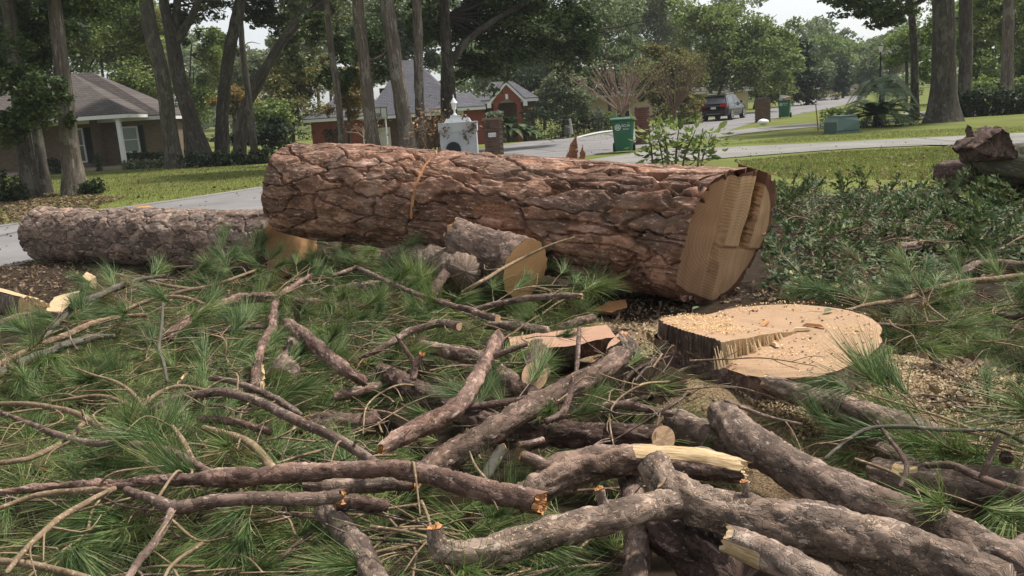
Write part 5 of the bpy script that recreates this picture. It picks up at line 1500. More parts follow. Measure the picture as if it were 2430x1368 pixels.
# --- the second log under it
c2r = at(692, 588, 8.95); c2l = at(112, 570, 11.6)
r2r, r2l = 80 / FPX * depth(c2r), 58 / FPX * depth(c2l)
c2r[2] = r2r + .0; c2l[2] = r2l + .02
m2 = (c2r + c2l) / 2; m2[2] += .02
pts = [(*c2l, r2l * 1.12), (*(c2l * .9 + c2r * .1), r2l * 1.05), (*m2, (r2r + r2l) / 2), (*(c2l * .15 + c2r * .85), r2r), (*c2r, r2r * 1.03)]
L2, b2, V2, p2, T2, N2, B2, s2, rr2, d2 = bark_log('pine_log', 'long grey brown log behind the heap, cut end under the great trunk', pts, 260, .0125, (.27, .29), 13, (.026, .028), 'bark_second', 9, plates=280)
cap_disc(V2[-1].mean(0), V2[-1], 'wood_fresh', 'cut_face', L2, b2, T2[-1], 12, .006, 7)
cap_disc(V2[0].mean(0), V2[0][::-1], 'wood_dull', 'broken_face', L2, b2, -T2[0], 10, .01, 8, spike=.4)

# ================================================================ STUMP
z0 = .36
out_px = [(1690, 850), (1745, 872), (1800, 886), (1880, 890), (1950, 882), (2020, 858), (2070, 822), (2090, 785), (2082, 757), (2040, 736), (1980, 722), (1900, 716), (1820, 718), (1740, 726), (1670, 742), (1600, 762), (1560, 786), (1600, 815), (1640, 832)]
opts = np.array([P(x, y, z0)[:2] for x, y in out_px])
sc = opts.mean(0); sc = np.array([STUMP[0], STUMP[1] + .05])
ang = np.arctan2(opts[:, 1] - sc[1], opts[:, 0] - sc[0]); rad = np.hypot(opts[:, 1] - sc[1], opts[:, 0] - sc[0])
o_ = np.argsort(ang); ang, rad = ang[o_], rad[o_]
th = np.linspace(-math.pi, math.pi, 181)[:-1]
def r_out(t): return np.interp(t, np.concatenate([[ang[-1] - 2 * math.pi], ang, [ang[0] + 2 * math.pi]]), np.concatenate([[rad[-1]], rad, [rad[0]]]))
ro = r_out(th); ro = (np.roll(ro, 2) + np.roll(ro, -2) + np.roll(ro, 1) + np.roll(ro, -1) + ro) / 5
ro = ro + .014 * fbm(np.stack([np.cos(th) * 5, np.sin(th) * 5, th * 0], -1), 3, 51)
sb = np.array([sc[0], sc[1], 0.0])
stump = thing('pine_stump', 'wide pine stump with stepped sawdust covered top beside the trunk butt', 'stump', sb)
# top
nr = 46; t = np.linspace(0, 1, nr)
Xs = t[:, None] * ro[None] * np.cos(th)[None]; Ys = t[:, None] * ro[None] * np.sin(th)[None]
pz_ = np.stack([Xs * 3, Ys * 3, Xs * 0], -1)
Zs = z0 + .006 * fbm(pz_ * 2, 3, 52) + .003 * fbm(pz_ * 9, 2, 53) - .02 * sst(.9, 1.0, t)[:, None]
obj('cut_face', mesh('cut_face', np.stack([Xs, Ys, Zs], -1).reshape(-1, 3), gridF(nr, len(th)), {'tc': np.stack([Xs, Ys, Xs * 0], -1).reshape(-1, 3)}), 'wood_stump', stump)
# bark side with root flare
nh = 26; tz = np.linspace(0, 1, nh)
fl = (1 + .26 * tz ** 2.2)[:, None] * (1 + .10 * tz[:, None] ** 2 * np.cos(th * 5 + 1)[None]) + (.004 * (tz < .02))[:, None]
rs_ = ro[None] * fl
cc = np.stack([rs_ * np.cos(th), rs_ * np.sin(th), np.repeat((z0 - tz * .50)[:, None], len(th), 1)], -1)
dd = fbm(cc * np.array([6, 6, 3]), 4, 54); d3 = fbm(cc * np.array([22, 22, 14]), 2, 55)
cc[..., :2] *= (1 + .075 * dd + .03 * d3)[..., None]
cc[0, :, 2] = Zs[-1] + .003
obj('bark', mesh('bark', cc.reshape(-1, 3), gridF(nh, len(th)), {'tc': cc.reshape(-1, 3) * np.array([1, 1, 2.0]), 'pl': .5 + .5 * dd.reshape(-1)}), 'bark_brown', stump)
# raised step left by the felling cut
zs = z0 + .095
la, lb_ = P(1692, 828, zs)[:2] - sc, P(1858, 762, zs)[:2] - sc
ld = lb_ - la
ring_in = [np.array([r_out(a_) * math.cos(a_), r_out(a_) * math.sin(a_)]) for a_ in np.linspace(-math.pi, math.pi, 241)[:-1]]
def side_of(p): return ld[0] * (p[1] - la[1]) - ld[1] * (p[0] - la[0])
# grid on the raised part
gx = np.linspace(-.85, .85, 150); gy = np.linspace(-.85, .85, 150)
GX, GY = np.meshgrid(gx, gy)
tt = ((GX - la[0]) * ld[0] + (GY - la[1]) * ld[1]) / np.dot(ld, ld)
sd = (ld[0] * (GY - la[1]) - ld[1] * (GX - la[0])) / np.linalg.norm(ld)
rg = np.hypot(GX, GY); inside = (rg < r_out(np.arctan2(GY, GX)) * .992)
wob = .012 * fbm(np.stack([GX * 14, GY * 14, GX * 0], -1), 2, 57)
hgt = .095 * np.clip(1.25 - tt, 0, 1) ** .8
mask = inside & (sd + wob > 0) & (hgt > .003)
pn = np.stack([GX * 5, GY * 5, GX * 0], -1)
HZ = z0 + hgt + .006 * fbm(pn, 3, 58)
idx = -np.ones(GX.shape, int)
fm = mask[:-1, :-1] & mask[1:, :-1] & mask[:-1, 1:] & mask[1:, 1:]
Vv = np.stack([GX, GY, HZ], -1).reshape(-1, 3); N_ = GX.shape[1]
ij = np.argwhere(fm); a_ = ij[:, 0] * N_ + ij[:, 1]
Ft = np.stack([a_, a_ + 1, a_ + N_ + 1, a_ + N_], 1)
# walls round the raised part
ed = {}
for f in Ft:
    for q in range(4):
        e = (f[q], f[(q + 1) % 4]); k = (min(e), max(e)); ed[k] = None if k in ed else e
bord = [e for e in ed.values() if e is not None]
used, iv = np.unique(Ft, return_inverse=True)
stp = obj('raised_step', mesh('raised_step', Vv[used], iv.reshape(-1, 4), {'tc': Vv[used] * np.array([1, 1, 0])}), 'wood_stump', stump)
Vb = []; Fb = []; Vt = []; Ft2 = []
rsx = np.random.default_rng(66)
for a, b in bord:
    pa, pb = Vv[a], Vv[b]
    mid = (pa + pb) / 2; on_line = abs((ld[0] * (mid[1] - la[1]) - ld[1] * (mid[0] - la[0])) / np.linalg.norm(ld)) < .03
    L_ = Vt if on_line else Vb; G_ = Ft2 if on_line else Fb
    k = len(L_)
    j1, j2 = rsx.uniform(-.006, .012), rsx.uniform(-.006, .012)
    nrm2 = np.array([ld[1], -ld[0]]) / np.linalg.norm(ld) if on_line else mid[:2] / np.linalg.norm(mid[:2])
    L_ += [pa, pb, np.array([pb[0] + nrm2[0] * j2, pb[1] + nrm2[1] * j2, z0 - .03]), np.array([pa[0] + nrm2[0] * j1, pa[1] + nrm2[1] * j1, z0 - .03])]
    G_.append((k, k + 1, k + 2, k + 3))
obj('torn_fibres', mesh('torn_fibres', np.array(Vt), Ft2, {'tc': np.array(Vt) * np.array([3, 3, .3])}, smooth=False), 'wood_pale', stp)
obj('bark_edge', mesh('bark_edge', np.array(Vb), Fb, {'tc': np.array(Vb), 'pl': np.full(len(Vb), .3)}, smooth=False), 'bark_brown', stp)
# splinters standing along the torn edge
for i in range(46):
    f = rsx.uniform(0, .95); p = la + ld * f; hh = .095 * min(1, 1.25 - f) ** .8
    nrm2 = np.array([ld[1], -ld[0]]) / np.linalg.norm(ld)
    z1 = z0 + hh * rsx.uniform(.55, 1.08); w_ = rsx.uniform(.003, .008)
    d_ = ld / np.linalg.norm(ld); q0 = p + nrm2 * rsx.uniform(.004, .026); q1 = p + nrm2 * .002
    V = np.array([(*(q0 - d_ * w_), z0 - .004), (*(q0 + d_ * w_), z0 - .004), (*(q1 + d_ * w_ * .4), z1), (*(q1 - d_ * w_ * .4), z1), (*(q0 + nrm2 * .004), z0 - .004)])
    obj('splinter', mesh('splinter', V, [(0, 1, 2, 3), (0, 3, 4), (1, 4, 2), (3, 2, 4)], {'tc': V * 3}, smooth=False), 'wood_pale', stp)
# loose slivers lying on the top
for i, (x, y) in enumerate(((1790, 790), (1830, 815), (1838, 822), (1815, 770), (1900, 785), (1932, 776))):
    p = P(x, y, z0 + .004); a = rsx.uniform(0, 3.1); l_ = rsx.uniform(.03, .07)
    m_ = MB(); m_.box((-l_, -.012, 0), (l_, .012, .014), l_ * .4, .006); o = m_.build('wood_sliver', 'wood_orange' if i % 2 else 'wood_pale')
    o.location = (p[0], p[1], z0 + .008); o.rotation_euler = (.1, .05, a); me = o.data; at_ = me.attributes.new('tc', 'FLOAT_VECTOR', 'POINT')
    tag(o, 'loose sliver of wood lying on the stump top', 'wood chip', 'slivers on the stump')

# ================================================================ CUT BRANCHES
BR = 0
def branch(name, label, pts, bk='bark_brown', e0=None, e1=None, cat='branch', twigs=0, group=None, rough=1.0, wood_='wood_cut', stubs=(), bare=None):
    """pts: (x, y, z, half width) - photo pixel of the axis, height above ground in metres, half width in photo pixels.
    e0, e1: 'cut', 'oblique', 'broken' or None (runs out thin)"""
    global BR
    BR += 1; seed = 200 + BR
    W_ = []; lift = np.mean([q_[0] for q_ in pts]) < 1440
    for x, y, z, hw in pts:
        z = z + (.08 if lift and z > .1 and y > 640 else 0)
        p = P(x, y, z); W_.append((*p, hw / FPX * depth(p)))
    W_ = np.array(W_)
    rmax = W_[:, 3].max()
    step = float(np.clip(rmax * .22, .006, .02)); nseg = int(np.clip(rmax * 2 * math.pi / .009, 8, 44))
    q, s = spath(W_, step)
    path = q[:, :3]
    if rmax > .006:          # slight kinks
        path = path + .25 * np.minimum(q[:, 3:4], .02) * np.stack([fbm(np.stack([s * 6, s * 0 + k * 9.1, s * 0 + seed], -1), 2, seed + k) for k in range(3)], -1)
    r = np.maximum(q[:, 3], .0018)
    T, Nn, B = frames(path)
    base = path[len(path) // 2].copy(); base[2] = 0.0
    root = thing(name, label, cat, base, group=group)
    th = np.arange(nseg) * 2 * math.pi / nseg
    TH = np.repeat(th[None], len(q), 0); S = np.repeat(s[:, None], nseg, 1); rr = r[:, None] * np.ones(nseg)
    tc = np.stack([rr * np.cos(TH), rr * np.sin(TH), S + seed * 1.37], -1)
    rnd = np.full(TH.shape, .5)
    lump = (.06 if rmax < .1 else .04) * fbm(tc * np.array([1, 1, .5]) * (1.2 / rmax), 3, seed) * rr
    if rmax > .022:
        nu = max(5, int(2 * math.pi * rmax / .042)); w1 = fbm(tc * 22, 3, seed + 1); w2 = fbm(tc * 22 + 9, 3, seed + 2)
        bid, edge, rnd = cells(TH / (2 * math.pi) * nu + .75 * w1, S / .085 + .6 * w2, nu, seed)
        dp = min(.0085, rmax * .13) * rough
        terr = fbm(tc * np.array([34, 34, 16]), 3, seed + 5) * 4
        h = lump + dp * (sst(-.01, .09, edge + .03 * w1) - 1) + dp * .8 * (rnd - .5) + dp * .5 * (np.floor(terr) + sst(.35, .65, terr - np.floor(terr)))
    else:
        sc_ = fbm(tc * np.array([1, 1, .55]) * (2.4 / rmax), 3, seed + 3)
        rnd = .5 + .5 * sc_
        h = lump + (.16 * rough * sc_) * rr * (.6 if rmax < .006 else 1)
    dirs = np.cos(TH)[..., None] * Nn[:, None] + np.sin(TH)[..., None] * B[:, None]
    bm = np.zeros(TH.shape)
    if bare:
        f0, f1, t0_, hw_ = bare
        f = S / s[-1]; dth = np.abs((TH - t0_ + math.pi) % (2 * math.pi) - math.pi)
        bm = sst(f0, f0 + .12, f) * sst(f1 + .01, f1, f) * sst(hw_ * 1.25, hw_ * .75, dth + .35 * fbm(tc * np.array([20, 20, 6]), 2, seed + 8))
        h = h * (1 - .8 * bm) - .10 * rr * bm + .05 * rr * bm * fbm(tc * np.array([50, 50, 5]), 2, seed + 9)
    V = path[:, None] + (rr + h)[..., None] * dirs
    for e, k, sg in ((e0, 0, -1), (e1, -1, 1)):
        if e == 'oblique':
            up = dirs[k][:, 2]
            V[k] += sg * T[k] * (rr[k] * .85 * (1 - up))[:, None]
        elif e == 'slant':                          # sawn on the slant, face turned to the viewer's side
            v_ = CAM - path[k]; v_ = v_ - T[k] * np.dot(v_, T[k]); v_ /= np.linalg.norm(v_)
            V[k] = path[k] + (rr[k] * (1 + .02 * np.sin(3 * th)))[:, None] * dirs[k] + sg * T[k] * (rr[k] * .7 * (1 - dirs[k] @ v_))[:, None]
        elif e == 'broken':
            f = vnoise(np.stack([np.cos(th) * 2.2, np.sin(th) * 2.2, th * 0 + seed], -1), seed + 6)
            V[k] += sg * T[k] * (rr[k] * .9 * (f + .3))[:, None]
        elif e is None:
            V[k] = path[k] + (V[k] - path[k]) * .01
    bo = obj('bark', mesh('bark', V.reshape(-1, 3) - base, gridF(len(q), nseg), {'tc': tc.reshape(-1, 3), 'pl': rnd.reshape(-1), 'bare': bm.reshape(-1)}), bk, root)
    for e, k, sg in ((e0, 0, -1), (e1, -1, 1)):
        if e in ('cut', 'oblique', 'slant'):
            ring = V[k] if sg > 0 else V[k][::-1]
            c = ring.mean(0)
            tn = np.cross(ring[0] - c, ring[nseg // 4] - c); tn /= np.linalg.norm(tn)
            if np.dot(tn, T[k] * sg) < 0: tn = -tn
            cap_disc(c, ring, wood_, 'cut_end', root, base, tn, 5, .0015, seed)
        elif e == 'broken':
            ring = V[k] if sg > 0 else V[k][::-1]
            cap_disc(ring.mean(0), ring, wood_ if wood_ != 'wood_cut' else 'wood_orange', 'broken_end', root, base, T[k] * sg, 6, .004, seed, spike=.7)
    rs = np.random.default_rng(seed)
    # side stubs: (fraction along, photo dx, dy, dz, half width, end)
    for fr, dx, dy, dz, hw, en in stubs:
        i = int(fr * (len(q) - 1)); p = path[i]; dpt = depth(p)
        e_ = p + (dx * _R - dy * _U) / FPX * dpt + np.array([0, 0, dz]); rs0 = hw / FPX * dpt
        tv, tf, ttc = tube_disp(np.array([(*p, rs0 * 1.5), (*(p * .55 + e_ * .45 + rs.normal(size=3) * rs0 * .25), rs0 * 1.05), (*e_, rs0 * .8)]), 12, max(.005, rs0 * .3), .28, 0, seed + i, .2)
        st = obj('stub', mesh('stub', tv - base, tf, {'tc': ttc, 'pl': np.full(len(ttc), .4)}), bk, root)
        ring = tv[-12:]; tn = e_ - p; tn /= np.linalg.norm(tn)
        if en: cap_disc(ring.mean(0), ring, 'wood_cut' if en == 'cut' else 'wood_orange', 'cut_end' if en == 'cut' else 'broken_end', st, base, tn, 4, .001, seed, spike=0 if en == 'cut' else .8)
    # bare side twigs
    rs = np.random.default_rng(seed)
    for j in range(twigs):
        i = int(rs.uniform(.08, .97) * (len(q) - 1)); p = path[i]
        d = T[i] * rs.uniform(.3, 1.0) * (1 if rs.random() < .75 else -1) + Nn[i] * rs.uniform(-.3, .5) + B[i] * rs.uniform(-1, 1)
        d[2] *= .5
        L = rs.uniform(.08, .32); d = d / np.linalg.norm(d) * L
        m = p + d * .5 + rs.normal(size=3) * L * .10; e_ = p + d + np.array([0, 0, -.02])
        rt = min(r[i] * .45, .006)
        tv, tf = thin_tube([p, m, e_], rt, rt * .4, 5, .03)
        obj('twig', mesh('twig', tv - base, tf, {'tc': tv, 'pl': np.full(len(tv), .5)}), 'bark_tan', root)
    return root
b_ = branch
# ---- bottom right
b_('pine_limb', 'thick rough limb with a pale round cut end sweeping to the bottom right corner', [(1550, 1106, .47, 36), (1590, 1155, .45, 44), (1670, 1205, .44, 52), (1800, 1236, .43, 58), (1940, 1258, .42, 60), (2090, 1290, .42, 60), (2240, 1335, .42, 60), (2400, 1395, .42, 58)], 'bark_dust', 'slant', None, rough=.9,
   stubs=((.17, -38, -6, .03, 20, 'cut'), (.40, -26, -52, .05, 12, 'broken')))
b_('pine_limb', 'long smooth grey limb running diagonally to the bottom right corner', [(1712, 985, .30, 36), (1770, 1042, .32, 44), (1880, 1115, .34, 48), (2020, 1180, .35, 48), (2180, 1240, .36, 50), (2320, 1300, .37, 50), (2440, 1360, .38, 48)], 'bark_gray', 'cut', None, rough=.8, wood_='wood_dull', stubs=((.86, 22, -20, .02, 20, 'broken'),))
b_('pine_limb', 'short grey limb tucked behind the long diagonal one', [(1597, 1004, .20, 36), (1660, 1030, .20, 38), (1760, 1062, .20, 38), (1850, 1090, .19, 36)], 'bark_gray', 'cut', None, rough=.8, wood_='wood_dull')
b_('pine_limb', 'dark log with scraped pale patches at the right edge', [(2072, 1128, .16, 40), (2150, 1140, .17, 46), (2280, 1152, .18, 50), (2450, 1172, .2, 54)], 'bark_gray', 'cut', None, bare=(.10, .30, .5, .35))
b_('pine_limb', 'grey limb lying against the front of the stump', [(1822, 905, .34, 17), (1870, 925, .32, 24), (1960, 955, .29, 28), (2060, 985, .27, 29), (2170, 1015, .24, 27), (2240, 1040, .22, 24)], 'bark_gray', 'broken', None, wood_='wood_pale')
b_('pine_limb', 'stubby limb poking up below the stump limb', [(2005, 988, .22, 14), (2040, 1028, .20, 19), (2100, 1072, .18, 21), (2165, 1108, .16, 22)], 'bark_brown', 'broken', None)
b_('pine_log', 'sawn log end with yellow rings at the bottom right corner', [(2396, 1334, .36, 44), (2470, 1318, .34, 48), (2560, 1300, .33, 50)], 'bark_gray', 'slant', None, wood_='wood_pale')
b_('pine_limb', 'grey limb with a splintered yellow end at the bottom edge', [(1742, 1288, .52, 34), (1800, 1310, .52, 40), (1870, 1345, .52, 42), (1980, 1410, .52, 44)], 'bark_gray', 'broken', None, wood_='wood_pale', rough=1.1, bare=(-.2, .34, 1.7, .8))
b_('pine_limb', 'sawdust covered log under the thick limb at the bottom edge', [(1890, 1320, .30, 36), (1980, 1335, .30, 46), (2080, 1372, .30, 48), (2200, 1430, .3, 48)], 'bark_dust', None, None)
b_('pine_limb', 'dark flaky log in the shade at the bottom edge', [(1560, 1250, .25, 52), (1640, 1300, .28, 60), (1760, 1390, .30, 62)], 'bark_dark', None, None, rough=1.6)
b_('pine_limb', 'gnarled limb with an orange broken stub at its left end', [(1052, 1312, .44, 30), (1120, 1314, .44, 33), (1200, 1296, .44, 36), (1300, 1268, .44, 37), (1400, 1240, .43, 37), (1490, 1215, .42, 36), (1570, 1200, .38, 34), (1680, 1215, .32, 32)], 'bark_dust', 'broken', None, rough=1.0,
   stubs=((.02, -24, -42, .02, 24, 'broken'), (.55, -22, -52, .02, 14, 'broken')))
b_('pine_limb', 'limb with a long strip of bark torn off showing yellow wood', [(1200, 1205, .26, 34), (1280, 1160, .30, 38), (1350, 1118, .34, 40), (1440, 1096, .36, 39), (1550, 1092, .36, 38), (1650, 1098, .35, 38), (1750, 1114, .34, 32)], 'bark_brown', None, 'broken', rough=1.2, wood_='wood_pale', bare=(.52, 1.0, .25, .75),
   stubs=((.28, -95, -24, .03, 17, 'broken'),))
# ---- centre crossing limbs
b_('pine_limb', 'long diagonal limb rising from lower centre toward the sawn slab', [(1010, 1125, .22, 33), (1060, 1085, .24, 33), (1150, 1035, .27, 30), (1250, 972, .30, 28), (1350, 920, .32, 26), (1430, 882, .33, 25), (1478, 842, .35, 24)], 'bark_brown', None, 'cut', wood_='wood_dull')
b_('pine_limb', 'reddish limb with a torn tip leaning over the dark limb', [(912, 1062, .35, 14), (950, 1040, .36, 22), (1020, 1005, .37, 24), (1085, 968, .38, 23), (1120, 915, .38, 18), (1150, 865, .38, 16), (1182, 802, .40, 16)], 'bark_red', 'broken', 'broken', stubs=((.78, 95, -24, .02, 6, 'broken'),))
b_('pine_limb', 'limb passing under the torn reddish limb', [(998, 822, .22, 13), (1065, 834, .22, 16), (1140, 855, .22, 18), (1200, 895, .20, 21), (1265, 945, .18, 23)], 'bark_brown', 'broken', None)
b_('pine_limb', 'thick dark flaking limb with a pale cut end in the middle of the heap', [(906, 884, .18, 20), (960, 912, .18, 25), (1030, 952, .18, 28), (1110, 990, .17, 29), (1190, 1014, .17, 29), (1290, 1030, .18, 29), (1400, 1034, .19, 30), (1480, 1034, .2, 31), (1552, 1040, .2, 31)], 'bark_dark', 'cut', 'slant', rough=1.3)
b_('pine_log', 'short upright log with an oblique pale cut in front of the slab', [(1282, 815, .10, 24), (1276, 850, .18, 28), (1268, 890, .24, 30)], 'bark_dark', None, 'slant')
b_('pine_limb', 'small grey log behind the short upright one', [(1303, 876, .10, 15), (1366, 858, .10, 16)], 'bark_brown', 'cut', 'cut')
b_('pine_limb', 'shaggy grey limb falling from the slab toward the sawdust', [(1478, 810, .34, 20), (1510, 855, .26, 26), (1540, 915, .18, 25), (1570, 965, .12, 22)], 'bark_gray', 'broken', None, rough=1.6)
b_('pine_twig', 'bare upright twig standing before the sawn slab', [(1375, 778, .38, 5), (1372, 830, .30, 6), (1368, 890, .2, 6)], 'bark_brown', 'cut', None, 'twig')
b_('pine_twig', 'thin dark branch crossing behind the diagonal limb', [(1112, 966, .24, 9), (1180, 956, .25, 9), (1250, 945, .25, 8), (1310, 930, .26, 7), (1360, 918, .27, 5)], 'bark_dark', None, None, 'twig')
b_('pine_limb', 'branch with rough bark running right from the diagonal limb', [(1292, 1006, .18, 9), (1326, 990, .2, 11), (1403, 969, .22, 12), (1464, 962, .23, 12), (1524, 969, .22, 10), (1600, 984, .2, 8)], 'bark_brown', None, None, twigs=3)
b_('pine_twig', 'dark crooked twig over the diagonal limb', [(1292, 1002, .32, 8), (1336, 978, .34, 9), (1352, 930, .38, 9), (1362, 900, .42, 7)], 'bark_dark', None, 'broken', 'twig', twigs=2)
b_('pine_twig', 'thin arching twig in front of the stump', [(1470, 960, .25, 6), (1558, 932, .24, 6), (1588, 902, .26, 5), (1622, 878, .29, 4), (1672, 868, .30, 3.5), (1715, 872, .29, 2.5)], 'bark_brown', None, None, 'twig', twigs=2)
b_('pine_twig', 'spindly forked twig left of the sawdust heap', [(1474, 958, .22, 6), (1482, 905, .30, 5), (1520, 872, .33, 4), (1590, 845, .33, 2.5)], 'bark_dark', None, None, 'twig', twigs=3)
b_('pine_twig', 'broken stick end under the dark flaking limb', [(1235, 1056, .28, 8), (1262, 1052, .28, 9), (1292, 1044, .28, 9)], 'bark_red', 'broken', None, 'twig')
b_('pine_limb', 'short mossy limb standing in the gap below the diagonal limb', [(1130, 1165, .16, 14), (1160, 1115, .2, 15), (1190, 1068, .22, 14)], 'bark_old', None, 'broken')
b_('pine_log', 'upright post like log under the gnarled limb', [(1490, 1125, .26, 26), (1502, 1175, .26, 28), (1510, 1260, .26, 30), (1512, 1400, .26, 30)], 'bark_brown', None, None, rough=.7)
# ---- lower left
b_('pine_branch', 'long knobbly branch crossing the whole lower left with a blunt broken end', [(-40, 1176, .34, 7), (60, 1162, .35, 8), (160, 1152, .36, 9), (260, 1150, .37, 11), (367, 1140, .38, 13), (460, 1137, .39, 15), (540, 1135, .40, 22), (650, 1127, .41, 22), (770, 1120, .42, 21), (880, 1113, .43, 22), (986, 1122, .43, 24), (1080, 1146, .43, 26), (1190, 1172, .42, 27), (1275, 1192, .42, 27)], 'bark_red', None, 'broken', twigs=5, rough=1.2)
b_('pine_branch', 'thin branch joining the long knobbly one at the left edge', [(-30, 1218, .33, 6), (40, 1192, .34, 6), (92, 1176, .35, 7), (170, 1166, .36, 8), (260, 1160, .37, 9)], 'bark_tan', None, None, twigs=3)
b_('pine_branch', 'bent branch with a broken end below the long knobbly one', [(300, 1162, .38, 10), (345, 1178, .39, 12), (400, 1200, .40, 15), (440, 1202, .41, 16), (500, 1192, .42, 16), (610, 1184, .42, 16), (710, 1186, .41, 16), (806, 1180, .41, 17)], 'bark_brown', None, 'broken', twigs=2, rough=1.2)
b_('pine_branch', 'straight thin branch slanting to the bottom left corner', [(272, 1160, .39, 8), (183, 1207, .42, 8), (128, 1243, .44, 8), (61, 1304, .46, 7), (15, 1360, .47, 6)], 'bark_tan', None, None, twigs=4)
b_('pine_branch', 'branch hanging down from the bent one to the bottom edge', [(412, 1205, .40, 10), (390, 1250, .41, 10), (360, 1295, .42, 10), (330, 1332, .43, 10), (295, 1385, .44, 9)], 'bark_brown', None, None, twigs=2)
b_('pine_branch', 'smooth stick along the bottom left edge', [(-20, 1330, .45, 8), (60, 1338, .45, 9), (120, 1350, .45, 9), (215, 1375, .45, 8)], 'bark_tan', None, None)
b_('pine_branch', 'knobbly branch sloping from the left edge into the long one', [(-30, 965, .25, 5), (30, 990, .27, 5), (76, 1008, .28, 6), (168, 1042, .31, 8), (230, 1052, .33, 9), (290, 1054, .34, 9), (367, 1063, .35, 10), (428, 1083, .36, 10), (505, 1126, .37, 10)], 'bark_brown', None, None, twigs=6)
b_('pine_branch', 'arched thin branch above the sloping knobbly one', [(-30, 960, .30, 5), (40, 958, .31, 6), (90, 962, .31, 6), (150, 972, .32, 7), (190, 985, .33, 7), (232, 1011, .34, 8), (300, 1050, .35, 8)], 'bark_tan', None, None, twigs=5)
b_('pine_branch', 'curved branch crossing under the arched ones at the left', [(-20, 1102, .30, 6), (61, 1090, .30, 7), (120, 1066, .29, 7), (160, 1046, .28, 7), (200, 1002, .26, 6)], 'bark_tan', None, None, twigs=4)
b_('pine_branch', 'steep thin branch with pale bark right of the pine cone', [(384, 957, .32, 4), (400, 1000, .33, 5), (434, 1046, .36, 7), (458, 1092, .37, 7)], 'bark_tan', None, None, twigs=2)
b_('pine_branch', 'reddish stick lying level in the left middle', [(476, 995, .24, 9), (520, 997, .24, 10), (570, 1006, .24, 10), (645, 1026, .24, 9)], 'bark_red', 'broken', None)
b_('pine_branch', 'scaly branch curving down behind the long knobbly one', [(480, 1018, .26, 9), (540, 1032, .28, 10), (580, 1046, .30, 11), (608, 1066, .32, 11), (648, 1116, .34, 11)], 'bark_tan', None, None, twigs=2)
b_('pine_branch', 'short steep branch under the sloping knobbly one', [(315, 1062, .30, 5), (350, 1098, .32, 6), (384, 1126, .33, 6)], 'bark_tan', None, None, twigs=1)
b_('pine_branch', 'long arching branch from the pine cone to the torn reddish limb', [(300, 1000, .24, 6), (345, 978, .28, 7), (387, 956, .31, 8), (430, 942, .33, 9), (490, 934, .35, 10), (545, 934, .36, 11), (605, 950, .37, 11), (672, 981, .38, 12), (740, 1015, .38, 12), (802, 1042, .38, 12), (850, 1072, .39, 12), (900, 1105, .40, 11)], 'bark_brown', None, None, twigs=7)
b_('pine_branch', 'branch lying just above the long arching one', [(500, 898, .32, 6), (545, 904, .33, 7), (590, 920, .34, 8), (634, 938, .35, 8), (680, 962, .36, 8), (712, 985, .37, 7)], 'bark_brown', 'broken', None, twigs=2)
b_('pine_branch', 'curved thin branch fanning up left of the long arching one', [(330, 975, .26, 6), (360, 945, .29, 6), (400, 922, .31, 5), (440, 918, .31, 5), (500, 930, .30, 4)], 'bark_tan', None, None, twigs=3)
b_('pine_branch', 'slender branch reaching up left through the needles', [(340, 965, .26, 5), (310, 930, .28, 5), (270, 905, .28, 4), (220, 890, .27, 3), (170, 872, .26, 2.5)], 'bark_tan', None, None, twigs=3)
b_('pine_branch', 'lower slender branch reaching left from the cone', [(325, 972, .24, 5), (280, 950, .25, 5), (235, 940, .26, 5), (180, 945, .26, 4), (120, 955, .25, 3)], 'bark_tan', None, None, twigs=3)
b_('pine_limb', 'grey weathered limb dropping to the bottom edge', [(772, 1200, .22, 27), (812, 1248, .24, 31), (845, 1296, .25, 33), (870, 1336, .26, 32), (905, 1400, .27, 32)], 'bark_gray', 'broken', None, rough=1.1)
b_('pine_limb', 'short dark chunk with an orange broken end beside the grey limb', [(797, 1197, .30, 12), (830, 1190, .30, 17), (870, 1196, .30, 17), (922, 1204, .29, 14)], 'bark_dark', 'broken', None)
b_('pine_limb', 'flaky limb just under the long knobbly branch', [(720, 1152, .30, 14), (800, 1155, .30, 18), (900, 1150, .30, 18), (985, 1150, .30, 16)], 'bark_gray', None, 'broken')
b_('pine_log', 'dark round log deep in the left of the heap', [(742, 1010, .14, 24), (790, 1010, .15, 30), (850, 1010, .15, 28), (905, 1000, .14, 24)], 'bark_dark', 'broken', None)
b_('pine_limb', 'brown limb half buried in needles left of the dark limb', [(790, 944, .15, 10), (840, 932, .16, 15), (905, 918, .15, 14)], 'bark_brown', None, None)
b_('pine_limb', 'sawn red limb leaning across the needles with a pale upper end', [(682, 765, .38, 13), (730, 806, .34, 18), (780, 846, .30, 17), (830, 886, .26, 14), (866, 910, .24, 11)], 'bark_red', 'cut', None)
b_('pine_limb', 'upright crooked branch with a pale split at its base', [(606, 925, .22, 12), (609, 890, .25, 13), (617, 842, .29, 11), (628, 812, .31, 12), (646, 780, .33, 11), (652, 730, .36, 9), (668, 700, .38, 8), (700, 678, .39, 7), (740, 652, .39, 4)], 'bark_red', None, None, twigs=2)
b_('pine_limb', 'long bowed limb across the left of the heap', [(395, 802, .14, 12), (440, 772, .18, 14), (480, 748, .22, 15), (531, 722, .25, 15), (575, 710, .26, 13), (630, 706, .27, 12), (700, 716, .26, 12), (765, 724, .25, 13), (820, 727, .24, 10), (890, 726, .23, 7)], 'bark_red', None, None, stubs=((.32, 4, -22, .02, 5, 'broken'), (.66, 8, 52, .0, 8, None)))
b_('pine_log', 'grey chunk with a dark sawn face buried in needles', [(700, 812, .22, 16), (690, 850, .22, 24), (676, 885, .20, 34), (662, 905, .19, 34)], 'bark_gray', None, 'cut', wood_='wood_dull')
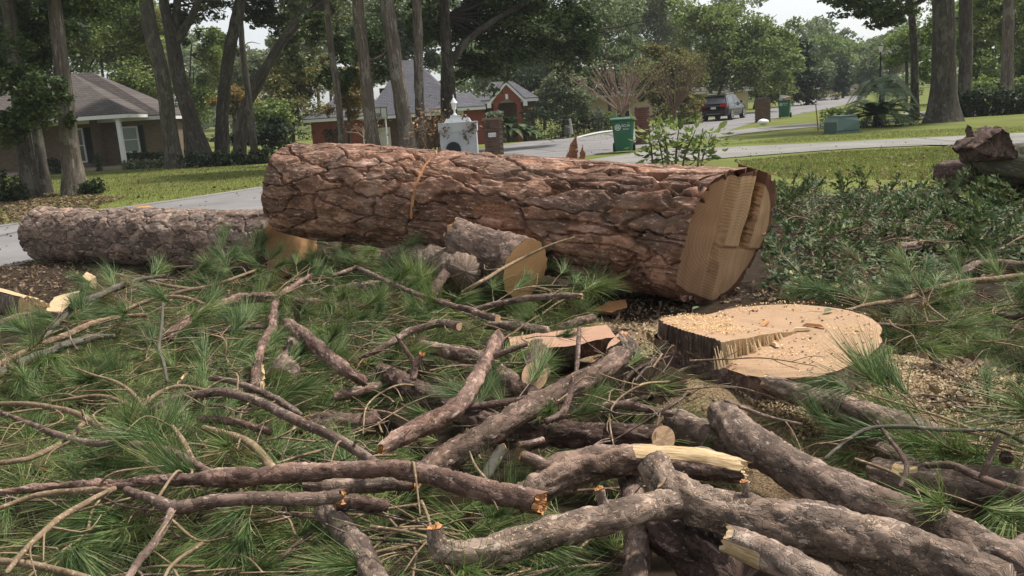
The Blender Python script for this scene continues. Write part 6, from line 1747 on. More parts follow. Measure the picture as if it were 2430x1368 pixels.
# ---- left, further back
b_('pine_branch', 'upper of two long parallel branches at the left edge', [(-30, 882, .18, 10), (50, 842, .20, 9), (101, 818, .21, 9), (160, 795, .22, 8), (235, 764, .24, 7), (286, 752, .24, 6), (350, 748, .24, 4)], 'bark_tan', None, None, twigs=4)
b_('pine_branch', 'lower of two long parallel branches at the left edge', [(-30, 900, .17, 11), (50, 862, .18, 11), (111, 836, .19, 10), (170, 815, .20, 10), (219, 803, .2, 9), (275, 798, .2, 6)], 'bark_old', None, None, twigs=2)
b_('pine_branch', 'steep branch climbing toward the long grey log', [(92, 818, .16, 6), (130, 775, .22, 7), (161, 744, .26, 7), (190, 722, .29, 8), (219, 708, .31, 8), (286, 680, .32, 8), (340, 662, .33, 5), (392, 655, .33, 3)], 'bark_old', None, None, twigs=4)
b_('pine_branch', 'smooth branch entering at the left edge below the split block', [(-20, 772, .16, 8), (30, 756, .17, 8), (70, 748, .17, 8), (145, 747, .17, 6)], 'bark_brown', None, None)
b_('pine_branch', 'thin branch fanning across the needles in the left middle', [(286, 742, .22, 4), (340, 718, .26, 5), (388, 706, .28, 5), (440, 708, .28, 5), (490, 724, .27, 4), (540, 740, .25, 2)], 'bark_tan', None, None, twigs=5)
b_('pine_branch', 'thin branch rising toward the cut end of the long log', [(400, 700, .26, 4), (460, 688, .28, 5), (510, 678, .30, 5), (560, 660, .34, 4), (610, 640, .38, 3)], 'bark_tan', None, None, twigs=5)
b_('pine_branch', 'wiry branch with upturned twigs before the long log', [(270, 650, .30, 3), (320, 662, .30, 4), (370, 672, .30, 4), (430, 684, .28, 4), (500, 690, .27, 3)], 'bark_tan', None, None, twigs=6)
b_('pine_branch', 'vertical spindly shoot in the left of the heap', [(398, 908, .14, 4), (388, 860, .22, 4), (378, 825, .28, 4), (384, 770, .36, 3.5), (386, 720, .42, 3)], 'bark_old', None, None, twigs=4)
b_('pine_branch', 'dark thin branch under the crooked upright one', [(455, 795, .18, 4), (520, 790, .2, 5), (560, 782, .21, 5), (632, 775, .22, 5)], 'bark_dark', None, None, twigs=2)
# ---- middle, in front of the great trunk
b_('pine_log', 'short fat log with a large orange sawn face leaning by the great trunk', [(1092, 570, .60, 44), (1120, 584, .57, 54), (1170, 608, .50, 62), (1210, 624, .45, 70), (1246, 640, .41, 74)], 'bark_brown', 'broken', 'cut', 'log', wood_='wood_fresh', rough=1.3)
b_('pine_log', 'sawdust covered log to the left of the fat short one', [(925, 612, .36, 30), (980, 618, .37, 38), (1040, 628, .37, 42), (1105, 645, .36, 40)], 'bark_dust', None, None, 'log', rough=1.5)
b_('pine_limb', 'stub with a small round cut tip standing before the fat log', [(1026, 705, .30, 12), (1042, 672, .36, 12), (1066, 638, .42, 12), (1086, 617, .46, 11)], 'bark_dark', None, 'cut')
b_('pine_branch', 'crooked pinkish stick under the great trunk', [(890, 540, .52, 4), (915, 548, .52, 6), (986, 543, .50, 7), (1010, 550, .48, 6), (1055, 566, .45, 4)], 'bark_red', 'broken', None, twigs=1)
b_('pine_limb', 'pale pink cut limb lying under the great trunk', [(776, 541, .38, 9), (815, 543, .38, 9), (868, 546, .38, 8)], 'bark_red', 'cut', None)
b_('pine_branch', 'branch slanting down to a pale cut end in the middle', [(792, 654, .36, 4), (846, 638, .38, 5), (890, 655, .38, 5), (933, 676, .38, 6), (990, 698, .37, 6), (1049, 717, .35, 7), (1126, 741, .32, 8), (1180, 756, .31, 9)], 'bark_brown', None, 'cut', twigs=4)
b_('pine_limb', 'pale debarked limb among the needles in the middle', [(790, 692, .20, 10), (850, 682, .21, 12), (916, 675, .22, 11), (985, 662, .23, 9)], 'bark_dust', None, None)
b_('pine_twig', 'long thin twig rising before the orange sawn face', [(1095, 695, .34, 4), (1150, 664, .42, 4.5), (1214, 627, .50, 4), (1302, 584, .60, 3), (1365, 563, .65, 2)], 'bark_tan', None, None, 'twig', twigs=3)
b_('pine_branch', 'level branch with a splintered pale tip under the trunk butt', [(1120, 738, .26, 6), (1165, 724, .28, 7), (1242, 710, .30, 8), (1310, 705, .31, 8), (1378, 704, .32, 8)], 'bark_gray', None, 'broken', wood_='wood_pale')
b_('pine_branch', 'forked branch ending in a small round cut', [(850, 852, .20, 5), (900, 828, .24, 8), (935, 808, .27, 9), (974, 785, .29, 9), (1037, 768, .30, 9), (1090, 775, .30, 11)], 'bark_brown', None, 'cut', twigs=5)
b_('pine_limb', 'greyish limb right of the small round cut', [(1164, 772, .18, 11), (1220, 776, .19, 13), (1300, 788, .19, 12)], 'bark_gray', 'broken', None)
b_('pine_limb', 'short brown stick above the sawn slab', [(1326, 783, .12, 9), (1366, 768, .13, 11), (1407, 754, .13, 10)], 'bark_brown', 'cut', 'cut')
b_('pine_twig', 'forked bare twig sticking up left of the dark limb', [(980, 905, .30, 8), (985, 870, .36, 9), (1000, 842, .42, 8)], 'bark_red', None, 'broken', 'twig', stubs=((.6, -45, -55, .03, 5, None),))
# ---- right
b_('branch', 'grey bent branch at the right edge above the needles', [(2175, 668, .22, 7), (2240, 668, .24, 9), (2285, 645, .28, 10), (2335, 627, .30, 11), (2450, 634, .30, 12)], 'bark_gray', 'broken', None)
b_('branch', 'long thin branch reaching from the stump to the right edge', [(2008, 736, .30, 3), (2070, 722, .30, 5), (2145, 711, .30, 6), (2213, 686, .32, 7), (2302, 669, .34, 7), (2440, 655, .35, 8)], 'bark_tan', None, None, twigs=4)
b_('pine_log', 'small log with a round sawn end in the leafy debris at the right', [(2135, 592, .14, 15), (2180, 588, .14, 16), (2260, 578, .14, 17)], 'bark_dust', 'cut', None, 'log')
b_('pine_log', 'second small log half under leaves at the right', [(2142, 626, .08, 13), (2200, 622, .08, 14), (2260, 618, .08, 14)], 'bark_dark', 'cut', None, 'log')
b_('branch', 'thin stick propped against the right side of the stump', [(1972, 876, .33, 3), (2010, 900, .27, 5), (2060, 935, .2, 6), (2112, 972, .14, 6)], 'bark_gray', 'broken', None, stubs=((.45, 34, -18, .0, 3, None),))
b_('branch', 'splintered stick leaning on the stump bark', [(1820, 893, .26, 4), (1850, 900, .24, 6), (1885, 908, .22, 5)], 'bark_tan', 'broken', None)
b_('branch', 'short twig on the right rim of the stump', [(2076, 770, .30, 4), (2120, 772, .26, 5), (2182, 778, .22, 4)], 'bark_gray', None, None)
b_('branch', 'long wiry branch curving over the needles at the lower right', [(1955, 1092, .30, 4), (2005, 1050, .34, 4.5), (2063, 1018, .37, 5), (2146, 1013, .38, 5.5), (2230, 1020, .37, 5.5), (2298, 1022, .36, 5), (2370, 1022, .34, 5), (2445, 1060, .3, 4)], 'bark_old', None, None, twigs=5)
b_('branch', 'dark hooked twig over the scraped dark log', [(2080, 1000, .36, 4), (2112, 1043, .38, 5), (2148, 1095, .39, 6), (2150, 1125, .39, 6), (2135, 1158, .38, 5)], 'bark_dark', None, None)
b_('branch', 'bent branch lying over the scraped dark log', [(2192, 1106, .32, 8), (2260, 1106, .34, 9), (2336, 1138, .36, 10), (2450, 1172, .36, 10)], 'bark_brown', None, None, stubs=((.62, 40, -75, .04, 6, 'cut'),))
b_('branch', 'grey stick at the right edge below the thin branch', [(2360, 742, .20, 5), (2400, 752, .2, 7), (2450, 752, .2, 8)], 'bark_gray', None, None)
b_('branch', 'thin twig along the lower edge of the diagonal limb', [(1720, 950, .36, 5), (1780, 975, .36, 5), (1830, 992, .34, 5), (1905, 1008, .32, 4)], 'bark_brown', None, None, twigs=2)
b_('branch', 'thin bare stem poking up from the sawdust at the right', [(2346, 985, .10, 4), (2344, 940, .22, 3.5), (2342, 905, .34, 3)], 'bark_red', None, None, 'twig', twigs=2)

# ================================================================ SAWN SLABS, BLOCKS, BARK PIECES
def wslab(name, label, px, z, th, mat, under, seed, parent_cat='wood', tilt=0.0):
    """flat piece of wood: outline in photo pixels on height z, thickness th, wood on top and bark under"""
    o_ = np.array([P(x, y, z + tilt * i) for i, (x, y) in enumerate(px)])
    m = 12; ring = []
    for i in range(len(o_)):
        a, b = o_[i], o_[(i + 1) % len(o_)]
        for k in range(m): ring.append(a + (b - a) * k / m)
    ring = np.array(ring); ring += .006 * np.stack([fbm(ring * 14 + 9 * k, 2, seed + k) for k in range(3)], -1)
    c = ring.mean(0); base = c.copy(); base[2] = 0
    root = thing(name, label, parent_cat, base)
    n = np.cross(ring[0] - c, ring[len(ring) // 4] - c); n /= np.linalg.norm(n)
    if n[2] < 0: n = -n; ring = ring[::-1]
    cap_disc(c, ring, mat, 'sawn_face', root, base, n, 12, .004, seed)
    k = 7; t = np.linspace(0, 1, k)
    low = c + (ring - c) * .80; low[:, 2] -= th
    S_ = ring[None] * (1 - t[:, None, None]) + low[None] * t[:, None, None]
    S_ = S_ + ((.012 * fbm(S_ * 20, 3, seed + 5)) * (t[:, None] > 0))[..., None] * np.array([1, 1, .3])
    obj('bark', mesh('bark', S_.reshape(-1, 3) - base, gridF(k, len(ring)), {'tc': S_.reshape(-1, 3), 'pl': np.full(S_.size // 3, .3)}), under, root)
    return root
wslab('sawn_slab', 'flat sawn wedge of pinkish wood lying in front of the trunk', [(1206, 801), (1320, 786), (1440, 772), (1460, 800), (1380, 818), (1285, 831), (1212, 822)], .26, .10, 'wood_pink', 'bark_dark', 1)
wslab('wood_wedge', 'thin pale wedge of wood jutting up right of the slab', [(1438, 830), (1445, 812), (1478, 786), (1492, 790), (1470, 810)], .36, .03, 'wood_pink', 'bark_dark', 2)
wslab('bark_piece', 'orange flake of bark lying under the trunk butt', [(1408, 736), (1440, 718), (1486, 712), (1488, 730), (1450, 742)], .10, .03, 'wood_orange', 'bark_red', 3, 'bark')
wslab('bark_piece', 'curved bark flake standing on edge near the upright log', [(1402, 868), (1412, 850), (1430, 862), (1424, 880)], .14, .02, 'wood_orange', 'bark_red', 4, 'bark')
wslab('wood_wedge', 'orange wood chunk on the street behind the long grey log', [(288, 507), (318, 492), (352, 488), (388, 505), (350, 514)], .46, .16, 'wood_orange', 'bark_brown', 5)
wslab('wood_wedge', 'triangular piece of pale wood on the leaf litter at the left', [(192, 660), (206, 646), (228, 658), (212, 668)], .20, .14, 'wood_pale', 'wood_pale', 6)
wslab('wood_chunk', 'broad pale chunk of split wood left of the needle heap', [(108, 738), (128, 706), (188, 690), (196, 712), (150, 742)], .14, .10, 'wood_pale', 'wood_pale', 7)
wslab('bark_piece', 'splintered pale bark scrap below the stump limb', [(1850, 962), (1900, 952), (1965, 968), (1940, 985), (1870, 984)], .14, .04, 'wood_dull', 'bark_tan', 8, 'bark')
# upright shard on top of the great trunk
def shard(label, base_px, tip_px, Y, w, mat, name='bark_shard'):
    a, e = at(*base_px, Y), at(*tip_px, Y)
    n = 9; t = np.linspace(0, 1, n); rs = np.random.default_rng(int(base_px[0]))
    ax_ = e - a; sd_ = np.cross(ax_, [0, 1.0, 0]); sd_ /= np.linalg.norm(sd_)
    wl = w * (1 - t ** 1.6) * rs.uniform(.8, 1.2, n); wr = w * (1 - t ** 1.2) * rs.uniform(.7, 1.2, n)
    Vs = []
    for y_ in (-.02, .02):
        for sg, ww_ in ((-1, wl), (1, wr)):
            Vs.append(a + ax_ * t[:, None] + sd_ * (sg * ww_)[:, None] + np.array([0, y_, 0]) + rs.normal(size=(n, 3)) * .006)
    V = np.concatenate(Vs); F = []
    for i in range(n - 1):
        F += [(i, i + 1, n + i + 1, n + i), (2 * n + i, 3 * n + i, 3 * n + i + 1, 2 * n + i + 1), (i, 2 * n + i, 2 * n + i + 1, i + 1), (n + i, n + i + 1, 3 * n + i + 1, 3 * n + i)]
    return tag(obj(name, mesh(name, V - a, F, {'tc': V * 2, 'pl': np.full(len(V), .4), 'scar': np.full(len(V), .8)}, smooth=False), mat, loc=a), label, 'bark')
shard('jagged orange bark shard sticking up on top of the great trunk', (1352, 380), (1368, 318), 7.35, .045, 'bark_log')
shard('low splinter beside the orange shard on the trunk top', (1378, 388), (1384, 345), 7.3, .035, 'bark_log')
shard('pale splinter standing at the foot of the crooked upright branch', (622, 922), (623, 866), 4.05, .011, 'wood_pale', 'wood_splinter')
shard('small pale splinter in the needles left of the crooked branch', (425, 912), (441, 888), 4.1, .008, 'wood_pale', 'wood_splinter')
shard('thin strip of bark hanging off the stump limb', (1855, 962), (1852, 915), 3.75, .02, 'wood_dull', 'bark_strip')

# split block at the left edge: half a log, ridged split face up, sawn end to the front
pa, pb_ = P(-40, 690, .30), P(88, 722, .20)
axb = pb_ - pa; Lb = np.linalg.norm(axb); axb /= Lb; sb_ = np.cross(axb, [0, 0, 1.0]); sb_ /= np.linalg.norm(sb_); ub = np.cross(sb_, axb)
if ub[2] < 0: ub = -ub
base = np.array([pa[0], pa[1], 0])
blk = thing('split_block', 'split half log with pale ridged face at the left edge', 'wood', base)
n1, n2, rb_ = 34, 26, .185
u = np.linspace(-1, 1, n1); v = np.linspace(0, 1, n2); UU, VV_ = np.meshgrid(u, v, indexing='ij')
tilt_ = ub * .85 - sb_ * .52 if np.dot(sb_, _F) < 0 else ub * .85 - sb_ * .52
sid = np.cross(axb, tilt_)
rid = .022 * np.abs(((UU * 3.2 + .12 * np.sin(VV_ * 4)) % 1) - .5) * 2 + .010 * fbm(np.stack([UU * 9, VV_ * 2, UU * 0], -1), 2, 70)
Vt = pa + axb * (VV_ * Lb)[..., None] + sid * (UU * rb_)[..., None] + tilt_ * (rid + .03 * (1 - UU ** 2))[..., None]
obj('split_face', mesh('split_face', Vt.reshape(-1, 3) - base, gridF(n1, n2, False), {'tc': np.stack([UU * .06, rid, VV_ * .02], -1).reshape(-1, 3)}, smooth=False), 'wood_pale', blk)
ph = np.linspace(0, math.pi, 20); PH, V2_ = np.meshgrid(ph, v, indexing='ij')
rbk = rb_ * (1 + .05 * fbm(np.stack([PH * 3, V2_ * 5, PH * 0], -1), 3, 73))
Vk = pa + axb * (V2_ * Lb)[..., None] + sid * (np.cos(PH) * rbk)[..., None] - tilt_ * (np.sin(PH) * rbk * .95)[..., None]
obj('bark', mesh('bark', Vk.reshape(-1, 3) - base, gridF(20, n2, False), {'tc': Vk.reshape(-1, 3), 'pl': np.full(20 * n2, .5)}), 'bark_gray', blk)
ring = np.vstack([Vt[::-1, -1], Vk[1:-1, -1][::-1]])
cap_disc(ring.mean(0), ring, 'wood_dull', 'sawn_end', blk, base, axb, 8, .004, 12)

# round slice lying on the street behind the long log
c = at(531, 508, 12.6); c[2] = .30
sl_ = thing('wood_slice', 'round slice of log standing behind the long grey log', 'wood', (c[0], c[1], 0))
th = np.arange(40) * 2 * math.pi / 40; rr = .195 * (1 + .05 * fbm(np.stack([np.cos(th) * 3, np.sin(th) * 3, th * 0], -1), 2, 71))
ring = np.stack([rr * np.cos(th), rr * np.sin(th), np.full(40, .42)], 1)
cap_disc((0, 0, .42), ring, 'wood_dull', 'cut_face', sl_, np.zeros(3), (0, 0, 1.0), 6, .004, 9)
S_ = np.stack([np.repeat(ring[None, :, 0], 8, 0) * 1.02, np.repeat(ring[None, :, 1], 8, 0) * 1.02, np.repeat(np.linspace(.42, .0, 8)[:, None], 40, 1)], -1)
S_[1:, :, :2] *= (1 + .04 * fbm(S_[1:] * 20, 2, 72))[..., None]
obj('bark', mesh('bark', S_.reshape(-1, 3), gridF(8, 40), {'tc': S_.reshape(-1, 3), 'pl': np.full(320, .5)}), 'bark_second', sl_)

# old mossy stump pieces at the right edge
def old_log(label, pts, seed, mat='bark_old'):
    W_ = np.array([(*P(x, y, z), hw / FPX * depth(P(x, y, z))) for x, y, z, hw in pts])
    V, F, tc = tube_disp(W_, 34, .025, .22, 0, seed, .16)
    base = W_[len(W_) // 2, :3].copy(); base[2] = 0
    root = thing('old_log', label, 'log', base)
    obj('bark', mesh('bark', V - base, F, {'tc': tc, 'pl': np.full(len(tc), .4)}), mat, root)
    n = 34; ring = V[:n][::-1]; cap_disc(ring.mean(0), ring, 'bark_dark', 'end_face', root, base, (W_[0, :3] - W_[1, :3]) / np.linalg.norm(W_[0, :3] - W_[1, :3]), 6, .02, seed)
    return root
old_log('old rotten log with a dark round end at the right of the lawn', [(2238, 412, .34, 30), (2290, 415, .34, 34), (2350, 420, .32, 36), (2450, 440, .3, 38)], 81, 'bark_dark')
old_log('big weathered old log piled behind the rotten one at the right edge', [(2290, 372, .62, 16), (2330, 368, .66, 34), (2390, 385, .60, 44), (2480, 400, .5, 48)], 82)
def wedge_stump():
    pts_ = [(2262, 352), (2320, 318), (2362, 298), (2368, 302), (2395, 350), (2402, 380), (2300, 385)]
    Yw = 10.4; o_ = np.array([at(x, y, Yw) for x, y in pts_]); c = o_.mean(0); base = np.array([c[0], Yw, 0])
    root = thing('stump_wedge', 'grey weathered wedge of stump standing on the old logs at the right', 'wood', base)
    ring = []
    for i in range(len(o_)):
        a, b = o_[i], o_[(i + 1) % len(o_)]
        for k in range(16): ring.append(a + (b - a) * k / 16)
    ring = np.array(ring); m = len(ring)
    for _ in range(4): ring = (np.roll(ring, 1, 0) + np.roll(ring, -1, 0) + 2 * ring) / 4
    t = np.linspace(0, 1, 22); V = []
    for tt_ in t:
        k = .45 + .55 * math.sin(math.pi * (.12 + .76 * tt_)) ** .6
        V.append(np.stack([c[0] + (ring[:, 0] - c[0]) * k, ring[:, 1] + (tt_ - .5) * .45, c[2] + (ring[:, 2] - c[2]) * k], 1))
    V = np.array(V); V += .05 * np.stack([fbm(V * 7 + 5 * k, 3, 90 + k) for k in range(3)], -1) + .022 * np.stack([fbm(V * np.array([34, 34, 10]) + 5 * k, 3, 95 + k) for k in range(3)], -1)
    VV = np.vstack([V.reshape(-1, 3), V[0].mean(0), V[-1].mean(0)])
    F = [list(f) for f in gridF(22, m)] + [[j, (j + 1) % m, 22 * m] for j in range(m)] + [[21 * m + (j + 1) % m, 21 * m + j, 22 * m + 1] for j in range(m)]
    obj('bark', mesh('bark', VV - base, F, {'tc': VV, 'pl': np.full(len(VV), .5)}), 'bark_dark', root)
wedge_stump()
shard('dark pointed splinter on the old stump at the right', (2302, 325), (2298, 296), 10.3, .05, 'bark_dark', 'bark_shard')

# ================================================================ PINE NEEDLES, LEAVES, SAWDUST
def needle_mesh(n, L, rs, spread=(.25, 1.25), base_len=.10, w=.0013, seg=3, droop=.25):
    """brush of needles leaving a shoot along +X"""
    Vs = []; Fs = []; k0 = 0
    x0 = rs.uniform(0, base_len, n); az = rs.uniform(0, 2 * math.pi, n)
    op = rs.uniform(*spread, n) * (1.15 - .6 * x0 / base_len)
    Ln = L * rs.uniform(.7, 1.1, n)
    d = np.stack([np.cos(op), np.sin(op) * np.cos(az), np.sin(op) * np.sin(az)], 1)
    sdv = np.cross(d, rs.normal(size=(n, 3))); sdv /= np.linalg.norm(sdv, axis=1)[:, None]
    t = np.linspace(0, 1, seg + 1)
    c = np.stack([x0, np.zeros(n), np.zeros(n)], 1)[:, None] + d[:, None] * (Ln[:, None] * t[None])[..., None]
    c[..., 2] -= droop * (Ln[:, None] * t[None] ** 2)
    c += (rs.normal(size=(n, 1, 3)) * .15) * (Ln[:, None] * t[None] ** 2)[..., None]
    ww = w * np.array([1, 1, .8, .25])[None, :seg + 1, None]
    V = np.stack([c - sdv[:, None] * ww, c + sdv[:, None] * ww], 2)          # n, seg+1, 2, 3
    i = np.arange(n)[:, None] * (2 * (seg + 1)); j = np.arange(seg)[None] * 2
    a = i + j
    F = np.stack([a, a + 1, a + 3, a + 2], -1).reshape(-1, 4)
    return V.reshape(-1, 3), F
rs = np.random.default_rng(91)
TUFT = []
for k in range(7):
    V, F = needle_mesh(140, .20, rs, (.06, .50 + .11 * k), droop=.12 + .09 * k)
    me = mesh('needle_tuft', V, F, smooth=False); me.materials.append(M['needles']); TUFT.append(me)
for k in range(2):
    V, F = needle_mesh(80, .17, rs, (.2, 1.2), droop=.3)
    me = mesh('needle_tuft', V, F, smooth=False); me.materials.append(M['needles_old']); TUFT.append(me)
# twig meshes for sprays: main shoot along +X with side shoots
SPR = []
for k in range(6):
    mb = MB(); tips = []
    L = rs.uniform(.35, .6)
    main = [(0, 0, 0), (L * .35, rs.uniform(-.03, .03), .02), (L * .7, rs.uniform(-.05, .05), .015), (L, rs.uniform(-.06, .06), 0)]
    mb.add(*thin_tube(main, .0065, .003, 6, .03)); tips.append((main[-1], (1, rs.uniform(-.2, .2), .05)))
    for j in range(rs.integers(2, 5)):
        f = rs.uniform(.3, .85); p = np.array([L * f, 0, .02]); sg = 1 if j % 2 else -1
        l2 = rs.uniform(.10, .24); d = np.array([math.cos(.7), sg * math.sin(.7), rs.uniform(-.1, .35)]); e = p + d * l2
        mb.add(*thin_tube([p, p + d * l2 * .5 + (0, 0, .01), e], .004, .0022, 5, .03)); tips.append((e, d))
    V = np.vstack(mb.V)
    me = mesh('twig', V, mb.F, {'tc': V, 'pl': np.full(len(V), .5)}); me.materials.append(M['bark_tan'])
    SPR.append((me, tips))
def rot_to(d, roll):
    d = Vector(d).normalized(); q = d.to_track_quat('X', 'Z')
    return (q.to_matrix() @ Matrix.Rotation(roll, 3, 'X')).to_euler()
def spray(p, yaw, pitch, sc_, k, label, group, old=False):
    me, tips = SPR[k % len(SPR)]
    root = thing('pine_spray', label, 'pine spray', p, 0, group)
    root.rotation_euler = (random.uniform(-.5, .5), pitch, yaw); root.scale = (sc_,) * 3
    obj('twig', me, None, root)
    for (e, d) in tips:
        o = obj('needle_tuft', TUFT[random.randrange(7, 9) if old else random.randrange(7)], None, root, e, rot_to(d, random.uniform(0, 6.28)), random.uniform(.8, 1.15))

def in_poly(p, poly):
    x, y = p; c = False; n = len(poly)
    for i in range(n):
        (x1, y1), (x2, y2) = poly[i], poly[(i + 1) % n]
        if (y1 > y) != (y2 > y) and x < (x2 - x1) * (y - y1) / (y2 - y1) + x1: c = not c
    return c
def world_poly(px, z=.15): return [tuple(P(x, y, z)[:2]) for x, y in px]
STUMP_R = .84
def clear(q): return np.hypot(q[0] - sc[0], (q[1] - sc[1]) * 1.05) > STUMP_R
BRL = [(np.array(o.location[:2]), o['label']) for o in bpy.data.objects if o.parent is None and o.get('category') in ('branch', 'log', 'twig') and len(o['label'].split()) <= 10]
def beside(p, what):
    """label by the nearest branch and the side on which the thing lies"""
    d = [np.hypot(*(np.asarray(p[:2]) - b)) for b, _ in BRL]; k = int(np.argmin(d)); b, lab = BRL[k]
    dx, dy = p[0] - b[0], p[1] - b[1]
    side = ('right of' if dx > 0 else 'left of') if abs(dx) > abs(dy) else ('behind' if dy > 0 else 'in front of')
    return f'{what} {side} the {lab}'
CEN = [(880, 800), (1500, 780), (1660, 1000), (1640, 1400), (930, 1400), (860, 1100)]
def crowded(x, y): return in_poly(proj((x, y, .15)), CEN)
LOGEND = [(600, 500), (800, 510), (810, 640), (620, 650)]
def sample(poly, n, rs, keep_off=True):
    a = np.array(poly); lo, hi = a.min(0), a.max(0); out = []
    while len(out) < n:
        q = rs.uniform(lo, hi)
        if in_poly(q, poly) and (not keep_off or (clear(q) and not in_poly(proj((q[0], q[1], .25)), LOGEND))): out.append(q)
    return np.array(out)
HEAP = world_poly([(-60, 830), (130, 800), (270, 720), (420, 655), (640, 662), (700, 655), (780, 625), (830, 580), (900, 562), (960, 620), (1100, 690), (1320, 690), (1400, 730), (1330, 790), (1180, 800), (1230, 880), (1480, 960), (1600, 1010), (1480, 1100), (1400, 1180), (1560, 1300), (1560, 1400), (-60, 1400)])
RIGHT = world_poly([(2090, 760), (2180, 730), (2440, 690), (2440, 865), (2320, 850), (2160, 810)])
LOWR = world_poly([(2180, 1030), (2300, 1015), (2440, 1030), (2440, 1095), (2200, 1095)])
TUFTR = world_poly([(1850, 985), (1930, 985), (1990, 1060), (1900, 1080)])
MIDR = world_poly([(1480, 960), (1580, 930), (1660, 960), (1620, 1060), (1500, 1040)])
# the mass of loose needles: real needle brushes joined, nobody could count them
def mass(name, label, polys, zr, per, tilt, mat, seed, L=.19, w=.0011):
    rs = np.random.default_rng(seed)
    bank = [needle_mesh(per, L, rs, (.15, 1.3), droop=.2, w=w, seg=2) for _ in range(8)]
    Vs, Fs, off = [], [], 0
    for poly, n in polys:
        for x, y in sample(poly, n, rs):
            if crowded(x, y) and rs.random() < .62: continue
            V, F = bank[rs.integers(8)]
            e = Euler((rs.uniform(0, 6.28), rs.uniform(-tilt, tilt), rs.uniform(0, 6.28)))
            m = np.array(e.to_matrix())
            q = V @ m.T * rs.uniform(.75, 1.15)
            q[:, 2] *= .50
            z = soil_h(np.array([x]), np.array([y]))[0] + rs.uniform(*zr)
            q = q + np.array([x, y, z]); q[:, 2] = np.maximum(q[:, 2], .012)
            Vs.append(q); Fs.append(F + off); off += len(q)
    V = np.vstack(Vs); F = np.vstack(Fs)
    tag(obj(name, mesh(name, V, F, smooth=False), mat), label, kind='stuff')
mass('pine_needles', 'thick mass of green pine needles filling the heap of branches', [(HEAP, 1500), (RIGHT, 150), (LOWR, 40), (TUFTR, 5), (MIDR, 20)], (-.01, .10), 60, .38, 'needles', 92)
mass('dry_needles', 'old brown pine needles under the green ones', [(HEAP, 620), (RIGHT, 40), (LOWR, 16)], (-.01, .09), 50, .25, 'needles_old', 93)
# sprays that can be told apart
rs = np.random.default_rng(94)
for poly, n, zr, lab, grp in ((HEAP, 165, (.06, .20), 'green pine spray with long needles lying among the cut branches', 'pine sprays in the heap'),
                              (RIGHT, 26, (.10, .24), 'green pine spray in the tangle right of the stump', 'pine sprays right of the stump'),
                              (LOWR, 12, (.10, .22), 'green pine spray below the sawdust at the lower right', 'pine sprays at the lower right'),
                              (TUFTR, 3, (.12, .2), 'bushy pine spray between the diagonal limb and the stump limb', 'pine sprays by the diagonal limb')):
    for i, (x, y) in enumerate(sample(poly, n, rs)):
        z = soil_h(np.array([x]), np.array([y]))[0] + rs.uniform(*zr)
        if np.hypot(x - sc[0], y - sc[1]) < 1.15 or (crowded(x, y) and rs.random() < .72): continue
        spray((x, y, z), rs.uniform(0, 6.28), rs.uniform(-.35, .15), rs.uniform(.75, 1.1), i, beside((x, y), 'pine spray' if grp != 'pine sprays right of the stump' else 'pine tuft'), grp, rs.random() < .10)
# sprays placed where the photo shows single bold brushes
for i, (x, y, z, yaw, lab) in enumerate(((480, 1290, .50, -1.7, 'bold fan of green needles hanging near the bottom left of the heap'), (880, 1250, .46, -.6, 'bright pine brush over the grey weathered limb at the bottom'), (1000, 1190, .36, -1.3, 'needle brush hanging under the blunt end of the long branch'),
    (760, 1070, .34, -2.2, 'drooping needle brush below the long arching branch'), (1215, 690, .34, .5, 'needle brush in front of the orange sawn face'), (900, 590, .46, -1.2, 'needle brush hanging under the great trunk'), (1240, 790, .34, -1.4, 'needle brush above the slab end'),
    (700, 690, .40, -1.2, 'drooping needle brush at the top of the crooked upright branch'), (1020, 880, .34, .3, 'needle brush beside the forked bare twig'), (820, 770, .28, .4, 'dense dark needle brush in the middle of the heap'), (1110, 560, .5, .8, 'small needle brush resting on the fat short log'),
    (610, 560 + 70, .30, 2.0, 'needle brush against the long grey log'), (2110, 760, .34, -1.6, 'needle brush hanging at the right rim of the stump'), (2030, 1090, .36, -1.2, 'green tipped brush by the hooked twig'))):
    p = P(x, y, z); spray(p, yaw, .1, .95, i, lab, None)

# thin bare twigs strewn over the heap
TWG = []
for k in range(8):
    mb = MB(); L = rs.uniform(.35, .75)
    main = [(0, 0, 0)] + [(L * f, rs.uniform(-.06, .06) * (1 + f), rs.uniform(-.01, .05)) for f in (.3, .6)] + [(L, rs.uniform(-.12, .12), .0)]
    mb.add(*thin_tube(main, .0055, .0022, 5, .03)); q, s = spath(main, .03)
    for j in range(rs.integers(2, 6)):
        p = q[rs.integers(3, len(q) - 2)]; l2 = rs.uniform(.08, .26); d = np.array([.75, rs.choice([-1, 1]) * rs.uniform(.3, .8), rs.uniform(-.1, .4)]); e = p + d * l2
        mb.add(*thin_tube([p, p + d * l2 * .5 + rs.normal(size=3) * .012, e], .0034, .0016, 4, .03))
    V = np.vstack(mb.V); me = mesh('bare_twig', V, mb.F, {'tc': V, 'pl': rs.uniform(0, 1, len(V))}); me.materials.append(M[('bark_tan', 'bark_brown', 'bark_tan', 'bark_gray')[k % 4]]); TWG.append(me)
for i, (x, y) in enumerate(sample(HEAP, 190, rs)):
    z = soil_h(np.array([x]), np.array([y]))[0] + rs.uniform(.14, .27)
    o = obj('bare_twig', TWG[i % 8], None, None, (x, y, z), (rs.uniform(-.5, .5), rs.uniform(-.12, .22), rs.normal() * .7 + (3.14 if rs.random() < .6 else 0)), rs.uniform(.8, 1.3)); tag(o, beside((x, y), 'bare twig'), 'twig', 'bare twigs strewn over the heap')
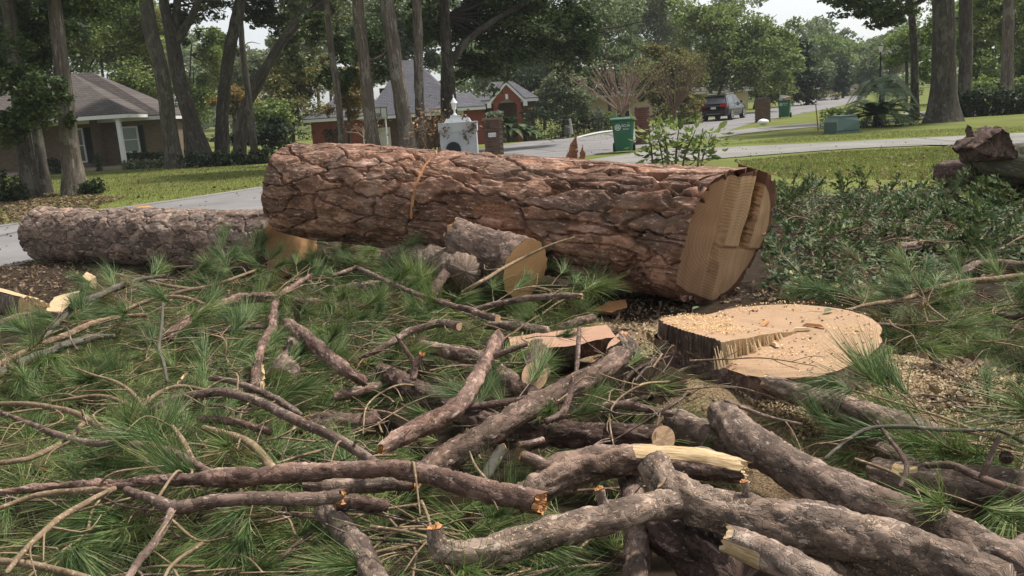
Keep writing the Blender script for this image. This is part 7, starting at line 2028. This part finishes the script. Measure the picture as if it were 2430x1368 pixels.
for i, (x, y) in enumerate(np.vstack([sample(RIGHT, 12, rs), sample(LOWR, 8, rs), sample(MIDR, 8, rs)])):
    z = soil_h(np.array([x]), np.array([y]))[0] + rs.uniform(.10, .24)
    o = obj('bare_twig', TWG[i % 8], None, None, (x, y, z), (rs.uniform(-.5, .5), rs.uniform(-.12, .22), rs.uniform(0, 6.28)), rs.uniform(.8, 1.2)); tag(o, beside((x, y), 'thin twig'), 'twig', 'thin twigs right of the heap')

# pine cones
def cone(label, x, y, z, s):
    c = P(x, y, z); V = []; F = []
    n = 64
    for i in range(n):
        t = i / n; a = i * 2.399; r = s * (.95 * math.sin(math.pi * (.12 + .80 * t)) ** .8); x0 = (t - .5) * s * 2.6
        o_ = np.array([x0, r * math.cos(a), r * math.sin(a)]); rad = np.array([.35, math.cos(a), math.sin(a)]); tan = np.array([0, -math.sin(a), math.cos(a)])
        k = len(V); w = s * .32
        V += [np.array([x0, 0, 0]) + rad * .1 * s - tan * w * .4, np.array([x0, 0, 0]) + rad * .1 * s + tan * w * .4, o_ + tan * w * .7, o_ + rad * s * .15, o_ - tan * w * .7, o_ * np.array([1, .7, .7]) + np.array([-s * .14, 0, 0])]
        F += [(k, k + 1, k + 2, k + 4), (k + 4, k + 2, k + 3), (k, k + 5, k + 1), (k + 1, k + 5, k + 2), (k, k + 4, k + 5), (k + 5, k + 4, k + 3), (k + 5, k + 3, k + 2)]
    o = obj('pine_cone', mesh('pine_cone', np.array(V), F, {'tc': np.array(V), 'pl': np.full(len(V), .3)}, smooth=False), 'bark_dark', loc=c, rot=(.3, .2, .9)); tag(o, label, 'pine cone')
cone('open brown pine cone among the twigs at the left', 372, 1005, .36, .030)
cone('small dark pine cone under the crooked upright branch', 533, 878, .26, .016)
cone('pale pine cone in the needles at the lower right', 2388, 1086, .32, .022)
cone('yellowish cone tucked under the sawn red limb', 662, 800, .30, .024)

# leafy shrub cuttings on the right
def leaf_shape(L, w, curl=.2):
    """leaf along +X, folded along its midrib"""
    return np.array([(0, 0, 0), (L * .35, w, w * .35), (L * .75, w * .7, w * .2), (L, 0, -L * curl), (L * .75, -w * .7, w * .2), (L * .35, -w, w * .35), (L * .5, 0, -.002)]), [(0, 6, 2, 1), (6, 3, 2), (0, 5, 4, 6), (6, 4, 3)]
LV_, LF_ = leaf_shape(1.0, .24)
def leaves_at(C, D, size, rs):
    """leaf meshes with base C pointing along D"""
    n = len(C); D = D / np.linalg.norm(D, axis=1)[:, None]
    a = np.cross(D, rs.normal(size=(n, 3)) * .5 + np.array([0, 0, 1.0])); a /= np.linalg.norm(a, axis=1)[:, None] + 1e-9
    b = np.cross(D, a); s = (size * rs.uniform(.45, 1.4, n))[:, None, None]
    V = C[:, None] + s * (LV_[None, :, 0:1] * D[:, None] + LV_[None, :, 1:2] * a[:, None] + LV_[None, :, 2:3] * b[:, None])
    F = [[q + 7 * i for q in f] for i in range(n) for f in LF_]
    return V.reshape(-1, 3), F
rs = np.random.default_rng(95)
SPRIG = []
for k in range(6):
    mb = MB(); L = rs.uniform(.4, .7)
    pth = [(0, 0, 0), (L * .4, rs.uniform(-.05, .05), .08), (L, rs.uniform(-.1, .1), .10)]
    tv, tf = thin_tube(pth, .006, .002, 5, .04); mb.add(tv, tf)
    q, s = spath(pth, L / 26)
    C = []; D = []
    for i in range(4, len(q)):
        for sg in (-1, 1):
            C.append(q[i]); D.append(np.array([.7, sg * .9, rs.uniform(-.1, .7)]))
    for j in range(3):
        st = q[rs.integers(6, len(q) - 4)]; d = np.array([.6, rs.choice([-1, 1]) * .7, rs.uniform(0, .6)]); e = st + d * .18
        mb.add(*thin_tube([st, (st + e) / 2, e], .003, .0015, 4, .04))
        for i in range(8): C.append(st + d * .18 * (i + 2) / 9); D.append(d + rs.normal(size=3) * .6)
    V = np.vstack(mb.V); sm = mesh('stem', V, mb.F, {'tc': V, 'pl': np.full(len(V), .5)}); sm.materials.append(M['bark_tan'])
    V, F = leaves_at(np.array(C), np.array(D), .062, rs); lm = mesh('leaves', V, F, smooth=False); lm.materials.append(M['shrub_leaf'])
    SPRIG.append((sm, lm))
DEB = world_poly([(1850, 440), (1960, 462), (2250, 470), (2440, 440), (2440, 640), (2200, 640), (2060, 715), (1900, 700), (1790, 700), (1850, 620)], .1)
DEB2 = world_poly([(2240, 400), (2440, 390), (2440, 600), (2300, 560), (2250, 470)], .15)
_dp = np.vstack([sample(DEB, 160, np.random.default_rng(1)), sample(DEB2, 80, np.random.default_rng(2))])
_qx = np.percentile(_dp[:, 0], (17, 34, 50, 67, 84)); _qy = np.percentile(_dp[:, 1], (25, 50, 75))
def spot(p, what):
    ix, iy = int(np.searchsorted(_qx, p[0])), int(np.searchsorted(_qy, p[1]))
    return f"{what} at the {('front', 'near middle', 'far middle', 'back')[iy]}, {('far left', 'left', 'left of centre', 'right of centre', 'right', 'far right')[ix]}, of the leafy debris"
def sprig(p, k, rot, sc_, label, group):
    root = thing('shrub_cutting', label, 'leafy branch', p, 0, group); root.rotation_euler = rot; root.scale = (sc_,) * 3
    sm, lm = SPRIG[k % 6]; obj('stem', sm, None, root); obj('leaves', lm, None, root)
for poly, n, zr, lab, grp in ((DEB, 80, (.02, .14), 'cut shrub branch with glossy dark leaves in the heap beside the trunk butt', 'shrub cuttings beside the trunk'), (DEB2, 40, (.04, .30), 'cut shrub branch with bluish leaves in the pile below the old logs', 'shrub cuttings below the old logs')):
    for i, (x, y) in enumerate(sample(poly, n, rs)):
        sprig((x, y, soil_h(np.array([x]), np.array([y]))[0] + rs.uniform(*zr)), i, (rs.uniform(-.6, .6), rs.uniform(-.35, .15), rs.uniform(0, 6.28)), rs.uniform(.7, 1.15), spot((x, y), 'leafy cutting'), grp)
for i, (x, y) in enumerate(sample(DEB, 26, rs)):
    sprig((x, y, soil_h(np.array([x]), np.array([y]))[0] + .05), i, (rs.uniform(-.6, .6), rs.uniform(-1.1, -.45), rs.uniform(0, 6.28)), rs.uniform(.8, 1.15), spot((x, y), 'upright leafy shoot'), 'upright shoots in the debris')
for i, (x, y) in enumerate(np.vstack([sample(DEB, 30, rs), sample(DEB2, 8, rs)])):
    o = obj('bare_twig', TWG[i % 8], None, None, (x, y, soil_h(np.array([x]), np.array([y]))[0] + rs.uniform(.10, .2)), (rs.uniform(-.5, .5), rs.uniform(-.3, .15), rs.uniform(0, 6.28)), rs.uniform(1.0, 1.7)); tag(o, spot((x, y), 'bare stick'), 'twig', 'sticks in the leafy debris')
# loose leaves: the mass
def leaf_mass(name, label, polys, zr, size, mat, seed):
    rs = np.random.default_rng(seed); Cs = []
    for poly, n in polys:
        p = sample(poly, n, rs); z = np.maximum(soil_h(p[:, 0], p[:, 1]), 0) + rs.uniform(zr[0], zr[1], n)
        Cs.append(np.column_stack([p, z]))
    C = np.vstack(Cs); D = rs.normal(size=C.shape); D[:, 2] *= .35
    V, F = leaves_at(C, D, size, rs)
    tag(obj(name, mesh(name, V, F, smooth=False), mat), label, kind='stuff')
leaf_mass('shrub_leaves', 'dark green leaves massed over the debris on the right', [(DEB, 3800), (DEB2, 2200)], (.01, .16), .072, 'shrub_leaf', 96)
LIT = world_poly([(-60, 640), (100, 610), (300, 650), (250, 700), (140, 770), (-60, 800)], .03)
LITR = world_poly([(1480, 700), (1800, 690), (2000, 690), (2100, 740), (1990, 720), (1500, 730)], .03)
LITS = world_poly([(2090, 830), (2300, 880), (2440, 960), (2440, 1040), (2100, 1010), (1960, 960)], .05)
SOILR = world_poly([(1850, 400), (2250, 400), (2440, 420), (2440, 480), (2100, 480), (1850, 470)], .03)
LITM = world_poly([(1380, 690), (1660, 720), (1560, 830), (1700, 1000), (1500, 960), (1380, 800)], .05)
leaf_mass('leaf_litter', 'brown dead leaves littering the soil', [(LIT, 900), (LITR, 260), (LITS, 420), (SOILR, 900), (LITM, 320), (DEB, 2200), (DEB2, 500), (HEAP, 600)], (.0, .03), .060, 'dry_leaf', 97)
# single pale leaves that stand out
rs = np.random.default_rng(98)
pl_me = []
for k in range(4):
    V, F = leaf_shape(.075, .017 + .003 * k, .1 + .1 * k); me = mesh('fallen_leaf', V, F, smooth=False); me.materials.append(M['pale_leaf']); pl_me.append(me)
for i in range(34):
    x, y = rs.uniform(1870, 2130), rs.uniform(630, 705); p = P(x, y, rs.uniform(.10, .2))
    o = obj('fallen_leaf', pl_me[i % 4], None, None, p, (rs.uniform(-.5, .5), rs.uniform(-.5, .5), rs.uniform(0, 6.28)), rs.uniform(.8, 1.3)); tag(o, 'pale upturned leaf lying on the dark debris behind the stump', 'leaf', 'pale leaves behind the stump')
for x, y, lab in ((1955, 742, 'green leaf lying on the back of the stump top'), (1642, 735, 'small green leaf beside the stump left rim')):
    p = P(x, y, z0 + .012) if x > 1800 else P(x, y, .1)
    o = obj('fallen_leaf', mesh('fallen_leaf', *leaf_shape(.09, .02, .1), smooth=False), 'shrub_leaf', None, p, (.1, -.1, .6)); tag(o, lab, 'leaf')
i_ = np.argmin(np.abs(ls_ - 2.55)); p = lpath[i_] + (lrr[i_].mean() + .004) * (math.cos(.55) * lN[i_] + math.sin(.55) * lB[i_])
o = obj('fallen_leaf', mesh('fallen_leaf', *leaf_shape(.12, .03, .1), smooth=False), 'shrub_leaf', None, p, (.2, 1.1, 2.6)); tag(o, 'dark green leaf stuck on the side of the great trunk', 'leaf')

# sawdust and chips
def chips(name, label, C, size, mat, seed):
    rs = np.random.default_rng(seed)
    V, F = leaf_quads(C, size, rs, .6, 1.2)
    tag(obj(name, mesh(name, V, F, smooth=False), mat), label, kind='stuff')
rs = np.random.default_rng(99)
def on_soil(poly, n, dz=(.004, .024)):
    p = sample(poly, n, rs, False); p = p[np.hypot(p[:, 0] - sc[0], p[:, 1] - sc[1]) > .62]; return np.column_stack([p, soil_h(p[:, 0], p[:, 1]) + rs.uniform(dz[0], dz[1], len(p))])
a = rs.uniform(-math.pi, math.pi, 5000); _keep = None; k = np.sqrt(rs.uniform(0, 1, 5000)); r_ = r_out(a) * k * .97
sx, sy = r_ * np.cos(a), r_ * np.sin(a)
tt_ = ((sx - la[0]) * ld[0] + (sy - la[1]) * ld[1]) / np.dot(ld, ld); sd_ = (ld[0] * (sy - la[1]) - ld[1] * (sx - la[0]))
hz_ = np.where((sd_ > 0) & (tt_ < 1.2), .095 * np.clip(1.25 - tt_, 0, 1) ** .8, 0)
_C = np.column_stack([sc[0] + sx, sc[1] + sy, z0 + hz_ + .007 + rs.uniform(0, .006, 5000)]); _C = _C[fbm(_C * 4.5, 3, 61) + .35 * rs.random(5000) > .18]
chips('sawdust', 'pale sawdust drifted over the stump top', _C, .011, 'chips', 100)
SAW = world_poly([(1520, 780), (1700, 870), (1900, 930), (2090, 830), (2250, 870), (2440, 950), (2440, 1040), (2100, 1020), (1900, 1090), (1700, 1000), (1560, 950)], .06)
chips('sawdust_heap', 'coarse sawdust heaped on the ground round the stump', np.vstack([on_soil(SAW, 26000), on_soil(LITM, 1500), on_soil(world_poly([(2110, 510), (2300, 520), (2300, 600), (2120, 610)], .05), 1500)]), .017, 'chips', 101)
chips('bark_crumbs', 'bits of bark scattered round the stump', np.vstack([on_soil(SAW, 1800), on_soil(LIT, 700), on_soil(LITR, 600), np.column_stack([sc[0] + sx[:130], sc[1] + sy[:130], z0 + hz_[:130] + .006])]), .020, 'bark_crumb', 102)

# leafy shrub regrowth behind the trunk
p0 = at(1610, 420, 11.5); p0[2] = gz(p0[0], p0[1])
root = thing('sapling_shrub', 'leafy shrub with several brown stems standing behind the great trunk', 'shrub', p0)
rs = np.random.default_rng(103); C = []; D = []
for x0_, y1, x1, hw in ((1552, 305, 1540, 4), (1590, 300, 1575, 5), (1600, 295, 1612, 5), (1610, 310, 1650, 4), (1652, 305, 1668, 4), (1655, 318, 1690, 3), (1580, 300, 1555, 3)):
    b = at(x0_, 470, 11.5) + np.array([0, rs.uniform(-.2, .2), 0]); b[2] = 0
    e = at(x1, y1, 11.5 + rs.uniform(-.3, .3)); m = at(x0_ * .7 + x1 * .3, 385, 11.5)
    tv, tf = thin_tube([b, m, e], hw / FPX * 11.5 * 1.2, .006, 7, .06)
    obj('stem', mesh('stem', tv - p0, tf, {'tc': tv, 'pl': np.full(len(tv), .5)}), 'bark_brown', root)
    q, s = spath([b, m, e], .05)
    for i in range(48):
        j = int(len(q) * rs.uniform(.62, 1.0)); j = min(j, len(q) - 1)
        d = rs.normal(size=3); d[2] = d[2] * .5
        C.append(q[j] + d * rs.uniform(.02, .16)); D.append(d)
V, F = leaves_at(np.array(C), np.array(D), .125, rs)
obj('leaves', mesh('leaves', V - p0, F, smooth=False), 'fol_mid', root)

# grass blades on the nearer lawns, fallen leaves on the far ones
def blades(name, label, polys, h, seed, mat='grass', w=.006):
    rs = np.random.default_rng(seed); Vs = []
    for poly, n in polys:
        p = sample(poly, n, rs); z = gz(p[:, 0], p[:, 1])
        b = np.column_stack([p, z - .005]); a = rs.uniform(0, 6.28, n); hh = h * rs.uniform(.5, 1.3, n)
        d = np.stack([np.cos(a), np.sin(a), a * 0], 1) * w
        tip = b + np.column_stack([rs.normal(size=n) * .4 * hh, rs.normal(size=n) * .4 * hh, hh])
        Vs.append(np.stack([b - d, b + d, tip], 1).reshape(-1, 3))
    V = np.vstack(Vs)
    tag(obj(name, mesh(name, V, np.arange(len(V)).reshape(-1, 3), smooth=False), mat), label, kind='stuff')
LAWNR = world_poly([(1740, 384), (2000, 360), (2230, 350), (2440, 346), (2440, 420), (2250, 430), (1860, 425)], 0)
LAWNR2 = world_poly([(1700, 346), (1960, 318), (2440, 300), (2440, 314), (2270, 322), (1990, 335)], 0)
LAWNL = world_poly([(-40, 545), (213, 506), (369, 482), (640, 444), (640, 392), (300, 404), (0, 430)], 0)
blades('lawn_grass', 'short grass blades of the lawn on the right', [(LAWNR, 30000), (LAWNR2, 9000)], .055, 104, w=.007)
blades('lawn_grass', 'short grass blades of the lawn on the left', [(LAWNL, 26000)], .06, 105, w=.010)
def scatter_leaves(name, label, polys, size, mat, seed):
    rs = np.random.default_rng(seed); C = np.vstack([np.column_stack([p, gz(p[:, 0], p[:, 1]) + .03]) for p in (sample(poly, n, rs) for poly, n in polys)])
    V, F = leaf_quads(C, size, rs, .6, 1.0); tag(obj(name, mesh(name, V, F, smooth=False), mat), label, kind='stuff')
LITL = world_poly([(-60, 545), (150, 515), (300, 470), (120, 460), (-60, 480)], 0)
scatter_leaves('street_leaves', 'dead leaves blown along the street', [(world_poly([(0, 545), (400, 488), (630, 450), (630, 470), (300, 520), (0, 600)], 0), 45), (world_poly([(1240, 340), (1460, 318), (1640, 300), (1690, 330), (1600, 380), (1400, 380)], 0), 160), (world_poly([(1700, 355), (2430, 320), (2430, 342), (1700, 378)], 0), 60)], .065, 'dry_leaf', 107)
scatter_leaves('fallen_leaves', 'dead leaves scattered over the lawns', [(LAWNL, 500), (LITL, 2600), (LAWNR, 260)], .11, 'dry_leaf', 106)
